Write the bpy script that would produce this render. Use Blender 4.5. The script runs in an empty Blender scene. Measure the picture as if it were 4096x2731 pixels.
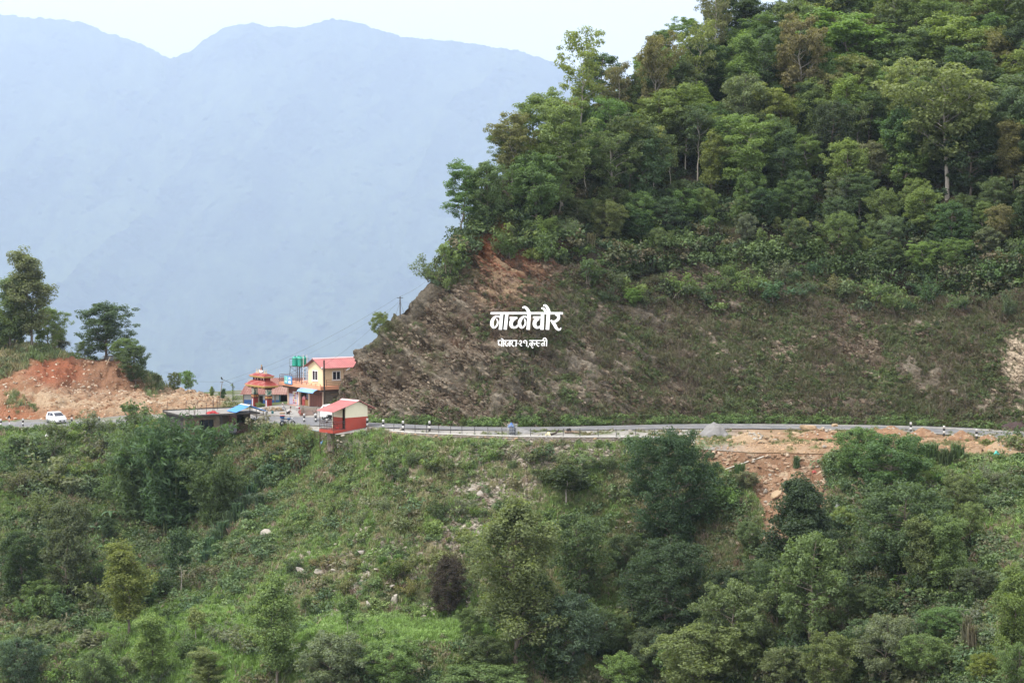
import bpy, bmesh, math, random
import numpy as np
from mathutils import Vector, Matrix
from mathutils.bvhtree import BVHTree

SC = bpy.context.scene
COL = SC.collection
R = math.radians

# ------------------------------------------------------------------ camera, sky, sun, exposure
FPX, CU, CV = 7964.4, 2048.0, 1365.5          # focal length and centre of the photograph in its own pixels
EYE = Vector((0.0, 0.0, 20.7))
PITCH = math.atan((CV - 950.0) / FPX)
cam_data = bpy.data.cameras.new("camera")
cam_data.sensor_width = 36.0
cam_data.lens = 70.0
cam_data.clip_start, cam_data.clip_end = 1.0, 60000.0
cam = bpy.data.objects.new("camera", cam_data)
COL.objects.link(cam)
cam.location = EYE
cam.rotation_euler = (math.pi / 2 - PITCH, 0, 0)
SC.camera = cam

SUN_EL, SUN_AZ = R(56), R(-112)                 # azimuth from +Y (away from the camera) towards +X
world = bpy.data.worlds.new("World")
SC.world = world
world.use_nodes = True
wn, wl = world.node_tree.nodes, world.node_tree.links
wn.clear()
w_out = wn.new("ShaderNodeOutputWorld")
w_bg = wn.new("ShaderNodeBackground")
w_sky = wn.new("ShaderNodeTexSky")
w_sky.sky_type = 'NISHITA'
w_sky.sun_disc = False
w_sky.sun_elevation = SUN_EL
w_sky.sun_rotation = SUN_AZ
w_sky.altitude = 900
w_sky.air_density = 1.0
w_sky.dust_density = 4.0
w_mix = wn.new("ShaderNodeMix")
w_mix.data_type = 'RGBA'
w_mix.inputs[0].default_value = 0.72           # thin bright overcast in front of the blue
w_mix.inputs[7].default_value = (14.6, 14.3, 14.2, 1)
w_bg.inputs[1].default_value = 0.1
wl.new(w_sky.outputs[0], w_mix.inputs[6])
wl.new(w_mix.outputs[2], w_bg.inputs[0])
wl.new(w_bg.outputs[0], w_out.inputs[0])

sun_data = bpy.data.lights.new("sun", 'SUN')
sun_data.energy = 2.6
sun_data.angle = R(5)
sun_data.color = (1.0, 0.95, 0.86)
sun = bpy.data.objects.new("sun", sun_data)
COL.objects.link(sun)
_sd = Vector((math.sin(SUN_AZ) * math.cos(SUN_EL), math.cos(SUN_AZ) * math.cos(SUN_EL), math.sin(SUN_EL)))
sun.rotation_euler = _sd.to_track_quat('Z', 'Y').to_euler()
sun.location = (0, 0, 300)

SC.view_settings.view_transform = 'Standard'
SC.view_settings.look = 'None'
SC.view_settings.exposure = 0.8
SC.view_settings.gamma = 1.0
SC.view_settings.use_curve_mapping = False
SC.render.engine = 'CYCLES'
SC.cycles.max_bounces = 6
SC.cycles.diffuse_bounces = 3
SC.cycles.glossy_bounces = 2
SC.cycles.transmission_bounces = 3
SC.cycles.volume_bounces = 1
SC.cycles.use_denoising = True

rng = np.random.default_rng(7)
random.seed(7)

# ------------------------------------------------------------------ maths helpers
_cp, _sp = math.cos(PITCH), math.sin(PITCH)
def ray(u, v):
    """direction of the sight line through a point of the photograph, scaled to y = 1"""
    a = (np.asarray(u, float) - CU) / FPX
    b = -(np.asarray(v, float) - CV) / FPX
    y = _cp + b * _sp
    return a / y, (b * _cp - _sp) / y
def P(u, v, Y):
    dx, dz = ray(u, v)
    return Vector((float(dx) * Y, Y, EYE.z + float(dz) * Y))
def PZ(u, v, z):
    """where the sight line meets the height z"""
    dx, dz = ray(u, v)
    Y = (z - EYE.z) / float(dz)
    return Vector((float(dx) * Y, Y, z))
def zat(v, Y):
    return EYE.z + float(ray(CU, v)[1]) * Y
def interp(x, pts):
    xs, ys = zip(*pts)
    return np.interp(x, xs, ys)

def _h(ix, iy, iz, s):
    h = (ix.astype(np.uint32) * np.uint32(374761393) + iy.astype(np.uint32) * np.uint32(668265263)
         + iz.astype(np.uint32) * np.uint32(2246822519) + np.uint32((s * 3266489917) & 0xffffffff))
    h = (h ^ (h >> np.uint32(13))) * np.uint32(1274126177)
    h = (h ^ (h >> np.uint32(16))) * np.uint32(2654435761)
    return (h >> np.uint32(8)).astype(np.float64) / 16777216.0
def vnoise(x, y, z, s=0):
    x, y, z = np.broadcast_arrays(np.asarray(x, float), np.asarray(y, float), np.asarray(z, float))
    xi, yi, zi = np.floor(x).astype(np.int64), np.floor(y).astype(np.int64), np.floor(z).astype(np.int64)
    fx, fy, fz = x - xi, y - yi, z - zi
    fx, fy, fz = fx * fx * (3 - 2 * fx), fy * fy * (3 - 2 * fy), fz * fz * (3 - 2 * fz)
    with np.errstate(over='ignore'):
        c = lambda a, b, d: _h(xi + a, yi + b, zi + d, s)
        x00 = c(0,0,0) * (1 - fx) + c(1,0,0) * fx
        x10 = c(0,1,0) * (1 - fx) + c(1,1,0) * fx
        x01 = c(0,0,1) * (1 - fx) + c(1,0,1) * fx
        x11 = c(0,1,1) * (1 - fx) + c(1,1,1) * fx
    return (x00 * (1 - fy) + x10 * fy) * (1 - fz) + (x01 * (1 - fy) + x11 * fy) * fz
def fbm(x, y, z, o=4, s=0, g=0.5):
    t, a, n = 0.0, 1.0, 0.0
    for k in range(o):
        t = t + a * vnoise(x * 2**k, y * 2**k, z * 2**k, s + 17 * k)
        n += a
        a *= g
    return t / n
def sstep(a, b, x):
    t = np.clip((x - a) / (b - a), 0, 1)
    return t * t * (3 - 2 * t)
def mixc(a, b, t):
    t = np.asarray(t)[..., None]
    return np.asarray(a) * (1 - t) + np.asarray(b) * t
def blob(u, v, cu, cv, ru, rv, soft=0.5):
    d = np.sqrt(((u - cu) / ru) ** 2 + ((v - cv) / rv) ** 2)
    return 1 - sstep(1 - soft, 1 + soft, d)
def in_poly(u, v, poly):
    inside = np.zeros(np.shape(u), bool)
    n = len(poly)
    for i in range(n):
        x0, y0 = poly[i]; x1, y1 = poly[(i + 1) % n]
        if y0 == y1: continue
        cond = ((y0 > v) != (y1 > v)) & (u < (x1 - x0) * (v - y0) / (y1 - y0) + x0)
        inside ^= cond
    return inside

# ------------------------------------------------------------------ object helpers
def tag(o, label=None, cat=None, group=None, kind=None):
    if label: o["label"] = label
    if cat: o["category"] = cat
    if group: o["group"] = group
    if kind: o["kind"] = kind
    return o
def link(name, me, mats=None, parent=None):
    o = bpy.data.objects.new(name, me)
    COL.objects.link(o)
    if mats is not None and me is not None:
        for m in (mats if isinstance(mats, (list, tuple)) else [mats]):
            me.materials.append(m)
    if parent: o.parent = parent
    return o
def thing(name, label, cat, loc=(0, 0, 0), rz=0.0, group=None):
    o = bpy.data.objects.new(name, None)
    COL.objects.link(o)
    o.empty_display_size = 0.2
    o.location = loc
    o.rotation_euler = (0, 0, rz)
    return tag(o, label, cat, group)
def copy_tree(o, parent=None):
    c = o.copy()
    COL.objects.link(c)
    c.parent = parent
    for ch in KIDS.get(o.name, [k for k in o.children]):
        copy_tree(ch, c)
    return c
KIDS = {}

def raw_mesh(name, V, F4=None, F3=None, smooth=False):
    me = bpy.data.meshes.new(name)
    V = np.asarray(V, np.float32).reshape(-1, 3)
    me.vertices.add(len(V))
    me.vertices.foreach_set("co", V.ravel())
    n4 = 0 if F4 is None else len(F4)
    n3 = 0 if F3 is None else len(F3)
    idx = []
    if n4: idx.append(np.asarray(F4, np.int32).ravel())
    if n3: idx.append(np.asarray(F3, np.int32).ravel())
    if idx:
        idx = np.concatenate(idx)
        me.loops.add(len(idx))
        me.loops.foreach_set("vertex_index", idx)
        me.polygons.add(n4 + n3)
        st = np.concatenate([np.arange(n4) * 4, n4 * 4 + np.arange(n3) * 3]).astype(np.int32)
        me.polygons.foreach_set("loop_start", st)
        if smooth:
            me.polygons.foreach_set("use_smooth", np.ones(n4 + n3, bool))
    me.update(calc_edges=True)
    return me
def set_col(me, name, C):
    C = np.asarray(C, np.float32).reshape(-1, 3)
    a = me.color_attributes.new(name, 'FLOAT_COLOR', 'POINT')
    a.data.foreach_set("color", np.concatenate([C, np.ones((len(C), 1), np.float32)], 1).ravel())
def grid_faces(nr, nc):
    i = np.arange(nr * nc).reshape(nr, nc)
    return np.stack([i[:-1, :-1], i[:-1, 1:], i[1:, 1:], i[1:, :-1]], -1).reshape(-1, 4)
def grid_normals(V):
    du = np.gradient(V, axis=1); dv = np.gradient(V, axis=0)
    n = np.cross(du, dv)
    n /= np.linalg.norm(n, axis=-1, keepdims=True) + 1e-9
    to = np.array(EYE) - V
    s = np.sign((n * to).sum(-1).mean())
    return n * (s if s else 1)

class MB:
    """collects shapes, then links them as one mesh object"""
    def __init__(s): s.V, s.F, s.M, s.S = [], [], [], []
    def add(s, vs, fs, mi=0, smooth=False):
        b = len(s.V)
        s.V += [tuple(v) for v in vs]
        for f in fs:
            s.F.append([b + i for i in f]); s.M.append(mi); s.S.append(smooth)
        return s
    def box(s, c, d, mi=0, rz=0.0, m=None):
        x, y, z = d[0] / 2, d[1] / 2, d[2] / 2
        vs = [Vector((sx * x, sy * y, sz * z)) for sz in (-1, 1) for sx, sy in ((-1, -1), (1, -1), (1, 1), (-1, 1))]
        if rz: vs = [Matrix.Rotation(rz, 3, 'Z') @ v for v in vs]
        if m: vs = [m @ v for v in vs]
        vs = [v + Vector(c) for v in vs]
        return s.add(vs, [(3, 2, 1, 0), (4, 5, 6, 7), (0, 1, 5, 4), (1, 2, 6, 5), (2, 3, 7, 6), (3, 0, 4, 7)], mi)
    def span(s, x0, x1, y0, y1, z0, z1, mi=0):
        return s.box(((x0 + x1) / 2, (y0 + y1) / 2, (z0 + z1) / 2), (x1 - x0, y1 - y0, z1 - z0), mi)
    def tube(s, pts, r, n=8, mi=0, smooth=True, cap=True):
        pts = [Vector(p) for p in pts]
        rs = r if isinstance(r, (list, tuple)) else [r] * len(pts)
        rings, up = [], None
        for i, p in enumerate(pts):
            t = (pts[min(i + 1, len(pts) - 1)] - pts[max(i - 1, 0)])
            if t.length < 1e-9: t = Vector((0, 0, 1))
            t.normalize()
            if up is None:
                up = Vector((0, 0, 1)) if abs(t.z) < 0.9 else Vector((1, 0, 0))
            a = t.cross(up)
            if a.length < 1e-6: a = t.orthogonal()
            a.normalize(); b = a.cross(t); up = b
            rings.append([p + (a * math.cos(k * 2 * math.pi / n) + b * math.sin(k * 2 * math.pi / n)) * rs[i] for k in range(n)])
        vs = [v for rg in rings for v in rg]
        fs = []
        for i in range(len(pts) - 1):
            for k in range(n):
                fs.append((i * n + k, i * n + (k + 1) % n, (i + 1) * n + (k + 1) % n, (i + 1) * n + k))
        s.add(vs, fs, mi, smooth)
        if cap:
            s.add(rings[0], [tuple(range(n - 1, -1, -1))], mi)
            s.add(rings[-1], [tuple(range(n))], mi)
        return s
    def lathe(s, c, prof, n=16, mi=0, smooth=True):
        vs = [(c[0] + r * math.cos(k * 2 * math.pi / n), c[1] + r * math.sin(k * 2 * math.pi / n), c[2] + z) for r, z in prof for k in range(n)]
        fs = []
        for i in range(len(prof) - 1):
            for k in range(n):
                fs.append((i * n + k, i * n + (k + 1) % n, (i + 1) * n + (k + 1) % n, (i + 1) * n + k))
        if prof[0][0] > 1e-4: fs.append(tuple(range(n - 1, -1, -1)))
        if prof[-1][0] > 1e-4: fs.append(tuple((len(prof) - 1) * n + k for k in range(n)))
        return s.add(vs, fs, mi, smooth)
    def prism(s, poly, off, mi=0, smooth=False):
        """closed solid: a flat polygon (3-D points) pushed along off"""
        a = [Vector(p) for p in poly]; b = [p + Vector(off) for p in a]; n = len(a)
        fs = [tuple(range(n - 1, -1, -1)), tuple(range(n, 2 * n))]
        fs += [(i, (i + 1) % n, n + (i + 1) % n, n + i) for i in range(n)]
        return s.add(a + b, fs, mi, smooth)
    def ball(s, c, r, n=10, m=6, mi=0, sq=(1, 1, 1)):
        prof = [(max(1e-5, math.sin(math.pi * i / m)), -math.cos(math.pi * i / m)) for i in range(m + 1)]
        vs = [(c[0] + r * sq[0] * q * math.cos(k * 2 * math.pi / n), c[1] + r * sq[1] * q * math.sin(k * 2 * math.pi / n), c[2] + r * sq[2] * z) for q, z in prof for k in range(n)]
        fs = [(i * n + k, i * n + (k + 1) % n, (i + 1) * n + (k + 1) % n, (i + 1) * n + k) for i in range(m) for k in range(n)]
        return s.add(vs, fs, mi, True)
    def build(s, name, mats, parent=None, bevel=0.0):
        me = bpy.data.meshes.new(name)
        me.from_pydata(s.V, [], s.F)
        me.polygons.foreach_set("material_index", s.M)
        me.polygons.foreach_set("use_smooth", s.S)
        bm = bmesh.new(); bm.from_mesh(me)
        bmesh.ops.recalc_face_normals(bm, faces=bm.faces)
        bm.to_mesh(me); bm.free()
        me.update()
        o = link(name, me, mats, parent)
        if bevel:
            b = o.modifiers.new("bevel", 'BEVEL'); b.width = bevel; b.segments = 2; b.limit_method = 'ANGLE'
        return o

# ------------------------------------------------------------------ materials
def new_mat(name):
    m = bpy.data.materials.new(name)
    m.use_nodes = True
    nt = m.node_tree
    nt.nodes.clear()
    out = nt.nodes.new("ShaderNodeOutputMaterial")
    b = nt.nodes.new("ShaderNodeBsdfPrincipled")
    nt.links.new(b.outputs[0], out.inputs[0])
    return m, nt, b, out
def noise_node(nt, scale, detail=4.0, rough=0.6, coord='Object', stretch=None):
    tc = nt.nodes.new("ShaderNodeTexCoord")
    n = nt.nodes.new("ShaderNodeTexNoise")
    n.inputs['Scale'].default_value = scale
    n.inputs['Detail'].default_value = detail
    n.inputs['Roughness'].default_value = rough
    if stretch:
        mp = nt.nodes.new("ShaderNodeMapping")
        mp.inputs['Scale'].default_value = stretch
        nt.links.new(tc.outputs[coord], mp.inputs[0]); nt.links.new(mp.outputs[0], n.inputs[0])
    else:
        nt.links.new(tc.outputs[coord], n.inputs[0])
    return n
def ramp(nt, fac, stops):
    r = nt.nodes.new("ShaderNodeValToRGB")
    el = r.color_ramp.elements
    while len(el) < len(stops): el.new(0.5)
    for e, (p, c) in zip(el, stops):
        e.position = p; e.color = (*c, 1) if len(c) == 3 else c
    nt.links.new(fac, r.inputs[0])
    return r
def mix_node(nt, mode, fac, a, b):
    m = nt.nodes.new("ShaderNodeMix"); m.data_type = 'RGBA'; m.blend_type = mode
    for sock, v in ((0, fac), (6, a), (7, b)):
        if hasattr(v, 'links'): nt.links.new(v, m.inputs[sock])
        elif isinstance(v, (int, float)): m.inputs[sock].default_value = v
        else: m.inputs[sock].default_value = (*v, 1)
    return m.outputs[2]
_mc = {}
def paint(name, col, rough=0.7, var=0.25, scale=3.0, metal=0.0, bump=0.0, dirt=None, spec=0.3, stretch=None):
    """a painted, plastered or worn surface: colour with broad and fine variation, optional dirt patches and relief"""
    if name in _mc: return _mc[name]
    m, nt, b, out = new_mat(name)
    n1 = noise_node(nt, scale, 5, 0.65, stretch=stretch)
    lo = tuple(c * (1 - var) for c in col); hi = tuple(min(1, c * (1 + var * 0.8)) for c in col)
    c = ramp(nt, n1.outputs[0], [(0.28, lo), (0.72, hi)]).outputs[0]
    if dirt:
        n2 = noise_node(nt, scale * 0.45, 6, 0.7)
        f = ramp(nt, n2.outputs[0], [(0.5, (0, 0, 0)), (0.72, (1, 1, 1))]).outputs[0]
        c = mix_node(nt, 'MIX', f, c, dirt)
    nt.links.new(c, b.inputs['Base Color'])
    b.inputs['Roughness'].default_value = rough
    b.inputs['Metallic'].default_value = metal
    b.inputs['Specular IOR Level'].default_value = spec
    if bump:
        n3 = noise_node(nt, scale * 6, 4, 0.6)
        bp = nt.nodes.new("ShaderNodeBump"); bp.inputs[0].default_value = bump; bp.inputs[1].default_value = 0.05
        nt.links.new(n3.outputs[0], bp.inputs['Height']); nt.links.new(bp.outputs[0], b.inputs['Normal'])
    _mc[name] = m
    return m
def ground_mat(name, fine=9.0, var=0.35, bump=0.6, bump_scale=5.0, dist=0.25):
    """earth and rock: the ground's own colour map (stored per vertex) broken up by fine grain"""
    m, nt, b, out = new_mat(name)
    at = nt.nodes.new("ShaderNodeAttribute"); at.attribute_name = "soil"
    n1 = noise_node(nt, fine, 6, 0.7)
    f = ramp(nt, n1.outputs[0], [(0.3, (1 - var,) * 3), (0.7, (1 + var,) * 3)]).outputs[0]
    c = mix_node(nt, 'MULTIPLY', 1.0, at.outputs['Color'], f)
    nt.links.new(c, b.inputs['Base Color'])
    b.inputs['Roughness'].default_value = 0.95
    b.inputs['Specular IOR Level'].default_value = 0.1
    n3 = noise_node(nt, bump_scale, 6, 0.7)
    bp = nt.nodes.new("ShaderNodeBump"); bp.inputs[0].default_value = bump; bp.inputs[1].default_value = dist
    nt.links.new(n3.outputs[0], bp.inputs['Height']); nt.links.new(bp.outputs[0], b.inputs['Normal'])
    return m
def leaf_mat(name, source, trans=0.3):
    """foliage: tint of the single plant, times a per-leaf shade; light also passes through the blade"""
    m, nt, b, out = new_mat(name)
    if source == 'object':
        oi = nt.nodes.new("ShaderNodeObjectInfo"); tint = oi.outputs['Color']
    else:
        ia = nt.nodes.new("ShaderNodeAttribute"); ia.attribute_type = 'INSTANCER'; ia.attribute_name = "tint"; tint = ia.outputs['Color']
    at = nt.nodes.new("ShaderNodeAttribute"); at.attribute_name = "shade"
    c = mix_node(nt, 'MULTIPLY', 1.0, tint, at.outputs['Color'])
    nt.links.new(c, b.inputs['Base Color'])
    b.inputs['Roughness'].default_value = 0.55
    b.inputs['Specular IOR Level'].default_value = 0.25
    tr = nt.nodes.new("ShaderNodeBsdfTranslucent")
    tc = mix_node(nt, 'MULTIPLY', 1.0, c, (1.25, 1.3, 0.6))
    nt.links.new(tc, tr.inputs[0])
    mx = nt.nodes.new("ShaderNodeMixShader"); mx.inputs[0].default_value = trans
    nt.links.new(b.outputs[0], mx.inputs[1]); nt.links.new(tr.outputs[0], mx.inputs[2])
    nt.links.new(mx.outputs[0], out.inputs[0])
    return m
# ================================================================== the land
SHEETS = {}
def make_sheet(name, V, U, W, C, mat, kind='structure'):
    nr, nc = V.shape[:2]
    me = raw_mesh(name, V, grid_faces(nr, nc), smooth=True)
    set_col(me, "soil", np.clip(C, 0.004, 0.9))
    o = link(name, me, mat)
    o["kind"] = kind
    F = grid_faces(nr, nc)
    SHEETS[name] = dict(V=V.reshape(-1, 3), U=U.ravel(), W=W.ravel(), F=F, o=o, N=grid_normals(V).reshape(-1, 3))
    return o
def cols_interp(u, cols):
    """cols: [(u, [(v, Y), ...]), ...] -> arrays of the control points at each u"""
    us = np.array([c[0] for c in cols], float)
    A = np.array([[p for p in c[1]] for c in cols], float)
    k = A.shape[1]
    v = np.stack([np.interp(u, us, A[:, i, 0]) for i in range(k)], 1)
    y = np.stack([np.interp(u, us, A[:, i, 1]) for i in range(k)], 1)
    return v, y

def zb(u):
    """height of the road bench along the picture"""
    return interp(u, [(-1200, -5.0), (-300, -4.0), (230, -3.3), (700, -2.4), (1000, -1.6), (1250, -0.9), (1420, -0.25), (1520, 0), (5400, 0)])
def YB(u, v):
    dx, dz = ray(u, v)
    return (zb(u) - EYE.z) / dz
def PB(u, v, up=0.0):
    """a point of the road bench (optionally raised a little)"""
    Y = float(YB(u, v)); dx, _ = ray(u, v)
    return Vector((float(dx) * Y, Y, float(zb(u)) + up))
YN = [(-1200, 250), (0, 250), (400, 248), (700, 246), (1000, 240), (1200, 228), (1350, 214), (1500, 213.6), (1563, 212.2), (1640, 210.6), (1900, 207.9), (2100, 206.5), (2560, 205.8), (2800, 199), (3000, 196), (3500, 194), (4100, 193), (5400, 190)]

# ------------------------------------------------------------------ near hillside below the road
ucol = np.concatenate([np.linspace(-1000, -310, 20), np.arange(-300, 4400, 6.5), np.linspace(4410, 5300, 24)])
nearc = [
 (-1000, [(1930, 240), (2230, 222), (2500, 206), (2560, 202), (2700, 196), (3300, 176)]),
 (0,    [(1900, 238), (2200, 221), (2480, 205), (2560, 200), (2700, 193), (3300, 172)]),
 (350,  [(1880, 238), (2170, 222), (2460, 205), (2540, 199), (2680, 191), (3300, 170)]),
 (700,  [(1860, 238), (2130, 223), (2440, 203), (2540, 194), (2660, 189), (3300, 168)]),
 (1000, [(1850, 231), (2100, 216), (2450, 196), (2545, 186), (2640, 182.5), (3300, 167)]),
 (1250, [(1850, 221), (2080, 208), (2455, 190), (2548, 180), (2640, 177), (3300, 165)]),
 (1500, [(1830, 206), (2060, 199), (2460, 187.5), (2550, 178.5), (2640, 175.5), (3300, 163)]),
 (2000, [(1840, 204.5), (2060, 199), (2470, 187), (2550, 180), (2640, 176), (3300, 160)]),
 (2500, [(1840, 204), (2060, 198.5), (2450, 187), (2550, 183), (2640, 179.5), (3300, 157)]),
 (2900, [(1860, 196), (2060, 191), (2450, 179), (2550, 175), (2640, 171), (3300, 150)]),
 (3300, [(1870, 192), (2060, 186), (2450, 172), (2550, 168), (2640, 164), (3300, 143)]),
 (3700, [(1890, 189), (2060, 181), (2450, 164), (2550, 160), (2640, 156), (3300, 136)]),
 (4096, [(1900, 186), (2060, 176), (2450, 157), (2550, 153), (2640, 149), (3300, 129)]),
 (5300, [(1900, 182), (2060, 170), (2450, 148), (2550, 143), (2640, 138), (3300, 118)])]
cv, cy = cols_interp(ucol, nearc)
Yn = interp(ucol, YN)
vtop = np.array([CV - 0 for _ in ucol])
ED = lambda u: 0.5 * sstep(2600, 2760, u)                        # the tipped edge right of the wall is rounded off
_zn = zb(ucol) - 0.06 - ED(ucol)
# picture height of the top edge (inverse of the sight line)
def v_of(z, Y):
    d = (z - EYE.z) / Y                      # dz = (b*cp - sp)/(cp + b*sp)
    b = (d * _cp + _sp) / (_cp - d * _sp)
    return CV - b * FPX
vt = v_of(_zn, Yn)
K = np.concatenate([vt[:, None], cv], 1); KY = np.concatenate([Yn[:, None], cy], 1)
seg = [16, 40, 62, 16, 18, 40]
Us, Ws, Ys = [], [], []
for i, n in enumerate(seg):
    for q in np.linspace(0, 1, n, endpoint=(i == len(seg) - 1)):
        Ws.append(K[:, i] * (1 - q) + K[:, i + 1] * q); Ys.append(KY[:, i] * (1 - q) + KY[:, i + 1] * q); Us.append(ucol)
for q in range(1, 7):                                            # on down into the gully, out of sight
    Ws.append(K[:, -1] + q * 250); Ys.append(KY[:, -1] - q * 7); Us.append(ucol)
U, W, Y = np.array(Us), np.array(Ws), np.array(Ys)
dx, dz = ray(U, W)
V = np.stack([dx * Y, Y, EYE.z + dz * Y], -1)
N = grid_normals(V)
fade = np.clip((W - vt[None, :]) / 60, 0, 1)
x, y, z = V[..., 0], V[..., 1], V[..., 2]
big = fbm(x / 14, y / 14, z / 14, 4, 3) - 0.5
sm = fbm(x / 2.2, y / 2.2, z / 2.2, 4, 9) - 0.5
spill = np.clip(in_poly(U, W, [(2790, 1785), (3310, 1778), (3290, 1850), (3330, 1960), (3290, 2060), (3240, 2190), (3030, 2190), (3055, 2030), (2990, 1935), (2910, 1880), (2830, 1860)]).astype(float), 0, 1)
for _ in range(4):
    spill = (spill + np.roll(spill, 1, 0) + np.roll(spill, -1, 0) + np.roll(spill, 1, 1) + np.roll(spill, -1, 1)) / 5
spill = sstep(0.3, 0.7, spill + (fbm(x / 1.5, y / 1.5, z / 1.5, 3, 77) - 0.5) * 0.7)
rill = np.abs(fbm(x / 2.5, z / 12, y / 12, 3, 61) - 0.5)
V = V + N * (fade * (big * 3.2 + sm * (0.9 + 0.3 * spill) - spill * (1 - np.clip(rill * 6, 0, 1)) * 0.35))[..., None]
g1 = fbm(x / 6, y / 6, z / 6, 4, 21); g2 = fbm(x / 1.3, y / 1.3, z / 1.3, 3, 23)
soil = mixc((0.115, 0.115, 0.06), (0.085, 0.10, 0.042), sstep(0.35, 0.6, g1 * 0.6 + g2 * 0.4))
lush = np.clip(blob(U, W, 720, 2600, 480, 190) + blob(U, W, 1650, 2530, 420, 60), 0, 1)
soil = mixc(soil, (0.095, 0.17, 0.04), lush)
earth = sstep(0.56, 0.66, fbm(x / 3, y / 3, z / 3, 4, 31)) * 0.8
soil = mixc(soil, (0.22, 0.175, 0.12), earth * (1 - lush))
scree = np.clip(blob(U, W, 2250, 1850, 520, 60) + blob(U, W, 2000, 1960, 170, 60) + blob(U, W, 1850, 2130, 110, 90) + blob(U, W, 1420, 1790, 110, 35) + blob(U, W, 2640, 1820, 160, 40), 0, 1)
soil = mixc(soil, mixc((0.19, 0.175, 0.145), (0.25, 0.225, 0.185), g2), 0.8 * scree * sstep(0.35, 0.55, g2 * 0.5 + g1 * 0.5))
ds = mixc(mixc((0.175, 0.1, 0.06), (0.26, 0.165, 0.105), sstep(0.3, 0.7, g2)), (0.34, 0.26, 0.18), sstep(0.62, 0.75, fbm(x / .7, y / .7, z / .7, 3, 33)))
soil = mixc(soil, ds, spill)
pink = blob(U, W, 3980, 2120, 180, 120) * 0.6
soil = mixc(soil, (0.19, 0.135, 0.1), pink)
soil = mixc(soil, (0.24, 0.13, 0.075), sstep(0.5, 0.62, g1) * blob(U, W, 3850, 2520, 90, 150))
SPILL_U = (U.ravel(), W.ravel(), spill.ravel())
M_near = ground_mat("hillside_soil", 6.0, 0.35, 0.7, 4.0, 0.3)
make_sheet("hillside_ground", V, U, W, soil, M_near)

# ------------------------------------------------------------------ level bench that carries the road and the yard
YF = [(-1000, 300), (0, 300), (1010, 292), (1330, 280), (1345, 260), (1400, 246), (1480, 230), (1600, 224), (5400, 224)]
ub = np.concatenate([np.linspace(-1000, -310, 20), np.arange(-300, 4400, 9.0), np.linspace(4410, 5300, 24)])
rows = 34
Yn_b, Yf_b = interp(ub, YN), interp(ub, YF)
q = np.linspace(0, 1, rows)[:, None]
Y = Yn_b[None] * (1 - q) + Yf_b[None] * q
U = np.broadcast_to(ub, Y.shape)
dx0 = (U - CU) / FPX / _cp
Z = np.broadcast_to(zb(ub), Y.shape).copy()
X = dx0 * Y * 1.003
W = v_of(Z, Y)
X = (ray(U, W)[0]) * Y
V = np.stack([X, Y, Z + (fbm(X / 3, Y / 3, 0, 3, 41) - 0.5) * 0.12 * np.clip(q * 8, 0, 1) - ED(U) * np.clip(1 - q / 0.075, 0, 1) ** 1.4], -1)
gg = fbm(X / 1.6, Y / 1.6, 0, 4, 43)
grey = mixc((0.19, 0.18, 0.165), (0.29, 0.275, 0.25), sstep(0.35, 0.65, gg))
tan = mixc((0.21, 0.125, 0.07), (0.32, 0.215, 0.135), sstep(0.3, 0.7, gg))
c = mixc(grey, tan * np.array((0.88, 0.92, 0.95)), sstep(2800, 3050, U) * (1 - sstep(217, 220, Y)))
c = mixc(c, (0.10, 0.125, 0.045), sstep(0.5, 0.6, fbm(X / 2.5, Y / 2.5, 0, 3, 47)) * sstep(1480, 1600, U) * (Y < 213) * 0.7)
c = mixc(c, (0.09, 0.11, 0.045), (1 - sstep(1250, 1420, U)) * sstep(0.36, 0.5, gg) * sstep(255, 262, Y))
c = mixc(c, (0.08, 0.105, 0.04), sstep(0.0, 1.0, (Y - 219.5)) * sstep(1420, 1500, U))
make_sheet("road_bench", V, U, W, c, ground_mat("bench_gravel", 12.0, 0.3, 0.5, 8.0, 0.06))

FAR = [(-1000, 1694), (100, 1690), (400, 1686), (700, 1680), (1000, 1666), (1150, 1668), (1300, 1673), (1400, 1684), (1480, 1693), (1600, 1698), (1800, 1708), (2000, 1711), (2200, 1710), (2400, 1706), (2650, 1700), (2900, 1697), (3300, 1700), (3500, 1703), (3700, 1707), (3900, 1715), (4096, 1728), (4500, 1765), (5200, 1830)]
NEAR = [(-1000, 1716), (100, 1713), (400, 1706), (700, 1700), (1000, 1694), (1150, 1700), (1300, 1706), (1400, 1708), (1480, 1711), (1600, 1714), (1800, 1721), (2000, 1724), (2200, 1724), (2400, 1722), (2650, 1718), (2900, 1716), (3300, 1720), (3500, 1723), (3700, 1735), (3900, 1748), (4096, 1762), (4500, 1800), (5200, 1870)]
def strip(name, f0, f1, up, mat, kind='structure', step=12, n=6, u0=-900, u1=4900):
    us = np.arange(u0, u1, step)
    g = []
    for q in np.linspace(0, 1, n):
        vv = interp(us, FAR) * (1 - (f0 * (1 - q) + f1 * q)) + interp(us, NEAR) * (f0 * (1 - q) + f1 * q)
        Yy = YB(us, vv); g.append(np.stack([ray(us, vv)[0] * Yy, Yy, zb(us) + up], -1))
    me = raw_mesh(name, np.array(g), grid_faces(n, len(us)), smooth=True)
    o = link(name, me, mat); o["kind"] = kind
    return o
asphalt = paint("asphalt", (0.165, 0.165, 0.172), 0.9, 0.28, 0.9, bump=0.2, dirt=(0.27, 0.255, 0.23), spec=0.15)
strip("road", 0, 1, 0.09, asphalt)
line_paint = paint("worn_line_paint", (0.5, 0.47, 0.38), 0.8, 0.3, 1.5, dirt=(0.22, 0.21, 0.2))
strip("road_marking", 0.14, 0.19, 0.096, line_paint, n=2, u0=3000)
strip("road_marking", 0.90, 0.94, 0.096, line_paint, n=2, u0=3300)

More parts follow.
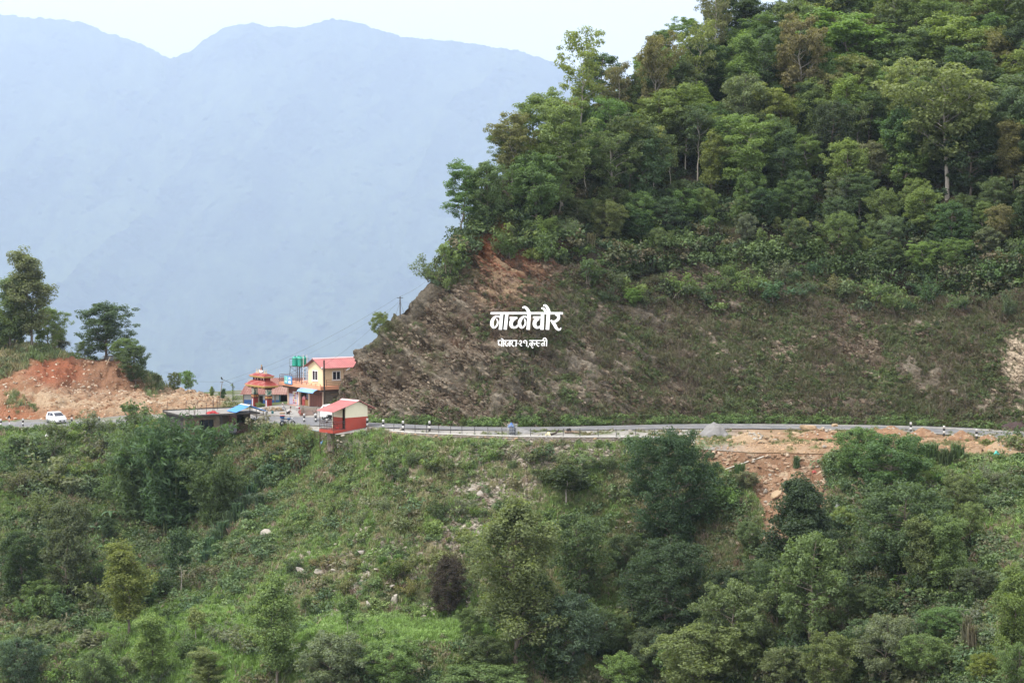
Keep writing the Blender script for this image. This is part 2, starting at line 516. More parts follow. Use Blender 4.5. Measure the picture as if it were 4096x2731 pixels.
# ------------------------------------------------------------------ the hill: rock cut, then forest slope
crest = [(1325, 1618), (1345, 1592), (1400, 1492), (1450, 1402), (1500, 1352), (1560, 1294), (1640, 1214), (1700, 1152), (1750, 1090), (1800, 1010), (1860, 930), (1950, 800), (2050, 680), (2200, 545), (2400, 420), (2700, 260), (3000, 130), (3500, 50), (4096, 0), (4500, -30), (5300, -60)]
toe = [(1325, 1640), (1345, 1645), (1400, 1672), (1440, 1684), (1480, 1690), (1600, 1695), (1800, 1705), (2000, 1708), (2200, 1707), (2400, 1703), (2650, 1697), (2900, 1694), (3300, 1697), (3500, 1700), (3700, 1704), (3900, 1712), (4096, 1724), (4500, 1760), (5300, 1830)]
rim = [(1325, 1000), (1800, 1000), (1900, 930), (1975, 905), (2060, 930), (2150, 985), (2260, 1010), (2450, 1060), (2560, 1075), (2700, 1020), (2900, 1040), (3200, 1055), (3450, 1080), (3600, 1120), (3750, 1140), (3900, 1120), (4096, 1100), (5300, 1100)]
uh = np.concatenate([np.arange(1325, 4400, 4.2), np.linspace(4410, 5300, 40)])
vb = interp(uh, toe); vc = interp(uh, crest)
vf = np.maximum(interp(uh, rim), vc + 0.16 * (vb - vc))
Y0 = np.where(uh < 1500, interp(uh, [(1325, 250), (1345, 246), (1400, 236), (1440, 228), (1500, 223)]), YB(uh, vb))
z0 = v_of(0, 1) * 0 + (EYE.z + ray(uh, vb)[1] * Y0)
t1 = interp(uh, [(1325, 1.5), (1600, 1.25), (2000, 1.25), (2600, 1.0), (3300, 0.9), (4096, 0.95), (5300, 0.95)])
t2 = interp(uh, [(1325, 1.1), (1700, 0.9), (2100, 0.8), (2600, 0.74), (5300, 0.74)])
nA, nB, nC = 215, 150, 14
rowsU, rowsW, rowsY = [], [], []
for q in np.linspace(0, 1, nA, endpoint=False):
    w = vb * (1 - q) + vf * q
    d = ray(uh, w)[1]
    rowsW.append(w); rowsY.append((EYE.z - z0 + t1 * Y0) / (t1 - d)); rowsU.append(uh)
df = ray(uh, vf)[1]
Yf = (EYE.z - z0 + t1 * Y0) / (t1 - df); zf = EYE.z + df * Yf
for q in np.linspace(0, 1, nB):
    w = vf * (1 - q) + vc * q
    d = ray(uh, w)[1]
    tt = t2 * (1 - 0.12 * q)
    rowsW.append(w); rowsY.append((EYE.z - zf + tt * Yf) / (tt - d)); rowsU.append(uh)
U, W, Y = np.array(rowsU), np.array(rowsW), np.array(rowsY)
dx, dz = ray(U, W)
V = np.stack([dx * Y, Y, EYE.z + dz * Y], -1)
back = []
for k in range(1, nC + 1):                                       # the far side of the ridge
    s = k * k * 0.16 + 0.5 * k
    b = V[-1].copy(); b[:, 1] += s * 1.15
    b[:, 0] += 0.3 * s * (uh < 2000)
    b[:, 2] -= s * s * 0.05 + s * np.where(uh < 1950, 0.75, 0.18)
    back.append(b)
V = np.concatenate([V, np.array(back)], 0)
U = np.concatenate([U, np.broadcast_to(uh, (nC, len(uh)))], 0)
W = np.concatenate([W, np.broadcast_to(vc, (nC, len(uh)))], 0)
x, y, z = V[..., 0].copy(), V[..., 1].copy(), V[..., 2].copy()
N = grid_normals(V)
rock = np.maximum(1 - sstep(-20, 25, (vf[None] - W)), 1 - sstep(1730, 1830, U))                        # 1 on the cut, 0 in the forest
al, ac = x * 0.88 - z * 0.47, x * 0.47 + z * 0.88                # along and across the dipping beds
beds = fbm(al * 0.22, y * 0.2, ac * 1.7, 4, 51)
chunk = fbm(x / 1.1, y / 1.1, z / 1.1, 4, 53)
lump = fbm(x / 5, y / 5, z / 7, 4, 55)
gul = np.abs(fbm(x / 4.5 + z * 0.12, z / 16, y / 10, 3, 57) - 0.5) * 2
fl = 1 - sstep(1950, 2500, U)                                     # bare and rugged on the left
amp = np.clip((vb[None] - W) / 45, 0, 1) * (0.35 + 0.65 * np.clip((W - vc[None]) / 30, 0, 1))
ledge = np.floor(ac * 0.9 + fbm(x / 3, y / 3, z / 3, 2, 59) * 2.5)
ledge = vnoise(ledge * 3.7, al * 0.25, 0.0, 63) - 0.5
disp = rock * ((beds - 0.5) * 2.1 + (chunk - 0.5) * (0.7 + 0.6 * fl) + (lump - 0.5) * (1.5 + 1.6 * fl) + ledge * (0.55 + 0.5 * fl) - (1 - np.clip(gul * 3.2, 0, 1)) * 0.7 * fl)
disp += (1 - rock) * ((lump - 0.5) * 3.0)
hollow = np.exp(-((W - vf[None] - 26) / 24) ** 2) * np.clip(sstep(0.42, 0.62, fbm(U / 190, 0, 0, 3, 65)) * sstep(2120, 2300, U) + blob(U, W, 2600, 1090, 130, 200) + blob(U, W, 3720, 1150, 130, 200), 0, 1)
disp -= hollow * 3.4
disp += np.exp(-((W - vf[None] + 25) / 22) ** 2) * 0.9
V = V + N * (disp * amp)[..., None]
# colours of the ground itself, plus shade painted in below the rim
c_rock = mixc((0.115, 0.092, 0.072), (0.16, 0.142, 0.12), sstep(0.35, 0.65, lump))
c_rock = mixc(c_rock, (0.27, 0.24, 0.205), sstep(0.53, 0.68, beds * 0.65 + chunk * 0.35) * 0.85)
c_rock = mixc(c_rock, (0.06, 0.043, 0.034), sstep(0.56, 0.42, beds * 0.5 + chunk * 0.5) * 0.0 + sstep(0.5, 0.36, beds * 0.5 + chunk * 0.5) * 0.7)
red = np.clip(blob(U, W, 1990, 960, 130, 110) + blob(U, W, 2120, 1010, 130, 90) * 0.8 + blob(U, W, 2060, 1140, 170, 110) * 0.35 + blob(U, W, 1890, 1340, 110, 90) * 0.25 + blob(U, W, 1420, 1500, 60, 90) * 0.3, 0, 1)
c_rock = mixc(c_rock, mixc((0.165, 0.062, 0.034), (0.22, 0.095, 0.055), chunk), red * sstep(0.3, 0.55, chunk * 0.5 + lump * 0.5))
c_rock = mixc(c_rock, (0.33, 0.24, 0.165), blob(U, W, 2000, 1120, 150, 100) * sstep(0.45, 0.6, beds) * 0.8)
gn = fbm(x / 3.2, y / 3.2, z / 3.2, 4, 67); gf = fbm(x / 0.8, y / 0.8, z / 0.8, 3, 69)
gb = 0.10 * sstep(1900, 2500, U) + 0.07 * blob(U, W, 2150, 1420, 330, 180) + 0.10 * sstep(1560, 1690, W) + 0.05 * blob(U, W, 1680, 1300, 120, 160) - 0.10 * red
HILL_GRASS = lambda u, w, xx, yy, zz: fbm(xx / 3.2, yy / 3.2, zz / 3.2, 4, 67) + 0.10 * sstep(1900, 2500, u) + 0.07 * blob(u, w, 2150, 1420, 330, 180) + 0.10 * sstep(1560, 1690, w)
grass = sstep(0.56, 0.70, gn * 0.75 + gf * 0.25 + gb)
c_grass = mixc(mixc((0.10, 0.08, 0.052), (0.085, 0.082, 0.042), gf), (0.07, 0.088, 0.032), sstep(0.5, 0.6, fbm(x / 7, y / 7, z / 7, 3, 71)))
c_rock = c_rock * np.array((0.85, 0.83, 0.76))
c_cut = mixc(c_rock, c_grass, grass * 0.85)
dark = np.clip(hollow * 1.3 + blob(U, W, 2560, 1100, 230, 75) * 0.9 + blob(U, W, 3700, 1150, 200, 60) * 0.9 + blob(U, W, 2700, 1200, 500, 120) * 0.35, 0, 1)  # shade under the rim and in the hollows, painted into the soil colour
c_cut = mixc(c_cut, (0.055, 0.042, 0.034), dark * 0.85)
pale = np.clip(blob(U, W, 4080, 1430, 48, 110) * 0.6 + blob(U, W, 3860, 1465, 45, 22) + blob(U, W, 3960, 1570, 60, 40) + blob(U, W, 3950, 1390, 30, 16) + blob(U, W, 4080, 1650, 60, 40), 0, 1)
c_cut = mixc(c_cut, (0.36, 0.30, 0.22), pale * sstep(0.38, 0.55, chunk))
c_cut = mixc(c_cut, (0.08, 0.115, 0.035), sstep(1660, 1700, W - (interp(U, toe) - 1700)) * sstep(0.3, 0.5, gf) * 0.9)
c_for = mixc((0.05, 0.042, 0.028), (0.045, 0.06, 0.024), sstep(0.4, 0.6, gn))
soil = mixc(c_for, c_cut, rock)
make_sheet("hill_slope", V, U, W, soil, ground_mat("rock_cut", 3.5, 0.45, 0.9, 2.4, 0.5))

# ------------------------------------------------------------------ dug-out earth terraces on the left
um = np.concatenate([np.linspace(-1000, -310, 12), np.arange(-300, 1046, 5.0)])
moundc = [
 (-1000, [(1700, 265), (1620, 270), (1530, 277), (1450, 283), (1370, 291), (1335, 302)]),
 (0,   [(1690, 262), (1620, 267), (1530, 274), (1462, 280), (1392, 287), (1372, 300)]),
 (120, [(1690, 262), (1622, 267), (1535, 273), (1470, 279), (1400, 285), (1385, 300)]),
 (220, [(1688, 261), (1622, 266), (1556, 272), (1500, 279), (1425, 285), (1405, 300)]),
 (300, [(1686, 260), (1622, 265), (1580, 270), (1564, 279), (1442, 285), (1432, 300)]),
 (400, [(1684, 260), (1622, 264), (1584, 270), (1566, 281), (1444, 287), (1434, 302)]),
 (520, [(1681, 260), (1624, 264), (1586, 270), (1568, 283), (1456, 290), (1446, 304)]),
 (590, [(1678, 259), (1626, 263), (1587, 270), (1570, 284), (1510, 291), (1500, 304)]),
 (640, [(1676, 259), (1628, 263), (1588, 270), (1571, 285), (1552, 291), (1545, 304)]),
 (750, [(1672, 258), (1632, 262), (1594, 269), (1578, 280), (1568, 290), (1566, 302)]),
 (850, [(1662, 258), (1636, 262), (1606, 268), (1592, 276), (1580, 286), (1578, 300)]),
 (930, [(1650, 258), (1638, 261), (1620, 266), (1612, 271), (1602, 280), (1600, 294)]),
 (1010, [(1638, 258), (1636, 261), (1634, 264), (1632, 268), (1630, 274), (1629, 290)]),
 (1046, [(1634, 258), (1633, 261), (1632, 264), (1631, 268), (1630, 274), (1629, 290)])]
cv, cy = cols_interp(um, moundc)
Us, Ws, Ys = [], [], []
for i, n in enumerate([16, 18, 16, 30, 12]):
    for q in np.linspace(0, 1, n, endpoint=(i == 4)):
        Ws.append(cv[:, i] * (1 - q) + cv[:, i + 1] * q); Ys.append(cy[:, i] * (1 - q) + cy[:, i + 1] * q); Us.append(um)
U, W, Y = np.array(Us), np.array(Ws), np.array(Ys)
dx, dz = ray(U, W)
V = np.stack([dx * Y, Y, EYE.z + dz * Y], -1)
V[0, :, 2] = np.minimum(V[0, :, 2], zb(um) - 0.3)
back = []
for k in range(1, 9):
    b = V[-1].copy(); b[:, 1] += k * 5.0; b[:, 2] -= 0.25 * k * k + 0.6 * k
    back.append(b)
V = np.concatenate([V, np.array(back)], 0)
U = np.concatenate([U, np.broadcast_to(um, (8, len(um)))], 0); W = np.concatenate([W, np.broadcast_to(W[-1], (8, len(um)))], 0)
x, y, z = V[..., 0], V[..., 1], V[..., 2]
N = grid_normals(V)
ch = fbm(x / 1.0, y / 1.0, z / 1.0, 4, 81); lu = fbm(x / 4, y / 4, z / 4, 4, 83); gu = np.abs(fbm(x / 2.2, z / 9, y / 6, 3, 85) - .5)
am = np.clip((interp(um, [(-1000, 1), (800, 1), (1000, 0.3)]))[None] * np.clip((1690 - W) / 30, 0, 1), 0, 1)
V = V + N * (am * ((ch - .5) * 0.8 + (lu - .5) * 1.8 - (1 - np.clip(gu * 6, 0, 1)) * 0.5))[..., None]
orange = mixc((0.24, 0.105, 0.055), (0.32, 0.175, 0.10), sstep(0.35, 0.65, ch))
rubble = mixc((0.30, 0.175, 0.10), (0.40, 0.28, 0.18), sstep(0.35, 0.6, ch))
cut = blob(U, W, 380, 1500, 280, 75)
orange = orange * np.array((0.92, 0.98, 1.02)); rubble = rubble * np.array((0.92, 0.97, 1.0))
c = mixc(orange, rubble, np.clip(blob(U, W, 650, 1600, 480, 55) + blob(U, W, 230, 1570, 160, 50) * 0.7, 0, 1))
c = mixc(c, mixc((0.19, 0.10, 0.06), (0.27, 0.15, 0.09), ch), cut)
c = mixc(c, (0.28, 0.095, 0.05), np.clip(blob(U, W, 220, 1480, 110, 60) + blob(U, W, 60, 1660, 80, 40) * .6, 0, 1) * 0.8)
gr = np.clip((1 - sstep(1415, 1440, W)) + blob(U, W, 0, 1435, 130, 50) * 0.9 + blob(U, W, 630, 1520, 60, 60) * .8, 0, 1)
c = mixc(c, mixc((0.075, 0.085, 0.035), (0.12, 0.10, 0.06), lu), gr)
c = mixc(c, (0.10, 0.11, 0.05), blob(U, W, 920, 1625, 60, 22) * 0.6)
make_sheet("earth_terrace", V, U, W, c, ground_mat("dug_earth", 7.0, 0.4, 0.9, 4.5, 0.3))

# ------------------------------------------------------------------ valley and the far mountain
xs, ys = np.meshgrid(np.linspace(-12000, 12000, 110), np.concatenate([np.linspace(-260, 700, 40), np.linspace(760, 24000, 70)]))
zz = np.interp(ys, [-260, 60, 130, 330, 700, 1500, 5000, 13000, 24000], [-70, -75, -72, -60, -200, -420, -900, -1400, -1400]) + (fbm(xs / 160, ys / 160, 0, 4, 91) - 0.5) * np.interp(ys, [0, 400, 1500], [6, 25, 60])
me = raw_mesh("valley_ground", np.stack([xs, ys, zz], -1), grid_faces(*xs.shape), smooth=True)
set_col(me, "soil", mixc((0.05, 0.07, 0.03), (0.09, 0.11, 0.045), fbm(xs / 90, ys / 90, 0, 4, 93)))
o = link("valley_ground", me, ground_mat("valley_green", 0.05, 0.4, 0.3, 0.05, 3.0)); o["kind"] = 'structure'

sky_line = [(-1500, 90), (-700, 70), (-200, 52), (0, 56), (104, 70), (226, 78), (348, 96), (435, 136), (522, 160), (592, 191), (676, 233), (749, 212), (818, 160), (888, 115), (940, 101), (1010, 91), (1045, 104), (1200, 111), (1289, 84), (1350, 75), (1428, 91), (1532, 122), (1602, 146), (1715, 157), (1846, 171), (1950, 188), (2037, 195), (2125, 218), (2203, 244), (2440, 330), (2800, 440), (3400, 640), (4096, 700), (5600, 800)]
umt = np.linspace(-1500, 5600, 800)
vcr = interp(umt, sky_line) + (fbm(umt / 26, 0, 0, 3, 101) - 0.5) * 12 + (vnoise(umt / 7.0, 0, 0, 103) - 0.5) * 7
nr = 300
q = np.linspace(0, 1, nr)[:, None]
W = 1800 * (1 - q) + vcr[None] * q
U = np.broadcast_to(umt, W.shape)
Y = 13500 * (1 - q) + 21500 * q
ridge = np.abs(fbm((U + 0.55 * W) / 620, (W - 0.3 * U) / 1100, 0, 5, 105) - 0.5) * 2
ridge2 = np.abs(fbm((U - 0.6 * W) / 240, (W + 0.4 * U) / 330, 0, 4, 107) - 0.5) * 2
tre = vnoise(U / 15, W / 13, 0, 109) + vnoise(U / 8, W / 8, 0, 111) * 0.6
Y = Y + (ridge - 0.4) * 2000 + (ridge2 - 0.4) * 600 + tre * 85
dx, dz = ray(U, W)
V = np.stack([dx * Y, Y, EYE.z + dz * Y], -1)
b = V[-1].copy(); b[:, 1] += 1200; b[:, 2] -= 700
V = np.concatenate([V, b[None]], 0)
U2 = np.concatenate([U, U[-1:]], 0); W2 = np.concatenate([W, W[-1:]], 0)
cm = mixc((0.022, 0.034, 0.016), (0.075, 0.095, 0.04), sstep(0.3, 0.75, fbm(U2 / 30, W2 / 26, 0, 4, 113) * .6 + fbm(U2 / 260, W2 / 260, 0, 3, 115) * .4))
make_sheet("mountain", V, U2, W2, cm, ground_mat("mountain_forest", 0.02, 0.4, 0.2, 0.02, 8.0))

# ------------------------------------------------------------------ the air
m = bpy.data.materials.new("haze_air"); m.use_nodes = True
nt = m.node_tree; nt.nodes.clear()
ho = nt.nodes.new("ShaderNodeOutputMaterial"); hv = nt.nodes.new("ShaderNodeVolumePrincipled")
hv.inputs['Color'].default_value = (0.64, 0.775, 1.0, 1)
hv.inputs['Density'].default_value = 0.000078
hv.inputs['Anisotropy'].default_value = 0.35
nt.links.new(hv.outputs[0], ho.inputs['Volume'])
hb = MB().span(-12500, 12500, -300, 26500, -1520, 2960).build("haze", m)
hb["kind"] = 'stuff'

# ------------------------------------------------------------------ finding the ground under a point of the picture
def bvh_of(names):
    vs, fs, b = [], [], 0
    for n in names:
        s = SHEETS[n]
        vs.append(s['V']); fs.append(s['F'] + b); b += len(s['V'])
    return BVHTree.FromPolygons(np.concatenate(vs).tolist(), np.concatenate(fs).tolist())
LAND = bvh_of(["hillside_ground", "road_bench", "hill_slope", "earth_terrace"])
def hit(u, v):
    dx, dz = ray(u, v)
    r = LAND.ray_cast(EYE, Vector((float(dx), 1.0, float(dz))).normalized())
    if r[0] is None: return None
    return r[0], r[1]
def ground_z(x, y, top=120.0):
    r = LAND.ray_cast(Vector((x, y, top)), Vector((0, 0, -1)))
    return r[0].z if r[0] is not None else 0.0
# ================================================================== plants
LEAF_OBJ = leaf_mat("tree_leaves", 'object', 0.42)
LEAF_INST = leaf_mat("undergrowth_leaves", 'inst', 0.25)
BARK = paint("bark", (0.16, 0.135, 0.11), 0.9, 0.4, 1.5, bump=0.5, stretch=(1, 1, 0.3))
BARK_PALE = paint("pale_bark", (0.33, 0.30, 0.26), 0.9, 0.35, 1.5, bump=0.4, stretch=(1, 1, 0.4))

def leaves(C, r, n, size, g, flat=0.6, up=0.9, aspect=0.55, tipc=0.25, droop=0.0, shell=0.0):
    """leaf blades spread through clumps; C clump centres, r radii -> vertices (n,4,3) and a shade per blade"""
    C = np.asarray(C, float); r = np.broadcast_to(np.asarray(r, float), (len(C),))
    k = np.repeat(np.arange(len(C)), n)
    d = g.normal(size=(len(k), 3)); d /= np.linalg.norm(d, axis=1, keepdims=True)
    rad = g.random(len(k)) ** (1 / (3 + 4 * shell))
    off = d * rad[:, None] * r[k][:, None]
    off[:, 2] *= flat
    c = C[k] + off
    nrm = d * 0.6 + np.array([0, 0, up]) + g.normal(size=(len(k), 3)) * 0.45
    nrm /= np.linalg.norm(nrm, axis=1, keepdims=True)
    t = np.cross(nrm, g.normal(size=(len(k), 3))); t /= np.linalg.norm(t, axis=1, keepdims=True) + 1e-9
    t[:, 2] -= droop; t /= np.linalg.norm(t, axis=1, keepdims=True)
    s = np.cross(nrm, t); s /= np.linalg.norm(s, axis=1, keepdims=True) + 1e-9
    L = size * (0.6 + 0.8 * g.random(len(k)))[:, None]
    w = L * aspect * 0.5
    lift = nrm * L * 0.12
    v = np.stack([c - t * L * 0.5, c + s * w + lift, c + t * L * 0.5 - nrm * L * 0.1, c - s * w + lift], 1)
    shade = 0.72 + 0.5 * g.random(len(k))
    hi = np.clip(off[:, 2] / (r[k] * flat + 1e-6), -1, 1)           # young yellow leaves grow at the tips
    young = np.clip(hi * 1.1, 0, 1) * g.random(len(k)) * tipc
    col = np.stack([shade * (1 + 1.05 * young), shade * (1 + 1.0 * young), shade * (1 - 0.1 * young)], 1)
    return v, col
def leaf_mesh(name, parts, mat):
    v = np.concatenate([p[0] for p in parts]); c = np.concatenate([p[1] for p in parts])
    me = raw_mesh(name, v.reshape(-1, 3), np.arange(len(v) * 4).reshape(-1, 4))
    set_col(me, "shade", np.repeat(c, 4, 0))
    me.materials.append(mat)
    return me
PROTO = {}
def tree_proto(key, seed, H=10.0, bare=0.3, prof='round', R0=0.32, nb=26, clump=0.075, nleaf=42, leaf=0.34, flat=0.65, sub=3, r0=0.016, rise=0.5, lean=0.05, aspect=0.55, tipc=0.3, droop=0.0, pale=False, fork=False):
    g = np.random.default_rng(seed)
    mb = MB()
    top = 0.9 * H
    tr = [Vector((0, 0, -0.6))]
    ang = g.random() * 6.28
    for i in range(1, 8):
        s = i / 7
        tr.append(Vector((math.cos(ang) * lean * H * s * s + g.normal() * 0.012 * H, math.sin(ang) * lean * H * s * s + g.normal() * 0.012 * H, top * s)))
    rr = [r0 * H * (1.25 if i == 0 else 1 - 0.82 * i / 7) for i in range(8)]
    mb.tube(tr, rr, 7)
    def tpos(s):
        f = s * 7; i = min(6, int(f)); return tr[i].lerp(tr[i + 1], f - i)
    cl, cr = [], []
    for b in range(nb):
        s = bare + (1 - bare) * (b + g.random() * 0.8) / nb
        s = min(0.99, s); q = (s - bare) / (1 - bare)
        if prof == 'round': rad = math.sqrt(max(0.05, 1 - (2 * q - 0.9) ** 2 * 0.85))
        elif prof == 'cone': rad = (1.0 - 0.80 * q ** 1.35) * min(1, .6 + 3 * q)
        elif prof == 'spread': rad = 0.45 + 0.75 * math.sqrt(q) - 0.5 * q ** 4
        elif prof == 'column': rad = (0.75 + 0.25 * math.sin(q * 9 + seed)) * (1 - 0.55 * q ** 3)
        elif prof == 'ball': rad = math.sqrt(max(0.12, 1 - (1.7 * q - 0.75) ** 2))
        a = b * 2.4 + g.normal() * 0.4
        Lb = R0 * H * rad * (0.6 + 0.5 * g.random())
        p0 = tpos(s * 0.97)
        d = Vector((math.cos(a), math.sin(a), rise * (0.5 + g.random()) * (1.3 - q if prof != 'spread' else 1)))
        d.normalize()
        pts = [p0]
        for j in range(1, 4):
            pts.append(p0 + d * Lb * j / 3 + Vector((g.normal(), g.normal(), g.normal() * 0.6)) * Lb * 0.06 + Vector((0, 0, -droop * Lb * (j / 3) ** 2 * 0.5)))
        rb = rr[min(7, int(s * 7))] * 0.5
        mb.tube(pts, [rb, rb * 0.7, rb * 0.45, rb * 0.2], 5, cap=False)
        cl.append(pts[3]); cr.append(clump * H * (0.8 + 0.5 * g.random()))
        cl.append(pts[2] + Vector(g.normal(size=3)) * Lb * 0.1); cr.append(clump * H * (0.7 + 0.5 * g.random()))
        for j in range(sub):
            f = 1.2 + 1.8 * g.random(); i = min(2, int(f))
            q0 = pts[i].lerp(pts[i + 1], f - i)
            e = q0 + (d + Vector(g.normal(size=3)) * 0.75 + Vector((0, 0, 0.25))).normalized() * Lb * (0.28 + 0.25 * g.random())
            mb.tube([q0, q0.lerp(e, 0.5) + Vector(g.normal(size=3)) * Lb * 0.03, e], [rb * 0.35, rb * 0.22, rb * 0.1], 4, cap=False)
            cl.append(e); cr.append(clump * H * (0.65 + 0.55 * g.random()))
    cl.append(tr[-1] + Vector((0, 0, 0.03 * H))); cr.append(clump * H)
    trunk = bpy.data.meshes.new(key + "_trunk")
    trunk.from_pydata(mb.V, [], mb.F); trunk.polygons.foreach_set("use_smooth", [True] * len(mb.F))
    trunk.materials.append(BARK_PALE if pale else BARK)
    crown = leaf_mesh(key + "_crown", [leaves([tuple(c) for c in cl], cr, nleaf, leaf, g, flat, 0.8, aspect, tipc, droop)], LEAF_OBJ)
    vv = np.array([tuple(c) for c in cl])
    ext = 2 * np.percentile(np.hypot(vv[:, 0], vv[:, 1]), 92) + 1.6 * clump * H
    PROTO.setdefault(key.rstrip('0123456789'), []).append((trunk, crown, H * 0.9 + clump * H * 0.9, ext))

for i in range(5): tree_proto(f"spread{i}", 100 + i, 11, 0.28, 'spread', 0.30, 26, 0.066, 72, 0.27, 0.55, 4, 0.014, 0.7, 0.06, pale=(i % 2 == 0))
for i in range(4): tree_proto(f"dense{i}", 200 + i, 10, 0.12, 'ball', 0.32, 36, 0.07, 66, 0.26, 0.6, 4, 0.016, 0.4, tipc=0.22)
for i in range(3): tree_proto(f"thin{i}", 300 + i, 12, 0.42, 'spread', 0.30, 18, 0.06, 40, 0.30, 0.6, 4, 0.012, 0.9, 0.05, tipc=0.5, pale=True)
for i in range(2): tree_proto(f"cone{i}", 400 + i, 9, 0.08, 'cone', 0.34, 70, 0.07, 100, 0.20, 0.6, 3, 0.014, 0.3, droop=0.25, tipc=0.08)
for i in range(2): tree_proto(f"layer{i}", 500 + i, 11, 0.08, 'ball', 0.36, 64, 0.07, 96, 0.2, 0.5, 4, 0.014, 0.35, droop=0.3, tipc=0.06)
for i in range(4): tree_proto(f"column{i}", 600 + i, 11, 0.16, 'column', 0.21, 40, 0.062, 84, 0.20, 0.7, 3, 0.011, 0.75, tipc=0.45)
for i in range(3): tree_proto(f"sapling{i}", 700 + i, 5, 0.42, 'ball', 0.27, 14, 0.10, 40, 0.24, 0.7, 2, 0.013, 0.6, pale=True)
for i in range(4): tree_proto(f"round{i}", 800 + i, 8, 0.14, 'ball', 0.42, 40, 0.074, 84, 0.21, 0.7, 3, 0.016, 0.45, tipc=0.35, droop=0.15)
def shrub_proto(key, seed, leaf, aspect, droop, stems, tipc):
    g = np.random.default_rng(seed); mb = MB(); cl, cr = [], []
    for i in range(stems):
        a = g.random() * 6.28; out = 0.25 + 1.25 * g.random(); H = 0.9 + 1.6 * g.random() ** 1.4 * (1.2 - 0.4 * out)
        b = Vector((g.normal() * .25, g.normal() * .25, -.2)); d = Vector((math.cos(a), math.sin(a), 0))
        pts = [b, b + d * out * .35 + Vector((0, 0, H * .55)), b + d * out * .8 + Vector((0, 0, H * .9 - droop * .2)), b + d * out * 1.1 + Vector((0, 0, H - droop * .6))]
        mb.tube(pts, [.03, .022, .015, .006], 4, cap=False)
        for j in range(6):
            f = .5 + 2.4 * g.random(); k = min(2, int(f)); q = pts[k].lerp(pts[k + 1], f - k)
            cl.append(tuple(q + Vector(g.normal(size=3)) * .14)); cr.append(.2 + .26 * g.random())
    st = bpy.data.meshes.new(key + "_stems"); st.from_pydata(mb.V, [], mb.F); st.materials.append(BARK)
    PROTO.setdefault("shrub", []).append((st, leaf_mesh(key + "_leaves", [leaves(cl, cr, int(3.2 / leaf) + 6, leaf, g, .8, .8, aspect, tipc, droop)], LEAF_OBJ), 2.1, 2.4))
for i, q in enumerate([(.15, .55, 0, 12, .3), (.26, .5, .1, 9, .3), (.22, .24, .5, 12, .4), (.12, .6, 0, 14, .15), (.32, .3, .6, 8, .3), (.18, .5, .2, 7, .5), (.2, .7, 0, 10, .2)]): shrub_proto(f"shrub{i}", 900 + i, *q)
tree_proto("giant0", 1001, 17, 0.14, 'column', 0.24, 54, 0.052, 96, 0.24, 0.7, 4, 0.011, 0.65, tipc=0.55)
# bamboo: many thin arching culms hung with narrow blades
def bamboo_proto():
    g = np.random.default_rng(41); mb = MB(); cl, cr = [], []
    for i in range(46):
        a = g.random() * 6.28; rb = g.random() ** 0.5 * 1.5; H = 8 + 4.5 * g.random(); out = (0.6 + 2.9 * g.random() ** 1.5)
        pts = [Vector((math.cos(a) * (rb + out * s ** 2.2), math.sin(a) * (rb + out * s ** 2.2), -0.4 + H * (s - 0.14 * s ** 3 * out / 3))) for s in np.linspace(0, 1, 8)]
        mb.tube(pts, [0.055, 0.055, 0.05, 0.045, 0.04, 0.03, 0.02, 0.01], 5, cap=False)
        for j in range(24):
            f = 0.9 + 6.0 * g.random(); k = min(6, int(f)); q = pts[k].lerp(pts[k + 1], f - k)
            cl.append(tuple(q + Vector(g.normal(size=3)) * 0.4)); cr.append(0.42 + 0.3 * g.random())
    st = bpy.data.meshes.new("bamboo_culms"); st.from_pydata(mb.V, [], mb.F)
    st.materials.append(paint("bamboo_culm", (0.13, 0.16, 0.07), 0.6, 0.3, 2))
    cr_ = leaf_mesh("bamboo_foliage", [leaves(cl, cr, 16, 0.6, g, 0.8, 0.4, 0.24, 0.3, 0.7)], LEAF_OBJ)
    PROTO["bamboo"] = [(st, cr_, 11.0, 7.0)]
bamboo_proto()
def reed_proto():
    for kk in range(3):
        g = np.random.default_rng(60 + kk); n = 150
        b = g.normal(size=(n, 3)) * [0.22, 0.22, 0]; a = g.random(n) * 6.28; H = 0.9 + 0.8 * g.random(n); o = 0.35 + 0.7 * g.random(n)
        d = np.stack([np.cos(a), np.sin(a), 0 * a], 1); s = np.stack([-np.sin(a), np.cos(a), 0 * a], 1) * 0.045
        p0, p1, p2 = b, b + d * (o * .35)[:, None] + np.array([0, 0, 1]) * (H * .75)[:, None], b + d * o[:, None] + np.array([0, 0, 1]) * (H * .8)[:, None]
        v = np.concatenate([np.stack([p0 - s, p0 + s, p1 + s, p1 - s], 1), np.stack([p1 - s, p1 + s, p2 + s * .1, p2 - s * .1], 1)])
        sh = 0.7 + 0.5 * g.random((len(v), 1)); me = leaf_mesh("tussock_blades", [(v, np.repeat(sh, 3, 1))], LEAF_OBJ)
        PROTO.setdefault("tussock", []).append((None, me, 1.3, 1.9))
reed_proto()

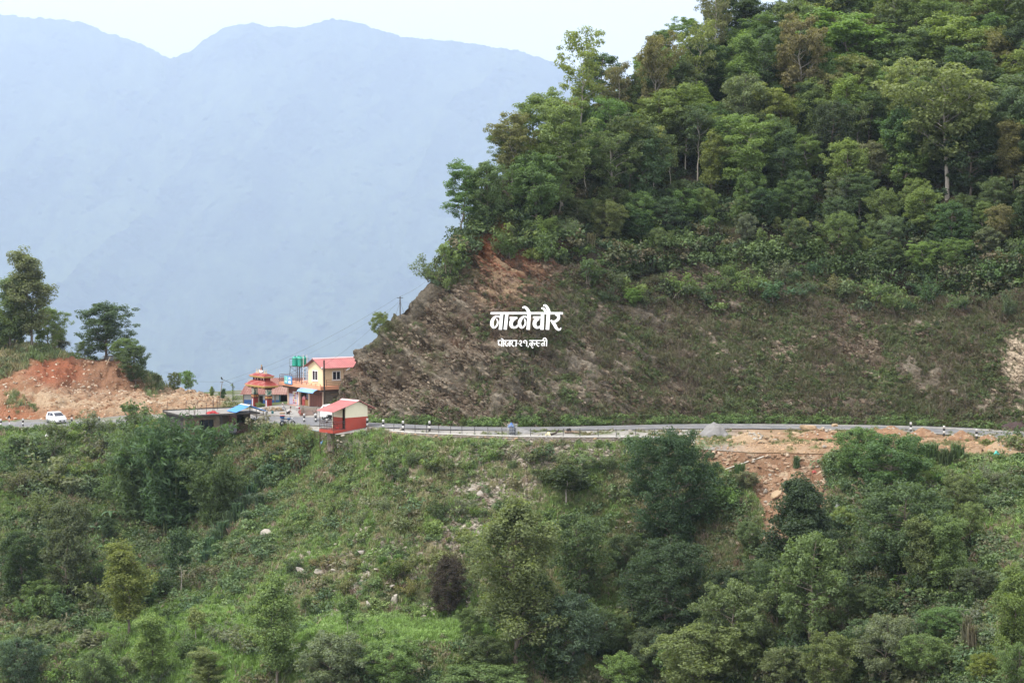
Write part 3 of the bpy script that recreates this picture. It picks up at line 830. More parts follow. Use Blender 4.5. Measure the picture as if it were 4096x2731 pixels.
PLANTS = []
_used = {}
def plant(kind, u, vbase, vtop, wpx, tint, label, cat='tree', group=None, pick=None, name=None, at=None):
    """sets one plant on the ground met by the sight line at (u, vbase), tall and wide enough to reach vtop and wpx"""
    h = hit(u, vbase) if at is None else (Vector(at), None)
    k = 0
    while h is None and k < 30:                                   # just above a ridge line: come down to it
        k += 1; h = hit(u, vbase + 4 * k)
    if h is None: return None
    p = h[0]
    pxm = FPX / p.y
    if kind == 'round':                                           # a tall narrow outline needs a tall kind of tree
        asp = (float(v_of(np.array(p.z), np.array(p.y))) - vtop) / max(1.0, wpx)
        kind = 'column' if asp > 1.85 else 'dense' if asp > 1.35 else 'round'
    pool = PROTO[kind]
    i = _used.get(kind, 0) if pick is None else pick
    _used[kind] = i + 1
    trunk, crown, ph, pw = pool[i % len(pool)]
    vb_ = v_of(np.array(p.z), np.array(p.y))
    sz = max(0.12, (float(vb_) - vtop) / pxm) / ph
    sx = (wpx / pxm) / pw
    nm = name or {'tree': 'tree', 'shrub': 'shrub', 'bamboo': 'bamboo_clump', 'grass tussock': 'grass_tussock', 'sapling': 'sapling', 'bush': 'shrub'}.get(cat, 'tree')
    t = thing(nm, label, cat, (p.x, p.y, p.z - 0.05), random.uniform(0, 6.28), group)
    t.scale = (sx, sx, sz)
    jit = [random.uniform(0.9, 1.1) for _ in range(3)]
    if trunk is not None:
        o = link("culms" if kind == 'bamboo' else ("stem" if cat in ('shrub', 'bush') else "trunk"), trunk, None, t)
    o = link("blades" if kind == 'tussock' else ("foliage" if cat in ('shrub', 'bush', 'bamboo') else "crown"), crown, None, t)
    o.color = (*[min(1, c * j) for c, j in zip(tint, jit)], 1)
    PLANTS.append((t, float(u), float(vbase), label))
    return t
# foliage colours as they are on the leaf
DARK, DEEP, MID, FRESH, YEL, OLIVE, GREY, BLUE, RUST = (0.106, 0.155, 0.08), (0.064, 0.10, 0.05), (0.145, 0.205, 0.09), (0.19, 0.258, 0.10), (0.235, 0.258, 0.10), (0.19, 0.195, 0.10), (0.172, 0.205, 0.125), (0.105, 0.16, 0.10), (0.08, 0.06, 0.048)

# ------------------------------------------------------------------ hand-placed trees of the hill
G_HILL = "trees of the forest on the hill"
hill_list = [
 ('thin', 2320, 600, 172, 215, YEL, "tall sparse yellow-green tree standing clear against the white sky at the hill's shoulder"),
 ('thin', 2470, 560, 275, 130, OLIVE, "thin nearly bare tree on the skyline between two taller trees"),
 ('spread', 2615, 600, 160, 190, OLIVE, "olive tree on the hill with a long bare pale trunk under its crown"),
 ('thin', 2790, 520, 130, 190, FRESH, "sparse green skyline tree where the ridge begins to rise steeply"),
 ('column', 2795, 590, 330, 150, (0.19, 0.28, 0.08), "bright lime green tree with a narrow crown high on the hill"),
 ('spread', 1850, 930, 670, 190, MID, "lowest tree at the hill's edge, leaning out over the valley"),
 ('dense', 1950, 900, 640, 190, MID, "round green tree just above the red bare earth of the cutting"),
 ('spread', 2050, 800, 480, 210, OLIVE, "brownish green tree on the hill's edge below the shoulder"),
 ('spread', 2130, 720, 395, 230, FRESH, "yellowish green tree on the hill's edge under the tall skyline tree"),
 ('spread', 2250, 840, 430, 260, FRESH, "broad light green tree with a thin straight trunk left of the hill's middle"),
 ('dense', 2140, 900, 600, 250, MID, "bushy mid green tree over the bare red top of the rock cut"),
 ('spread', 2240, 870, 660, 170, FRESH, "small fresh green tree with a forked pale trunk above the white letters"),
 ('spread', 3390, 390, 70, 370, FRESH, "large spreading fresh green tree with a twin trunk near the top of the hill"),
 ('spread', 3210, 500, 100, 220, OLIVE, "tree with rusty brown upper leaves left of the large twin-trunked tree"),
 ('spread', 3125, 640, 375, 210, (0.2, 0.23, 0.08), "yellow-green tree with a pale bare lower trunk on mid slope"),
 ('column', 2975, 500, 130, 170, FRESH, "tall light green tree with a slim dark trunk in the middle of the forest"),
 ('spread', 3600, 640, 272, 150, YEL, "small olive yellow tree standing over a dark gap in the forest"),
 ('spread', 3790, 790, 275, 470, FRESH, "largest fresh green tree of the forest, its crown falling in wide tiers"),
 ('spread', 3830, 420, 85, 300, FRESH, "broad fresh green tree on the upper slope above the largest tree"),
 ('dense', 3330, 700, 400, 180, DEEP, "dark blue-green tree under the large twin-trunked tree"),
 ('dense', 3110, 190, 10, 130, DEEP, "dark dense tree on the skyline with a pale gap beside it"),
 ('thin', 2860, 330, -60, 180, OLIVE, "tall thin tree crossing the top of the picture where the sky ends"),
 ('dense', 4050, 700, 350, 230, DARK, "dark round tree beside the largest fresh green tree, at the picture's edge"),
 ('dense', 3480, 760, 560, 160, GREY, "grey-green pointed young tree in front of the dark forest gap"),
 ('spread', 3230, 740, 555, 150, MID, "low green tree with a crooked stem at the forest's lower middle"),
 ('sapling', 2530, 690, 585, 110, FRESH, "thin sapling with a bare leaning stem on the grassy hill slope"),
 ('sapling', 2680, 770, 560, 90, FRESH, "slender straight sapling with a white stem in the forest"),
 ('sapling', 2380, 885, 790, 80, MID, "small tree with a thin pale stem above the rock cut's rim"),
]
for k, u, b, t, w, c, lab in hill_list: plant(k, u, b, t, w, c, lab, 'tree', G_HILL)
special = [(h[1], h[2]) for h in hill_list]

# ------------------------------------------------------------------ the rest of the hill forest
def hill_zone(u, v):
    top = float(interp(u, crest)); rm = float(interp(u, rim)); q = (v - top) / max(60, rm - top)
    side = "over the cut's left end" if u < 2150 else "over the letters" if u < 2500 else "over the cut's middle" if u < 2950 else "left of the twin-trunked tree" if u < 3250 else "by the twin-trunked tree" if u < 3560 else "by the largest tree" if u < 3950 else "right of the largest tree"
    lvl = "on the hilltop" if q < 0.14 else "high up" if q < 0.38 else "halfway up" if q < 0.68 else "low down"
    return lvl, side
TN = [(MID, "mid green", 5), (DARK, "dark green", 4), (DEEP, "blackish green", 1.4), (FRESH, "fresh green", 3), (YEL, "yellow-green", 0.8), (OLIVE, "olive green", 1.2), (GREY, "grey-green", 1.6)]
todo = []
gr_ = np.random.default_rng(5)
v = -10
while v < 1150:
    u = 1760 + gr_.random() * 90
    while u < 4640:
        uu, vv = u + gr_.normal() * 26, v + gr_.normal() * 20
        c0, r0 = float(interp(uu, crest)), float(interp(uu, rim))
        if c0 + 4 < vv < r0 - 15 and all(abs(uu - a) > 55 or abs(vv - b) > 50 for a, b in special):
            ti = gr_.choice(len(TN), p=np.array([t[2] for t in TN]) / sum(t[2] for t in TN))
            q = (vv - c0) / max(60, r0 - c0)
            kind = gr_.choice(['spread', 'dense', 'dense', 'spread', 'dense', 'thin', 'column'] if q < 0.75 else ['dense', 'dense', 'spread', 'sapling', 'round'])
            hp = (gr_.uniform(210, 330) if q < 0.75 else gr_.uniform(120, 210)) * (0.72 if uu < 2420 else 0.62 if uu < 2860 and vv < c0 + 170 else 1)
            if kind == 'sapling': hp = gr_.uniform(80, 120)
            wd = hp * gr_.uniform(0.72, 1.0) * {'spread': 1.0, 'dense': 0.95, 'thin': 0.8, 'column': 0.6, 'sapling': 0.7, 'round': 1.0}[kind]
            lvl, side = hill_zone(uu, vv)
            kw = {'spread': "spreading hill tree", 'dense': "bushy hill tree", 'thin': "thin hill tree", 'column': "narrow hill tree", 'sapling': "hill sapling", 'round': "round hill tree"}[kind]
            todo.append([kind, uu, vv, vv - hp, wd, TN[ti][0], f"{TN[ti][1]} {kw} {lvl}, {side}"])
        u += 128
    v += 62
def numbered(items, key=6, pos=1):
    """look-alikes that share a description also get their order from the left"""
    by = {}
    for it in items: by.setdefault(it[key], []).append(it)
    od = ["leftmost", "second", "third", "fourth", "fifth", "sixth", "seventh", "eighth", "ninth", "tenth", "eleventh", "twelfth", "thirteenth", "fourteenth", "fifteenth", "sixteenth", "seventeenth", "eighteenth", "nineteenth", "twentieth"] + ["twenty-" + q for q in ("first", "second", "third", "fourth", "fifth", "sixth", "seventh", "eighth", "ninth")]
    for lab, g in by.items():
        if len(g) < 2: continue
        g.sort(key=lambda q: q[pos])
        for i, it in enumerate(g):
            it[key] = f"{lab}, {od[i]}{' from left' if i else ''}"
numbered(todo)
for k, u, b, t, w, c, lab in todo: plant(k, u, b, t, w, c, lab, 'tree', G_HILL)

# ------------------------------------------------------------------ trees of the left terrace and the valley edge
G_L = "trees on the earth terrace"
for k, u, b, t, w, c, lab in [
 ('column', 125, 1400, 985, 200, GREY, "tallest tree on the left, its upper crown airy and fine"),
 ('column', 45, 1400, 1090, 190, MID, "second tall tree on the left, standing in front of the tallest"),
 ('round', 190, 1395, 1225, 160, FRESH, "rounded light green tree at the foot of the tallest left tree"),
 ('round', 60, 1400, 1240, 170, MID, "low round tree at the left edge above the red earth"),
 ('round', 0, 1400, 1235, 130, FRESH, "light green tree cut by the left edge of the picture"),
 ('column', 235, 1410, 1310, 100, GREY, "small grey-green tree at the end of the left tree group"),
 ('dense', 425, 1440, 1200, 250, DARK, "large dark tree standing alone at the end of the red cut"),
 ('dense', 540, 1540, 1370, 130, DARK, "dark bushy tree hanging down the slope below the lone dark tree"),
 ('round', 500, 1460, 1350, 130, MID, "olive bush at the corner of the red cut"),
 ('round', 340, 1425, 1360, 80, MID, "small bush left of the lone dark tree"),
 ('sapling', 628, 1560, 1490, 50, MID, "small thin bush at the end of the flat rubble terrace"),
 ('round', 700, 1568, 1485, 60, MID, "left one of the two bushes on the edge of the rubble terrace"),
 ('round', 752, 1568, 1478, 70, FRESH, "right one of the two bushes on the edge of the rubble terrace"),
 ('column', 848, 1592, 1542, 24, FRESH, "small bushy plant where the terrace falls away"),
 ('column', 890, 1600, 1550, 30, BLUE, "small pointed shrub behind the thin leaning pole"),
]: plant(k, u, b, t, w, c, lab, 'tree', G_L)
plant('round', 1522, 1345, 1243, 88, FRESH, "small tree on the bare rock edge left of the utility pole", 'tree', at=tuple(hit(1530, 1352)[0] + Vector((-0.3, 1.0, -0.3))) if hit(1530, 1352) else None)
plant('round', 2535, 1225, 1150, 76, (0.15, 0.26, 0.08), "single bright green bush growing on the dark rock right of the letters", 'shrub')
plant('shrub', 1730, 1110, 1020, 130, GREY, "greyish brown twiggy bush leaning over the edge of the cut", 'shrub')
plant('shrub', 1800, 1080, 960, 120, FRESH, "light green bush on the edge above the bare rock", 'shrub')
plant('shrub', 1790, 1150, 1050, 110, MID, "green bush at the foot of the leaning twiggy bush", 'shrub')
plant('shrub', 3690, 1190, 1105, 110, BLUE, "round blue-green bush in front of the dark hollow", 'shrub')

# ------------------------------------------------------------------ trees of the slope below the road
G_S = "trees on the slope below the road"
for k, u, b, t, w, c, lab in [
 ('layer', 2690, 2190, 1695, 360, DEEP, "big dark tree reaching up over the end of the stone wall"),
 ('layer', 2660, 2560, 2130, 400, DEEP, "broad dark tree below the big dark tree by the wall"),
 ('cone', 3215, 2340, 1880, 310, DEEP, "dark conical tree standing before the red earth slide"),
 ('round', 2800, 2800, 2480, 440, MID, "light green leafy tree at the bottom edge under the broad dark tree"),
 ('round', 2925, 2690, 2310, 330, MID, "green tree with yellowish tips right of the broad dark tree"),
 ('round', 3240, 2590, 2115, 300, MID, "tall green tree with light tips below the conical tree"),
 ('round', 3620, 2330, 1905, 430, DARK, "large dark green tree with yellow tips right of the earth slide"),
 ('round', 3560, 2000, 1730, 320, DARK, "dense dark green tree touching the road's edge"),
 ('round', 3430, 1900, 1700, 210, MID, "bushy green tree at the top of the slide's right side"),
 ('column', 3690, 2400, 2050, 160, MID, "light tipped tree rising in front of the large dark green tree"),
 ('column', 3800, 2390, 2050, 180, MID, "right hand neighbour of the light tipped tree, same height"),
 ('round', 3880, 2180, 2000, 140, FRESH, "young tree with drooping bright leaves beside the dry grass"),
 ('round', 4050, 2680, 2240, 200, (0.155, 0.235, 0.08), "bright green tree at the right edge of the picture"),
 ('round', 3930, 2740, 2600, 140, (0.2, 0.26, 0.07), "bright yellow-green bush below the tall clump of dry grass"),
 ('round', 3540, 2760, 2450, 260, GREY, "grey-green tree with drooping leaves and pale branches"),
 ('round', 3330, 2800, 2520, 260, MID, "leafy tree at the bottom edge left of the pale branched tree"),
 ('round', 4080, 2790, 2560, 190, MID, "green tree in the lower right corner"),
 ('round', 3380, 2110, 2020, 110, YEL, "small yellow-green tree beside the foot of the slide"),
 ('giant', 2060, 2670, 1950, 400, (0.145, 0.21, 0.095), "tallest slope tree, light tipped, rising from the grass terrace"),
 ('round', 2320, 2430, 2030, 280, DARK, "dark open tree right of the tallest slope tree"),
 ('sapling', 2270, 2030, 1855, 200, DEEP, "small dark tree with spreading black limbs high on the slope"),
 ('layer', 1790, 2460, 2210, 160, RUST, "purple-brown dense tree on the grassy slope"),
 ('sapling', 1390, 2535, 2370, 90, MID, "young tree with a white stem on the grass terrace"),
 ('sapling', 1222, 2490, 2370, 60, MID, "thin young tree at the left end of the grass terrace"),
 ('round', 1320, 2790, 2520, 300, GREY, "grey-green leafy tree at the bottom edge left of the middle"),
 ('round', 1565, 2760, 2545, 260, FRESH, "fresh green bushy tree below the grass terrace"),
 ('round', 1930, 2820, 2650, 380, MID, "tree with white flowers among the leaves at the bottom edge"),
 ('round', 2290, 2720, 2350, 250, BLUE, "bluish green tree right of the tallest slope tree's trunk"),
 ('round', 2480, 2810, 2600, 190, FRESH, "bright tipped tree at the bottom edge under the broad dark tree's left side"),
 ('column', 515, 2545, 2150, 200, (0.2, 0.225, 0.075), "yellow-green tree standing out at lower left"),
 ('sapling', 722, 2385, 2095, 130, DEEP, "dark slender tree with a visible trunk beside the gully"),
 ('round', 90, 2400, 2110, 210, DEEP, "dark rounded tree at the left edge below the road bank"),
 ('round', 270, 2400, 1985, 230, DARK, "tall dusky green tree left of the gully"),
 ('round', 175, 2450, 2310, 180, MID, "lighter bush in front of the dark trees at left"),
 ('round', 435, 2190, 2060, 80, DEEP, "small dark round bush near the banana plants"),
 ('column', 610, 2740, 2440, 170, FRESH, "light green tree at the bottom left on the grass"),
 ('sapling', 785, 2570, 2420, 100, FRESH, "small light tree on the bright grass"),
 ('column', 835, 2760, 2580, 150, FRESH, "short light green tree at the bottom edge on the bright grass"),
 ('column', 1105, 2770, 2280, 230, FRESH, "tall light green tree at the bottom between grass and rocks"),
 ('round', 80, 2760, 2540, 230, BLUE, "bluish tree in the lower left corner"),
 ('round', 380, 2790, 2590, 180, MID, "leafy bush at the bottom edge near the left corner"),
 ('round', 2560, 2480, 2330, 170, DARK, "low dark tree left of the broad dark tree's foot"),
 ('round', 3000, 2200, 2080, 120, MID, "bush at the foot of the earth slide"),
 ('round', 3050, 2420, 2230, 190, DARK, "dark bushy tree between the conical tree and the broad dark tree"),
 ('round', 2990, 1960, 1880, 110, GREY, "low bush on the left rim of the earth slide"),
 ('round', 3450, 2480, 2330, 190, DARK, "dark tree in the shady hollow right of the conical tree"),
 ('round', 3780, 2560, 2420, 200, MID, "low leafy tree below the shady hollow"),
 ('round', 3110, 2490, 2240, 230, DARK, "dark tree filling the gap under the conical tree"),
 ('round', 2900, 2450, 2270, 190, DEEP, "blackish tree in the shade right of the broad dark tree"),
 ('round', 3480, 2650, 2470, 250, DARK, "dark tree between the pale branched tree and the tall light tipped one"),
 ('round', 3700, 2710, 2530, 240, MID, "rounded tree right of the pale branched tree"),
 ('round', 3150, 2770, 2580, 240, MID, "rounded tree at the bottom edge below the yellow tipped tree"),
 ('round', 2620, 2700, 2500, 230, DARK, "dark tree directly under the broad dark tree"),
 ('round', 2430, 2640, 2430, 210, MID, "mid green tree right of the bluish green tree"),
 ('column', 2190, 2570, 2280, 160, DARK, "dark narrow tree close behind the tallest slope tree"),
 ('round', 1950, 2690, 2540, 190, DARK, "dark low tree left of the tallest slope tree's trunk"),
 ('round', 3900, 2420, 2260, 200, DARK, "dark tree above the tall clump of dry grass"),
 ('round', 3730, 2230, 2040, 210, DARK, "dark tree just right of the large dark green tree"),
 ('round', 3830, 2060, 1890, 170, MID, "bushy tree on the bank under the third guard post"),
 ('round', 2500, 2300, 2130, 170, DARK, "dark bushy tree left of the two big dark trees"),
 ('round', 1880, 2560, 2420, 130, MID, "small leafy tree right of the purple-brown tree"),
]:
    plant(k, u, b, t, w, c, lab, 'tree', G_S)
plant('bamboo', 705, 2110, 1640, 350, (0.085, 0.135, 0.07), "tall dark bamboo clump in front of the flat-roofed stone house", 'bamboo', "bamboo at the gully")
plant('bamboo', 560, 2080, 1705, 260, (0.12, 0.175, 0.08), "lighter bamboo clump left of the tall dark bamboo", 'bamboo', "bamboo at the gully")
plant('bamboo', 850, 2100, 1800, 200, (0.10, 0.155, 0.07), "lower bamboo clump right of the tall dark bamboo", 'bamboo', "bamboo at the gully")

# shrubs along the road bank and on the slope, each a thing
shr = []
zones = [("on the bank below the white car", (0, 520, 1735, 1850), 15, [MID, DARK, FRESH, GREY], (70, 130)),
 ("on the bank left of the stone house", (480, 720, 1715, 1860), 9, [MID, DARK, FRESH], (80, 140)),
 ("between the stone house and the red cabin", (1060, 1255, 1765, 1860), 12, [FRESH, MID, OLIVE], (50, 90)),
 ("before the stone house", (640, 860, 1770, 1830), 7, [MID, DARK, FRESH], (70, 110)),
 ("at the roadside left of the cabin", (1065, 1262, 1738, 1762), 5, [MID, FRESH, OLIVE], (34, 58)),
 ("on the road's edge left of the car", (-20, 185, 1724, 1732), 5, [MID, FRESH, GREY], (24, 34)),
 ("on the road's edge right of the car", (335, 640, 1716, 1726), 8, [MID, FRESH, DARK], (30, 46)),
 ("on the left hillside above the gully", (20, 640, 1880, 2090), 20, [MID, DARK, GREY, OLIVE], (80, 140)),
 ("under the stone retaining wall", (1500, 2480, 1825, 1890), 17, [MID, FRESH, GREY, DARK], (40, 75)),
 ("on the grassy slope below the wall", (1150, 2300, 1900, 2200), 20, [MID, GREY, FRESH, DARK], (45, 85)),
 ("among the rocks of the grassy slope", (1150, 1900, 2230, 2450), 14, [MID, DARK, OLIVE], (50, 100)),
 ("between the big dark tree and the slide", (2400, 2990, 1880, 2110), 12, [MID, GREY, FRESH], (60, 110)),
 ("at the right below the road", (3650, 4090, 1790, 2050), 16, [MID, FRESH, GREY, DARK], (60, 120)),
 ("in the shady right hollow", (3380, 3900, 2250, 2600), 14, [DARK, DEEP, MID], (90, 150)),
 ("on the lower right slope", (3650, 4090, 2350, 2720), 14, [FRESH, MID, GREY], (60, 110)),
 ("in the gully at the left", (0, 700, 2200, 2500), 16, [MID, DARK, GREY, DEEP], (90, 150)),
 ("between the trunks at the bottom", (1900, 3300, 2500, 2730), 20, [DARK, DEEP, MID], (90, 160)),
 ("along the bottom at lower left", (0, 1200, 2560, 2730), 12, [MID, FRESH, GREY], (70, 120)),
 ("on the brow of the rock cut, middle", (2330, 2950, 1110, 1240), 10, [MID, FRESH, GREY, DARK], (50, 105)),
 ("on the brow of the rock cut, right", (2950, 4090, 1090, 1260), 26, [MID, FRESH, GREY, DARK, BLUE], (50, 110)),
 ("hanging over the brow above the letters", (1990, 2330, 930, 1060), 10, [MID, GREY, FRESH], (60, 110)),
 ("at the foot of the rock cut beside the road", (1500, 2700, 1694, 1700), 9, [MID, FRESH], (18, 34)),
 ("at the foot of the slope beside the right road", (2750, 4090, 1680, 1695), 10, [MID, FRESH], (18, 36)),
 ("by the gateway pillars", (1036, 1060, 1631, 1634), 2, [MID, FRESH], (22, 32))]
CN = {BLUE: "bluish green", MID: "mid green", DARK: "dark green", FRESH: "fresh green", GREY: "grey-green", OLIVE: "brownish green", DEEP: "blackish green"}
gs = np.random.default_rng(15)
for zn, (ua, ub_, va, vb_), n, cols, (ha, hb_) in zones:
    for i in range(n):
        u = ua + (ub_ - ua) * (i + gs.random()) / n; v = gs.uniform(va, vb_); c = cols[gs.integers(len(cols))]; hp = gs.uniform(ha, hb_)
        if in_poly(np.array([u]), np.array([v]), [(2790, 1780), (3300, 1770), (3300, 2000), (3240, 2180), (3010, 2180), (2960, 1960)])[0]: continue
        shr.append(['shrub', u, v, v - hp, hp * gs.uniform(1.0, 1.5), c, f"{CN[c]} shrub {zn}"])
numbered(shr)
for k, u, b, t, w, c, lab in shr: plant(k, u, b, t, w, c, lab, 'shrub', "shrubs of the hillside")
tus = []
for i, (u, v, h, w) in enumerate([(1075, 1925, 70, 90), (1045, 1960, 70, 100), (1010, 2005, 75, 100), (985, 2045, 70, 90), (955, 2080, 75, 100), (1040, 2030, 60, 80), (925, 2110, 70, 90), (890, 2145, 65, 90), (990, 2100, 55, 70), (865, 2185, 70, 80), (840, 2215, 70, 90), (870, 2240, 60, 80), (820, 2260, 60, 70), (1090, 1870, 60, 80), (1120, 1835, 50, 70)]):
    tus.append(['tussock', u, v, v - h, w, (0.12, 0.185, 0.115), "blue-green grass tussock along the gully's right rim"])
for u, v, h, w in [(1535, 2275, 55, 60), (1590, 2275, 60, 60), (1490, 2120, 40, 45), (1860, 2150, 40, 50), (2560, 2190, 60, 50)]:
    tus.append(['tussock', u, v, v - h, w, (0.14, 0.235, 0.075), "vivid green grass tussock on the rocky grass slope"])
for u, v, h, w in [(2955, 1910, 60, 70), (3185, 1870, 50, 45), (3720, 1850, 80, 110), (3780, 1870, 80, 100), (3830, 1850, 80, 100), (3690, 1900, 70, 90)]:
    tus.append(['tussock', u, v, v - h, w, (0.125, 0.18, 0.09), "tall green grass tussock by the earth slide and road"])
for u, v, h, w in [(3870, 2600, 150, 80), (3888, 2612, 120, 70), (1150, 1860, 60, 130), (1195, 1890, 60, 110), (2360, 1000, 70, 60), (2640, 1045, 60, 80)]:
    tus.append(['tussock', u, v, v - h, w, (0.19, 0.165, 0.12), "tall dry straw-coloured grass tussock"])
numbered(tus)
for k, u, b, t, w, c, lab in tus: plant(k, u, b, t, w, c, lab, 'grass tussock', "grass tussocks")

# ------------------------------------------------------------------ ground cover nobody could count
def hidden_coll(name, meshes):
    c = bpy.data.collections.new(name)
    for i, me in enumerate(meshes):
        o = bpy.data.objects.new(f"{name}_{i:02d}", me); c.objects.link(o)
    return c
def blades(g, n, h, spread, lean, w, name):
    b = g.normal(size=(n, 3)) * [spread, spread, 0]; a = g.random(n) * 6.28; H = h * (0.6 + 0.6 * g.random(n)); o = lean * h * (0.3 + g.random(n))
    d = np.stack([np.cos(a), np.sin(a), 0 * a], 1); s = np.stack([-np.sin(a), np.cos(a), 0 * a], 1) * w
    z = np.array([0, 0, 1.0])
    p1 = b + d * (o * .4)[:, None] + z * (H * .7)[:, None]; p2 = b + d * o[:, None] + z * H[:, None]
    b = b - z * 0.1
    v = np.concatenate([np.stack([b - s, b + s, p1 + s * .8, p1 - s * .8], 1), np.stack([p1 - s * .8, p1 + s * .8, p2 + s * .1, p2 - s * .1], 1)])
    sh = np.repeat(0.7 + 0.6 * g.random((n, 1)), 3, 1); sh = np.concatenate([sh, sh * 1.06])
    return leaf_mesh(name, [(v, sh)], LEAF_INST)
g = np.random.default_rng(77)
C_GRASS = hidden_coll("grass_pieces", [blades(g, 26, 0.5, 0.17, 0.6, 0.025, "tuft") for _ in range(4)])
def weed(g, r, n, size, flat, name, k=7):
    c = g.normal(size=(k, 3)) * [r * .5, r * .5, r * .22]; c[:, 2] = np.abs(c[:, 2]) + r * 0.28
    return leaf_mesh(name, [leaves(c, r * 0.45, n, size, g, flat, 0.8, 0.6, 0.25)], LEAF_INST)
C_WEED = hidden_coll("weed_pieces", [weed(g, 0.55, 14, 0.17, 0.8, "weed") for _ in range(4)])
C_BUSH = hidden_coll("bush_pieces", [weed(g, 1.1, 22, 0.26, 0.8, "bush", 10) for _ in range(5)])
def stone_mesh(g, name, fl=0.45, mat=None):
    bm = bmesh.new(); bmesh.ops.create_icosphere(bm, subdivisions=1, radius=0.5)
    for v_ in bm.verts:
        v_.co *= 0.7 + 0.6 * g.random(); v_.co.z *= fl; v_.co.y *= 0.75
        v_.co = Vector((round(v_.co.x * 5) / 5, v_.co.y, round(v_.co.z * 7) / 7)) * 0.6 + v_.co * 0.4
    me = bpy.data.meshes.new(name); bm.to_mesh(me); bm.free()
    if mat: me.materials.append(mat)
    return me
def stone_inst_mat():
    m, nt, b, out = new_mat("loose_stone")
    ia = nt.nodes.new("ShaderNodeAttribute"); ia.attribute_type = 'INSTANCER'; ia.attribute_name = "tint"
    n1 = noise_node(nt, 2.5, 5, 0.7)
    f = ramp(nt, n1.outputs[0], [(0.3, (0.65,) * 3), (0.7, (1.25,) * 3)]).outputs[0]
    nt.links.new(mix_node(nt, 'MULTIPLY', 1.0, ia.outputs['Color'], f), b.inputs['Base Color'])
    b.inputs['Roughness'].default_value = 0.9; b.inputs['Specular IOR Level'].default_value = 0.15
    return m
M_ST = stone_inst_mat()
C_STONE = hidden_coll("stone_pieces", [stone_mesh(g, "chip", f, M_ST) for f in (0.25, 0.35, 0.5, 0.6, 0.3)])

def scatter(name, sheet, n, wfun, coll, size, tint, tilt=0.15, sink=0.0, kind='stuff', align=None, seed=0, maxrow=None):
    """one object of points on a piece of ground; each point carries a blade tuft, weed or stone"""
    g = np.random.default_rng(1000 + seed)
    s = SHEETS[sheet]; F = s['F']; Vv = s['V']
    a, b_, c_, d_ = (Vv[F[:, i]] for i in range(4))
    ar = np.linalg.norm(np.cross(c_ - a, d_ - b_), axis=1) * 0.5
    uc = s['U'][F].mean(1); wc = s['W'][F].mean(1); pc = (a + c_) / 2
    ok = (uc > -420) & (uc < 4620) & (wc > -260) & (wc < 2900)
    w = np.clip(wfun(uc, wc, pc[:, 0], pc[:, 1], pc[:, 2]), 0, None) * ar * ok
    k = g.choice(len(F), n, p=w / w.sum())
    r1, r2 = g.random((n, 1)), g.random((n, 1))
    p = (a[k] * (1 - r1) + b_[k] * r1) * (1 - r2) + (d_[k] * (1 - r1) + c_[k] * r1) * r2
    p[:, 2] -= sink
    uu, ww = uc[k], wc[k]
    sc = size[0] + (size[1] - size[0]) * g.random(n) ** 1.6
    rot = np.stack([g.normal(size=n) * tilt, g.normal(size=n) * tilt, g.random(n) * 6.28], 1)
    if align is not None:                                           # slabs lying in the dip of the beds
        rot = np.stack([align[0] + g.normal(size=n) * tilt, align[1] + g.normal(size=n) * tilt, g.normal(size=n) * 0.5], 1)
    T = tint(uu, ww, p, g)
    if name in ('hillside_weeds', 'hillside_undergrowth', 'hillside_grass'): T = T * (1 - 0.38 * sstep(2250, 2600, uu) * (1 - sstep(3700, 3950, uu)) * sstep(1980, 2150, ww) - 0.2 * (1 - sstep(500, 800, uu)) * sstep(1900, 2000, ww) * (1 - sstep(2450, 2550, ww)))[:, None]  # tint darkened by zone; on the right, painted shade between the trees
    me = raw_mesh(name, p)
    for nm, ty, arr, key in (("rot", 'FLOAT_VECTOR', rot, "vector"), ("scl", 'FLOAT', sc, "value")):
        me.attributes.new(nm, ty, 'POINT').data.foreach_set(key, np.asarray(arr, np.float32).ravel())
    me.attributes.new("pick", 'INT', 'POINT').data.foreach_set("value", g.integers(0, 64, n).astype(np.int32))
    ca = me.attributes.new("tint", 'FLOAT_COLOR', 'POINT'); ca.data.foreach_set("color", np.concatenate([np.clip(T, 0, 1), np.ones((n, 1))], 1).astype(np.float32).ravel())
    o = link(name, me); o["kind"] = kind
    ng = bpy.data.node_groups.new("spread_" + name, 'GeometryNodeTree')
    ng.interface.new_socket("Geometry", in_out='INPUT', socket_type='NodeSocketGeometry')
    ng.interface.new_socket("Geometry", in_out='OUTPUT', socket_type='NodeSocketGeometry')
    N_ = ng.nodes.new; L_ = ng.links.new
    gi, go = N_('NodeGroupInput'), N_('NodeGroupOutput')
    ip, ci = N_('GeometryNodeInstanceOnPoints'), N_('GeometryNodeCollectionInfo')
    ci.inputs['Collection'].default_value = coll; ci.inputs['Separate Children'].default_value = True; ci.inputs['Reset Children'].default_value = True
    def na(nm, ty):
        q = N_('GeometryNodeInputNamedAttribute'); q.data_type = ty; q.inputs['Name'].default_value = nm
        return [x for x in q.outputs if x.enabled and x.name == 'Attribute'][0]
    er = N_('FunctionNodeEulerToRotation')
    L_(na("rot", 'FLOAT_VECTOR'), er.inputs[0])
    L_(gi.outputs[0], ip.inputs['Points']); L_(ci.outputs[0], ip.inputs['Instance'])
    ip.inputs['Pick Instance'].default_value = True
    L_(na("pick", 'INT'), ip.inputs['Instance Index']); L_(er.outputs[0], ip.inputs['Rotation']); L_(na("scl", 'FLOAT'), ip.inputs['Scale'])
    L_(ip.outputs[0], go.inputs[0])
    md = o.modifiers.new("spread", 'NODES'); md.node_group = ng
    return o
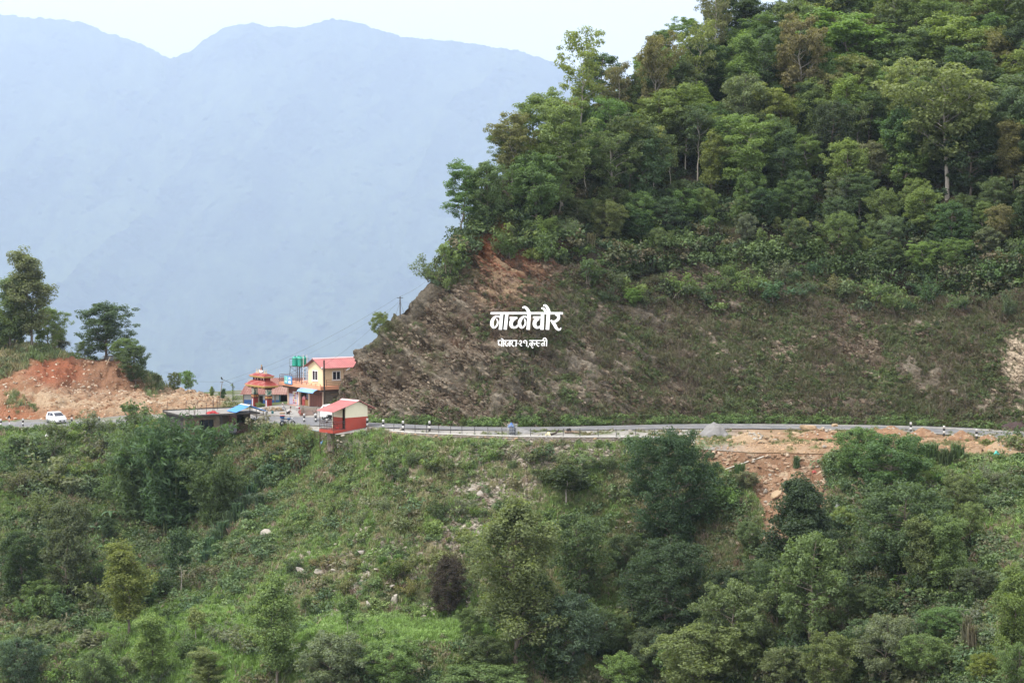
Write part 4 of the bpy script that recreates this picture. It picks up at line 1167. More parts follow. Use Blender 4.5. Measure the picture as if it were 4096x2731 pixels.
def tints(*cols, w=None, var=0.18, by=None, gain=2.0):
    cols = np.array(cols)
    def f(u, v, p, g):
        n = len(u)
        t = fbm(p[:, 0] / 4, p[:, 1] / 4, p[:, 2] / 4, 3, 131) * 0.7 + g.random(n) * 0.45 - 0.07
        if by is not None: t = t + by(u, v)
        x = np.clip((t - 0.25) / 0.5, 0, 0.999) * (len(cols) - 1)
        i = x.astype(int); fr = (x - i)[:, None]
        c = cols[i] * (1 - fr) + cols[np.minimum(i + 1, len(cols) - 1)] * fr
        return gain * np.array((1.05, 1.0, 1.22) if gain > 1.05 else (1.0, 1.0, 1.0)) * c * (1 + var * (g.random((n, 1)) * 2 - 1))
    return f
def spill_at(u, v):
    return (in_poly(u, v, [(2790, 1785), (3310, 1778), (3290, 1850), (3330, 1960), (3290, 2060), (3240, 2190), (3030, 2190), (3055, 2030), (2990, 1935), (2910, 1880), (2830, 1860)])).astype(float)
lushf = lambda u, v: np.clip(blob(u, v, 720, 2600, 480, 190) + blob(u, v, 1650, 2530, 420, 60), 0, 1)
patch = lambda x, y, z, s, k: sstep(0.4, 0.6, fbm(x / s, y / s, z / s, 3, k))
ns = lambda u, w: 1 - spill_at(u, w)
vtop_of = lambda u: v_of(zb(u) - 0.06, interp(u, YN))
clear = lambda u, w: (1 - (1 - sstep(10, 34, w - vtop_of(u))) * np.clip(sstep(1230, 1260, u) - (u > 1390) * (u < 1545), 0, 1)) * (1 - blob(u, w, 1318, 1740, 80, 36)) * (1 - 0.65 * blob(u, w, 950, 1740, 110, 36))
ns = lambda u, w: (1 - spill_at(u, w)) * clear(u, w)
near_w = lambda u, w, x, y, z: ns(u, w) * (0.35 + 0.65 * patch(x, y, z, 4, 141)) * (1 - 0.45 * blob(u, w, 1500, 2300, 380, 160)) * (1 - 0.75 * np.clip(blob(u, w, 2000, 1960, 170, 60) + blob(u, w, 1850, 2130, 100, 80) + blob(u, w, 2200, 1830, 420, 40), 0, 1))
LFT = lambda u: 1 - sstep(900, 1300, u)
def stone_tint(u, v, p, g):
    a = tints((0.24, 0.2, 0.155), (0.29, 0.255, 0.21), (0.37, 0.335, 0.28), gain=1.0)(u, v, p, g)
    b = tints((0.19, 0.115, 0.07), (0.25, 0.165, 0.11), (0.38, 0.3, 0.22), gain=1.0)(u, v, p, g)
    s = spill_at(u, v)[:, None]
    return a * (1 - s) + b * s
def rock_tint(u, v, p, g):
    a = tints((0.065, 0.05, 0.04), (0.11, 0.09, 0.074), (0.15, 0.132, 0.112), (0.235, 0.212, 0.182), gain=1.0)(u, v, p, g)
    r = np.clip(blob(u, v, 2010, 960, 170, 120) + 0.4 * blob(u, v, 2040, 1130, 180, 120), 0, 1)[:, None]
    pl = np.clip(blob(u, v, 4075, 1440, 60, 130), 0, 1)[:, None]
    a = a * np.array((1.06, 0.97, 0.84))
    a = a * (1 - r) + r * np.array((0.16, 0.075, 0.045)) * (0.7 + 0.7 * g.random((len(u), 1)))
    return a * (1 - pl) + pl * np.array((0.38, 0.31, 0.23)) * (0.7 + 0.5 * g.random((len(u), 1)))
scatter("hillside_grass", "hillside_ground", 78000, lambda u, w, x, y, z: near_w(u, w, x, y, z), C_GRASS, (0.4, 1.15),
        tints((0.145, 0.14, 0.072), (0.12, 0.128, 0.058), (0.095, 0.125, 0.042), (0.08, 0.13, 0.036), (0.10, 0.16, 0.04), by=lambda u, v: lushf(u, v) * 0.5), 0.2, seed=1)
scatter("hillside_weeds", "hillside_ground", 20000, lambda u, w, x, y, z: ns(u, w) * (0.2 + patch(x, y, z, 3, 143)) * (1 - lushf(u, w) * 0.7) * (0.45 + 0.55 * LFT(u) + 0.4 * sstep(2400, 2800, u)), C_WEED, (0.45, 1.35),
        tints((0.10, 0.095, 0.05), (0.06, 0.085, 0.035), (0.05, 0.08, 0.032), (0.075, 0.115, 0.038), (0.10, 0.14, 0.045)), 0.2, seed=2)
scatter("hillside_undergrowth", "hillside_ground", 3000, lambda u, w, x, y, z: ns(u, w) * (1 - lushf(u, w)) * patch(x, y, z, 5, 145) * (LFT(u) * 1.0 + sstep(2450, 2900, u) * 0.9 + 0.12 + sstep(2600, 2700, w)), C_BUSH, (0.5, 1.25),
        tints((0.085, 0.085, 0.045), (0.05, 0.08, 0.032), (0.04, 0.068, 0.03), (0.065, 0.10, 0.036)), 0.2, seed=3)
scatter("dry_grass", "hillside_ground", 4200, lambda u, w, x, y, z: ns(u, w) * (1 - lushf(u, w)) * (patch(x, y, z, 3, 147) * 0.6 + 0.2) * (LFT(u) * 1.3 + 0.4 + 1.5 * blob(u, w, 3980, 2120, 180, 120)), C_GRASS, (0.6, 1.6),
        tints((0.20, 0.155, 0.105), (0.17, 0.13, 0.085), (0.14, 0.12, 0.075), gain=1.4), 0.45, seed=4)
scatter("hillside_stones", "hillside_ground", 7500, lambda u, w, x, y, z: spill_at(u, w) * 0.6 + (patch(x, y, z, 2.5, 149) ** 2) * (0.25 + 2.2 * blob(u, w, 1500, 2300, 380, 160)) * (1 - LFT(u) * 0.9) * (1 - sstep(2430, 2480, w)) + 2.2 * np.clip(blob(u, w, 2000, 1960, 170, 60) + blob(u, w, 1850, 2130, 100, 80) + blob(u, w, 2200, 1830, 420, 40), 0, 1), C_STONE, (0.12, 0.75),
        lambda u, v, p, g: stone_tint(u, v, p, g), 0.35, seed=5)
# hill: undergrowth in the forest, dry and green tufts and broken rock on the cut
rockm = lambda u, w: sstep(-10, 20, w - np.maximum(interp(u, rim), interp(u, crest) + 0.16 * (interp(u, toe) - interp(u, crest))))
scatter("yard_rubble", "road_bench", 4200, lambda u, w, x, y, z: (y < 216 - 6 * (u < 2700)) * (u > 1560) * (0.15 + 3 * sstep(2650, 2800, u) * (1 - sstep(200, 212, y))), C_STONE, (0.1, 0.42),
        lambda u, v, p, g: np.where((u > 2650)[:, None], np.array((0.33, 0.22, 0.135)), np.array((0.27, 0.255, 0.23))) * (0.6 + 0.9 * g.random((len(u), 1))), 0.3, seed=15)
scatter("yard_grass", "road_bench", 1500, lambda u, w, x, y, z: (y < 213) * (u > 1600) * (sstep(0.52, 0.6, fbm(x / 2.5, y / 2.5, 0, 3, 47)) + 0.05), C_GRASS, (0.3, 0.7),
        tints((0.12, 0.11, 0.05), (0.09, 0.12, 0.04), gain=1.6), 0.3, seed=16)
scatter("forest_undergrowth", "hill_slope", 9000, lambda u, w, x, y, z: (1 - rockm(u, w)) * sstep(1740, 1850, u) * (0.4 + patch(x, y, z, 6, 151)) + 0.12 * sstep(2500, 2900, u) * (1 - sstep(1180, 1330, w)) * patch(x, y, z, 3, 161), C_BUSH, (0.6, 1.6),
        tints((0.085, 0.08, 0.04), (0.04, 0.062, 0.028), (0.034, 0.058, 0.026), (0.055, 0.09, 0.033), (0.09, 0.13, 0.04), gain=1.55), 0.25, seed=6)
scatter("rim_undergrowth", "hill_slope", 800, lambda u, w, x, y, z: sstep(1800, 1900, u) * (patch(x, y, z, 2.5, 159) ** 2) * np.exp(-((w - interp(u, rim) + 8) / 34) ** 2) * (interp(u, rim) > interp(u, crest) + 60), C_BUSH, (0.6, 1.5),
        tints((0.10, 0.09, 0.05), (0.05, 0.075, 0.03), (0.06, 0.095, 0.033), (0.08, 0.12, 0.04), gain=1.55), 0.3, seed=7)
bare = lambda u, w: np.clip(blob(u, w, 1990, 1040, 190, 150) + blob(u, w, 1600, 1480, 260, 240) * 0.75 + blob(u, w, 1950, 1500, 150, 180) * 0.4 + blob(u, w, 4075, 1440, 60, 130), 0, 1)
scatter("rock_cut_dry_grass", "hill_slope", 24000, lambda u, w, x, y, z: rockm(u, w) * (0.06 + 0.94 * patch(x, y, z, 2.6, 153)) * (1 - 0.95 * bare(u, w)) * (0.12 + 0.88 * sstep(1900, 2650, u)), C_GRASS, (0.35, 1.15),
        tints((0.12, 0.10, 0.066), (0.10, 0.095, 0.05), (0.09, 0.10, 0.045), (0.08, 0.105, 0.04), gain=1.25), 0.45, seed=8)
scatter("rock_cut_green", "hill_slope", 7500, lambda u, w, x, y, z: rockm(u, w) * (sstep(0.56, 0.66, HILL_GRASS(u, w, x, y, z)) + 0.9 * sstep(1640, 1675, w) + 0.7 * blob(u, w, 4000, 1560, 160, 180) + 0.5 * sstep(2500, 2900, u) * (1 - sstep(1150, 1280, w))) * (1 - bare(u, w)), C_WEED, (0.35, 1.0),
        tints((0.09, 0.09, 0.042), (0.065, 0.085, 0.034), (0.07, 0.105, 0.036), (0.09, 0.13, 0.042), gain=1.3), 0.3, seed=9)
scatter("rock_cut_rubble", "hill_slope", 26000, lambda u, w, x, y, z: rockm(u, w) * (0.1 + 1.3 * patch(x, y, z, 1.8, 155) * (0.3 + 0.7 * patch(x, y, z, 6, 165))) * (0.35 + 0.65 * (1 - sstep(1950, 2500, u)) + 1.2 * blob(u, w, 3250, 1400, 260, 130) + 0.9 * blob(u, w, 2500, 1590, 330, 60) + 0.6 * blob(u, w, 3000, 1600, 500, 40) + 3 * blob(u, w, 4075, 1440, 60, 130)), C_STONE, (0.15, 0.7),
        rock_tint, 0.28, 0.03, align=(0.35, 0.5), seed=10)
scatter("roadside_weeds", "hill_slope", 2000, lambda u, w, x, y, z: sstep(-40, -8, w - interp(u, toe)) * (0.1 + patch(x, y, z, 2.2, 163)) * (u > 1480), C_WEED, (0.35, 0.95),
        tints((0.07, 0.10, 0.034), (0.075, 0.125, 0.036), (0.06, 0.095, 0.034), (0.095, 0.15, 0.045)), 0.2, seed=11)
scatter("terrace_rubble", "earth_terrace", 9000, lambda u, w, x, y, z: (0.4 + patch(x, y, z, 2.5, 157)) * (w > 1440) * (0.5 + blob(u, w, 650, 1600, 480, 70) * 1.2), C_STONE, (0.12, 0.62),
        tints((0.24, 0.125, 0.07), (0.31, 0.195, 0.12), (0.38, 0.28, 0.19), (0.50, 0.42, 0.33), gain=1.0), 0.35, seed=12)
scatter("terrace_grass", "earth_terrace", 3800, lambda u, w, x, y, z: (1 - sstep(1420, 1436, w)) * (u < 700) + blob(u, w, 0, 1435, 130, 50) + blob(u, w, 610, 1500, 50, 60) + 0.8 * blob(u, w, 55, 1610, 60, 30) + 0.5 * blob(u, w, 930, 1625, 50, 20), C_GRASS, (0.9, 2.2),
        tints((0.14, 0.12, 0.06), (0.09, 0.105, 0.045), (0.075, 0.11, 0.04)), 0.3, seed=13)
scatter("terrace_weeds", "earth_terrace", 900, lambda u, w, x, y, z: (1 - sstep(1425, 1440, w)) * (u < 720) + blob(u, w, 0, 1435, 130, 50) + blob(u, w, 600, 1490, 60, 60) + 0.7 * blob(u, w, 135, 1620, 40, 26), C_BUSH, (0.4, 1.0),
        tints((0.06, 0.075, 0.035), (0.05, 0.08, 0.03), (0.08, 0.11, 0.04)), 0.3, seed=14)
# ================================================================== buildings
PINK = paint("faded_red_sheet_roof", (0.41, 0.135, 0.13), 0.6, 0.16, 0.8, dirt=(0.38, 0.19, 0.17), spec=0.4)
PINK_CAP = paint("pale_pink_ridge", (0.66, 0.42, 0.42), 0.5, 0.1, 0.8)
RED = paint("red_wall_paint", (0.36, 0.062, 0.042), 0.8, 0.10, 0.7, dirt=(0.30, 0.07, 0.05))
CREAM = paint("cream_wall_paint", (0.66, 0.63, 0.48), 0.85, 0.05, 0.6, dirt=(0.60, 0.57, 0.44))
YELLOW = paint("pale_yellow_plaster", (0.72, 0.57, 0.37), 0.85, 0.05, 0.5, dirt=(0.68, 0.53, 0.34))
PEACH = paint("peach_paint", (0.66, 0.31, 0.19), 0.8, 0.08, 0.8, dirt=(0.52, 0.27, 0.18))
PEACH_PALE = paint("pale_peach_column", (0.68, 0.50, 0.38), 0.8, 0.08, 0.8)
BROWN_SHUT = paint("brown_metal_shutter", (0.20, 0.075, 0.055), 0.6, 0.15, 1.0)
LAV = paint("lavender_plaster", (0.42, 0.42, 0.56), 0.85, 0.06, 0.7)
DKMETAL = paint("dark_brown_metal", (0.065, 0.04, 0.035), 0.5, 0.2, 2.0, spec=0.4)
RAIL = paint("brown_railing_paint", (0.115, 0.05, 0.042), 0.5, 0.2, 2.0, spec=0.4)
WHITE = paint("white_paint", (0.78, 0.78, 0.78), 0.6, 0.06, 1.5)
GLASS = paint("dark_window_glass", (0.015, 0.018, 0.03), 0.12, 0.1, 1.0, spec=0.6)
DARK_IN = paint("painted_interior_shade", (0.02, 0.018, 0.017), 0.95, 0.2, 1.0)  # near-black sheets of this paint the shade inside doorways and openings
CONC = paint("weathered_concrete", (0.30, 0.285, 0.265), 0.9, 0.2, 0.6, bump=0.3, dirt=(0.19, 0.18, 0.165))
CONC_DK = paint("stained_concrete", (0.062, 0.056, 0.052), 0.9, 0.35, 0.9, bump=0.3, dirt=(0.05, 0.046, 0.042))
GREYP = paint("grey_post_paint", (0.085, 0.083, 0.085), 0.6, 0.15, 2.0)
WOOD = paint("weathered_wood", (0.22, 0.165, 0.12), 0.9, 0.3, 2.5, bump=0.3, stretch=(1, 1, 0.2))
RUST = paint("rusty_sheet_roof", (0.23, 0.105, 0.085), 0.7, 0.25, 0.9, dirt=(0.36, 0.25, 0.21))
BLACK = paint("black_paint", (0.018, 0.018, 0.018), 0.6, 0.2, 2.0)
RUBBER = paint("tyre_rubber", (0.02, 0.02, 0.02), 0.85, 0.2, 3.0)
STEEL = paint("bare_steel", (0.45, 0.45, 0.46), 0.35, 0.1, 3.0, metal=0.9)
TAN_ST = paint("tan_stone", (0.36, 0.265, 0.17), 0.95, 0.25, 1.2, bump=0.6, dirt=(0.3, 0.2, 0.12))
GREY_ST = paint("grey_field_stone", (0.30, 0.275, 0.245), 0.95, 0.3, 1.2, bump=0.6, dirt=(0.2, 0.16, 0.12))
PALE_ST = paint("pale_boulder_stone", (0.35, 0.32, 0.275), 0.95, 0.18, 0.9, bump=0.6, dirt=(0.33, 0.28, 0.22))
MASON = paint("rough_masonry", (0.235, 0.20, 0.165), 0.95, 0.3, 1.6, bump=0.8, dirt=(0.14, 0.10, 0.08))

def corrugated(name, a, b, c, d, mat, parent, pitch=0.22, amp=0.025, th=0.02):
    """ribbed metal sheet; a-b is the upper edge, d-c the lower edge, ribs run from top to bottom"""
    a, b, c, d = map(Vector, (a, b, c, d))
    n = max(4, int((b - a).length / pitch) * 2)
    nrm = (b - a).cross(d - a).normalized()
    if nrm.z < 0: nrm = -nrm
    mb = MB(); vs, fs = [], []
    for i in range(n + 1):
        t = i / n; o = nrm * (amp if i % 2 else -amp)
        vs += [a.lerp(b, t) + o, d.lerp(c, t) + o, a.lerp(b, t) + o - nrm * th, d.lerp(c, t) + o - nrm * th]
    for i in range(n):
        p, q = 4 * i, 4 * i + 4
        fs += [(p, q, q + 1, p + 1), (p + 2, p + 3, q + 3, q + 2), (p, p + 2, q + 2, q), (p + 1, q + 1, q + 3, p + 3)]
    fs += [(0, 1, 3, 2), (4 * n, 4 * n + 2, 4 * n + 3, 4 * n + 1)]
    mb.add(vs, fs)
    return mb.build(name, mat, parent)
def rail_run(root, p, q, h, rails, post_every, mat=RAIL, r=0.025, posts=True):
    """a run of railing: each post and each rail a part"""
    p, q = Vector(p), Vector(q); L = (q - p).length
    n = max(1, round(L / post_every))
    if posts:
        for i in range(n + 1):
            b = p.lerp(q, i / n); MB().tube([b, b + Vector((0, 0, h))], r * 1.2, 6).build("railing_post", mat, root)
    for k in range(rails):
        z = h * (1 - k / max(1, rails)) - (0 if k == 0 else 0.03)
        MB().tube([p + Vector((0, 0, z)), q + Vector((0, 0, z))], r, 6).build("rail", mat, root)

# ------------------------------------------------------------------ red and cream cabin on the road's edge
K0 = P(1332, 1723, 215)
k = thing("cabin", "small red and cream cabin with pink sheet roof and railed porch on posts", "cabin", K0, math.atan2(0.68, 0.73))
def kroof(x): return 2.08 + (x + 0.2) * 0.285 if x <= 3.45 else 3.12 - (x - 3.45) * 0.435
def kwall(name, x0, x1, y0, y1, mat, z0, top):
    mb = MB()
    if x1 - x0 > y1 - y0:
        xs = [x0] + ([3.45] if x0 < 3.45 < x1 else []) + [x1]
        tp = [(x, y0, min(top, kroof(x) - 0.06)) for x in reversed(xs)]
        mb.prism([(x0, y0, z0), (x1, y0, z0)] + tp, (0, y1 - y0, 0))
    else:
        zt = min(top, kroof(x0) - 0.06)
        mb.span(x0, x1, y0, y1, z0, zt)
    return mb.build(name, mat, k)
kwall("lower_wall", 1.75, 4.8, 0.0, 0.12, RED, -0.25, 1.30)
kwall("upper_wall", 1.75, 4.8, 0.003, 0.117, CREAM, 1.30, 9)
kwall("lower_wall", 1.75, 1.87, 0.62, 2.3, RED, 0.0, 1.30)
kwall("upper_wall", 1.753, 1.867, 0.62, 2.3, CREAM, 1.30, 9)
kwall("lower_wall", 4.68, 4.80, 0.123, 2.3, RED, -0.25, 1.30)
kwall("upper_wall", 4.683, 4.797, 0.123, 2.3, CREAM, 1.30, 9)
kwall("back_wall", 1.75, 4.8, 2.3, 2.42, CREAM, -0.2, 9)
MB().span(1.80, 1.84, 0.14, 0.60, 0.02, 2.2).build("door", DARK_IN, k)  # dark sheet in the open doorway, painting the shade of the room behind
MB().span(1.72, 1.80, 0.12, 0.19, 0.0, 2.5).build("door_frame", DKMETAL, k)
MB().span(1.87, 4.68, 0.13, 2.29, -0.1, 0.02).build("floor", CONC, k)
mb = MB(); mb.span(-0.02, 1.749, -0.02, 2.42, -0.28, 0.05); mb.build("porch_floor", RED, k)
mb = MB(); mb.span(1.70, 4.95, -0.10, 0.0 - 0.003, -0.42, -0.2); mb.build("plinth", RED, k)
corrugated("roof_slope", (3.45, -0.32, 3.12), (3.45, 2.75, 3.12), (-0.25, 2.75, 2.065), (-0.25, -0.32, 2.065), PINK, k)
corrugated("roof_slope", (3.45, 2.75, 3.12), (3.45, -0.32, 3.12), (5.75, -0.32, 2.12), (5.75, 2.75, 2.12), PINK, k)
mb = MB(); mb.prism([(3.05, -0.34, 3.05), (3.45, -0.34, 3.18), (3.75, -0.34, 3.05), (3.45, -0.34, 3.15)], (0, 3.12, 0)); mb.build("ridge_cap", PINK_CAP, k)
for y in (-0.22, 2.6):
    MB().tube([(-0.2, y, 2.03), (3.45, y, 3.06), (5.7, y, 2.07)], 0.03, 5).build("rafter", DKMETAL, k)
for y in (0.02, 2.35):
    MB().tube([(0.03, y, -2.6), (0.03, y, 2.08)], 0.045, 7).build("porch_post", DKMETAL, k)
MB().tube([(1.3, 2.3, -2.6), (1.3, 2.3, -0.25)], 0.045, 7).build("porch_post", DKMETAL, k)
for (p, q) in (((0.03, 0.02), (0.03, 2.35)), ((0.03, 0.02), (1.7, 0.02)), ((0.03, 2.35), (1.7, 2.35))):
    for z in (0.95, 0.75, 0.12):
        MB().tube([(*p, z), (*q, z)], 0.032, 5).build("rail", DKMETAL, k)
    n = 8
    for i in range(1, n):
        x, y = p[0] + (q[0] - p[0]) * i / n, p[1] + (q[1] - p[1]) * i / n
        MB().tube([(x, y, 0.12), (x, y, 0.75)], 0.02, 4).build("baluster", DKMETAL, k)
mb = MB(); mb.span(0.9, 4.6, 0.25, 2.2, -2.4, -0.43); mb.build("stone_footing", MASON, k)
t = thing("stool", "red plastic stool on the cabin's porch", "stool", K0 + Vector((0.42, 0.55, 0.06)), 0.6)
MB().lathe((0, 0, 0.24), [(0.02, 0.04), (0.15, 0.04), (0.16, 0.0), (0.12, 0.0)], 12).build("seat", paint("red_plastic", (0.55, 0.02, 0.02), 0.4, 0.1, 2), t)
for a in range(4):
    c, s = math.cos(a * 1.57 + .78), math.sin(a * 1.57 + .78)
    MB().tube([(c * .1, s * .1, .24), (c * .14, s * .14, 0)], 0.018, 5).build("leg", _mc["red_plastic"], t)
t = thing("plank_stack", "stack of grey boards leaning under the cabin", "boards", K0 + Vector((0.62, 0.15, -1.75)), 0.5)
for i in range(9):
    MB().box((0.3 + (i % 2) * 0.05, 0.0, i * 0.135), (0.95, 0.45, 0.09), rz=(i % 3 - 1) * 0.06).build("plank", CONC, t)
def cloth(name, label, cat, loc, w, d, h, mat, seed=0, rz=0.0):
    """a crumpled sheet or bag lying on the ground"""
    g = np.random.default_rng(seed); n = 9
    xs, ys = np.meshgrid(np.linspace(-1, 1, n), np.linspace(-1, 1, n))
    r = np.hypot(xs, ys)
    zz_ = h * np.clip(1 - r * r * 0.75, 0, 1) * (0.55 + 0.8 * g.random((n, n)))
    v = np.stack([xs * w / 2 * (1 + 0.15 * g.normal(size=(n, n))), ys * d / 2 * (1 + 0.15 * g.normal(size=(n, n))), zz_], -1)
    me = raw_mesh(name, v, grid_faces(n, n)); o = link(name, me, mat)
    o.location = loc; o.rotation_euler = (0, 0, rz)
    m_ = o.modifiers.new("thickness", 'SOLIDIFY'); m_.thickness = 0.02
    return tag(o, label, cat)
def on_ground(u, v, up=0.0):
    h = hit(u, v); k_ = 0
    while h is None and k_ < 40: k_ += 1; h = hit(u, v + 3 * k_)
    return h[0] + Vector((0, 0, up))
cloth("tarpaulin", "crumpled blue tarpaulin on the bank below the cabin", "tarpaulin", on_ground(1292, 1778, 0.05), 0.7, 0.5, 0.35, paint("blue_tarp", (0.06, 0.16, 0.42), 0.5, 0.15, 3), 3)
t = tag(MB().box((0, 0, 0.13), (0.72, 0.5, 0.30)).build("concrete_block", CONC, bevel=0.02), "low grey concrete block at the right corner of the red cabin", "block")
t.location = PB(1479, 1719); t.rotation_euler.z = 0.7

# ------------------------------------------------------------------ yellow house with shops below
H0 = P(1292, 1641, 252); H0.z = -1.05
RZ = math.atan2(0.56, 0.83)
h = thing("shop_house", "two-storey pale yellow house with pink roof, shops below and a roof terrace", "house", H0, RZ)
def hz(x, y, z): return H0 + Matrix.Rotation(RZ, 3, 'Z') @ Vector((x, y, z))
mb = MB()
mb.span(0.0, 0.15, 0.0, 3.9, 2.96, 5.35); mb.prism([(0, 0, 5.35), (0, 3.9, 5.35), (0, 1.95, 6.2)], (0.15, 0, 0)); mb.build("gable_wall", YELLOW, h)
MB().span(0.153, 7.0, 0.0, 0.15, 2.96, 5.35).build("front_wall", YELLOW, h)
MB().span(0.153, 7.0, 3.75, 3.9, 2.96, 5.35).build("rear_wall", YELLOW, h)
mb = MB(); mb.span(6.85, 7.0, 0.153, 3.747, 2.96, 5.35); mb.build("end_wall", YELLOW, h)
corrugated("roof_slope", (-0.45, 1.95, 6.36), (7.5, 1.95, 6.36), (7.5, -0.6, 5.22), (-0.45, -0.6, 5.22), PINK, h, 0.25)
corrugated("roof_slope", (7.5, 1.95, 6.36), (-0.45, 1.95, 6.36), (-0.45, 4.5, 5.22), (7.5, 4.5, 5.22), PINK, h, 0.25)
MB().prism([(-0.47, 1.7, 6.29), (-0.47, 1.95, 6.42), (-0.47, 2.2, 6.29), (-0.47, 1.95, 6.38)], (7.99, 0, 0)).build("ridge_cap", PINK_CAP, h)
MB().prism([(-0.40, -0.55, 5.17), (-0.40, 1.95, 6.28), (-0.40, 4.45, 5.17), (-0.40, 4.45, 5.08), (-0.40, 1.95, 6.18), (-0.40, -0.55, 5.08)], (0.06, 0, 0)).build("barge_board", DKMETAL, h)
def window(root, face, c, w, hh, name="window", bars=1):
    """framed window; face 'x' lies in a wall facing -x, 'y' in a wall facing -y"""
    def sp(mb, a0, a1, z0, z1, o0, o1):
        if face == 'x': mb.span(c[0] - o1, c[0] - o0, c[1] + a0, c[1] + a1, c[2] + z0, c[2] + z1)
        else: mb.span(c[0] + a0, c[0] + a1, c[1] - o1, c[1] - o0, c[2] + z0, c[2] + z1)
        return mb
    f = MB(); e = 0.09
    for a in ((-w / 2, w / 2, -hh / 2, -hh / 2 + e), (-w / 2, w / 2, hh / 2 - e, hh / 2), (-w / 2, -w / 2 + e, -hh / 2 + e, hh / 2 - e), (w / 2 - e, w / 2, -hh / 2 + e, hh / 2 - e)): sp(f, *a, 0.004, 0.05)
    for i in range(1, bars + 1):
        x = -w / 2 + w * i / (bars + 1); sp(f, x - e / 2, x + e / 2, -hh / 2 + e, hh / 2 - e, 0.004, 0.045)
    fo = f.build(name, WHITE, root)
    for i in range(bars + 1):
        x0 = -w / 2 + w * i / (bars + 1) + (e if i == 0 else e / 2); x1 = -w / 2 + w * (i + 1) / (bars + 1) - (e if i == bars else e / 2)
        sp(MB(), x0, x1, -hh / 2 + e, hh / 2 - e, 0.006, 0.02).build("pane", GLASS, fo)
    sp(MB(), -w / 2 - 0.08, w / 2 + 0.08, -hh / 2 - 0.1, -hh / 2, 0.0, 0.12).build("sill", WHITE, fo)
window(h, 'x', (0, 2.02, 4.18), 1.45, 1.30)
window(h, 'y', (1.95, 0, 4.22), 1.2, 1.12)
window(h, 'y', (4.6, 0, 4.22), 1.2, 1.12)
MB().span(-0.9, 7.0, -1.0, 10.3, 2.52, 2.95).build("floor_slab", PEACH, h)
MB().span(-0.55, 6.9, -0.7, 9.95, 2.25, 2.517).build("slab_beam", paint("brown_beam", (0.13, 0.09, 0.075), 0.85, 0.2, 1), h)
for y in (0.0, 3.75, 6.5, 9.5):
    MB().span(-0.02, 0.26, y - 0.14, y + 0.14, -0.1, 2.248).build("column", PEACH_PALE, h)
MB().span(0.05, 0.12, 0.142, 3.608, 0.0, 2.246).build("roller_shutter", BROWN_SHUT, h)
for y in (0.7, 1.3, 1.9, 2.5, 3.1): MB().span(0.03, 0.05, y, y + 0.03, 0.0, 2.2).build("shutter_seam", DKMETAL, h)
MB().span(1.15, 1.3, 3.6, 6.62, -0.1, 2.247).build("shop_back_wall", LAV, h)
MB().span(0.05, 0.12, 3.892, 6.358, 1.98, 2.246).build("roller_shutter", BROWN_SHUT, h)
MB().span(0.08, 0.22, 6.642, 9.358, -0.05, 1.45).build("shop_front_wall", LAV, h)
MB().span(0.04, 0.15, 6.642, 9.358, 1.45, 2.246).build("roller_shutter", BROWN_SHUT, h)
c_ = MB().span(0.03, 0.08, 7.15, 8.25, 0.1, 1.75).build("glazed_door", WHITE, h)
cc = [(0.5, 0.12, 0.12), (0.55, 0.5, 0.2), (0.2, 0.25, 0.3), (0.6, 0.5, 0.5), (0.35, 0.1, 0.25)]
for i in range(3):
    for j in range(5):
        m_ = paint(f"goods_{(i * 2 + j) % 5}", cc[(i * 2 + j) % 5], 0.4, 0.5, 4)
        MB().span(0.015, 0.03, 7.2 + i * 0.34, 7.5 + i * 0.34, 0.16 + j * 0.31, 0.42 + j * 0.31).build("pane", m_, c_)
MB().span(-0.6, 0.06, 3.4, 9.6, -0.25, 0.0).build("front_step", PEACH, h)
MB().span(0.3, 6.9, 9.36, 9.5, -0.1, 2.247).build("end_wall", PEACH_PALE, h)
MB().span(6.8, 6.95, -0.0, 9.355, -0.1, 2.247).build("rear_wall", PEACH_PALE, h)
MB().span(0.3, 6.79, 0.0, 0.12, -0.1, 2.247).build("side_wall", MASON, h)
rail_run(h, (-0.85, 4.1, 2.95), (-0.85, 10.2, 2.95), 0.95, 5, 1.5)
rail_run(h, (-0.85, 10.2, 2.95), (4.5, 10.2, 2.95), 0.95, 5, 1.8)
rail_run(h, (0.0, -0.95, 2.95), (4.2, -0.95, 2.95), 0.85, 4, 1.9)
rail_run(h, (-0.85, -0.95, 2.95), (-0.85, 4.0, 2.95), 0.28, 1, 1.2)
aw = MB(); n = 8; vs = []
for i in range(n + 1):
    a = i / n; x = -0.1 - 1.5 * math.sin(a * 1.45); z = 2.02 + 0.62 * math.cos(a * 1.45)
    vs += [(x, -0.3, z), (x, 4.1, z), (x, -0.3, z - 0.03), (x, 4.1, z - 0.03)]
fs = []
for i in range(n):
    p, q = 4 * i, 4 * i + 4
    fs += [(p, p + 1, q + 1, q), (p + 2, q + 2, q + 3, p + 3), (p, q, q + 2, p + 2), (p + 1, p + 3, q + 3, q + 1)]
fs += [(0, 2, 3, 1), (4 * n, 4 * n + 1, 4 * n + 3, 4 * n + 2)]
aw.add(vs, fs, 0, True)
AWN = paint("blue_awning_sheet", (0.22, 0.42, 0.66), 0.4, 0.12, 0.8, dirt=(0.36, 0.5, 0.66))
awo = aw.build("awning", AWN, h)
for y in (-0.25, 1.3, 2.8, 4.05): MB().tube([(-0.1, y, 1.75), (-1.5, y, 2.08)], 0.025, 5).build("bracket", DKMETAL, awo)
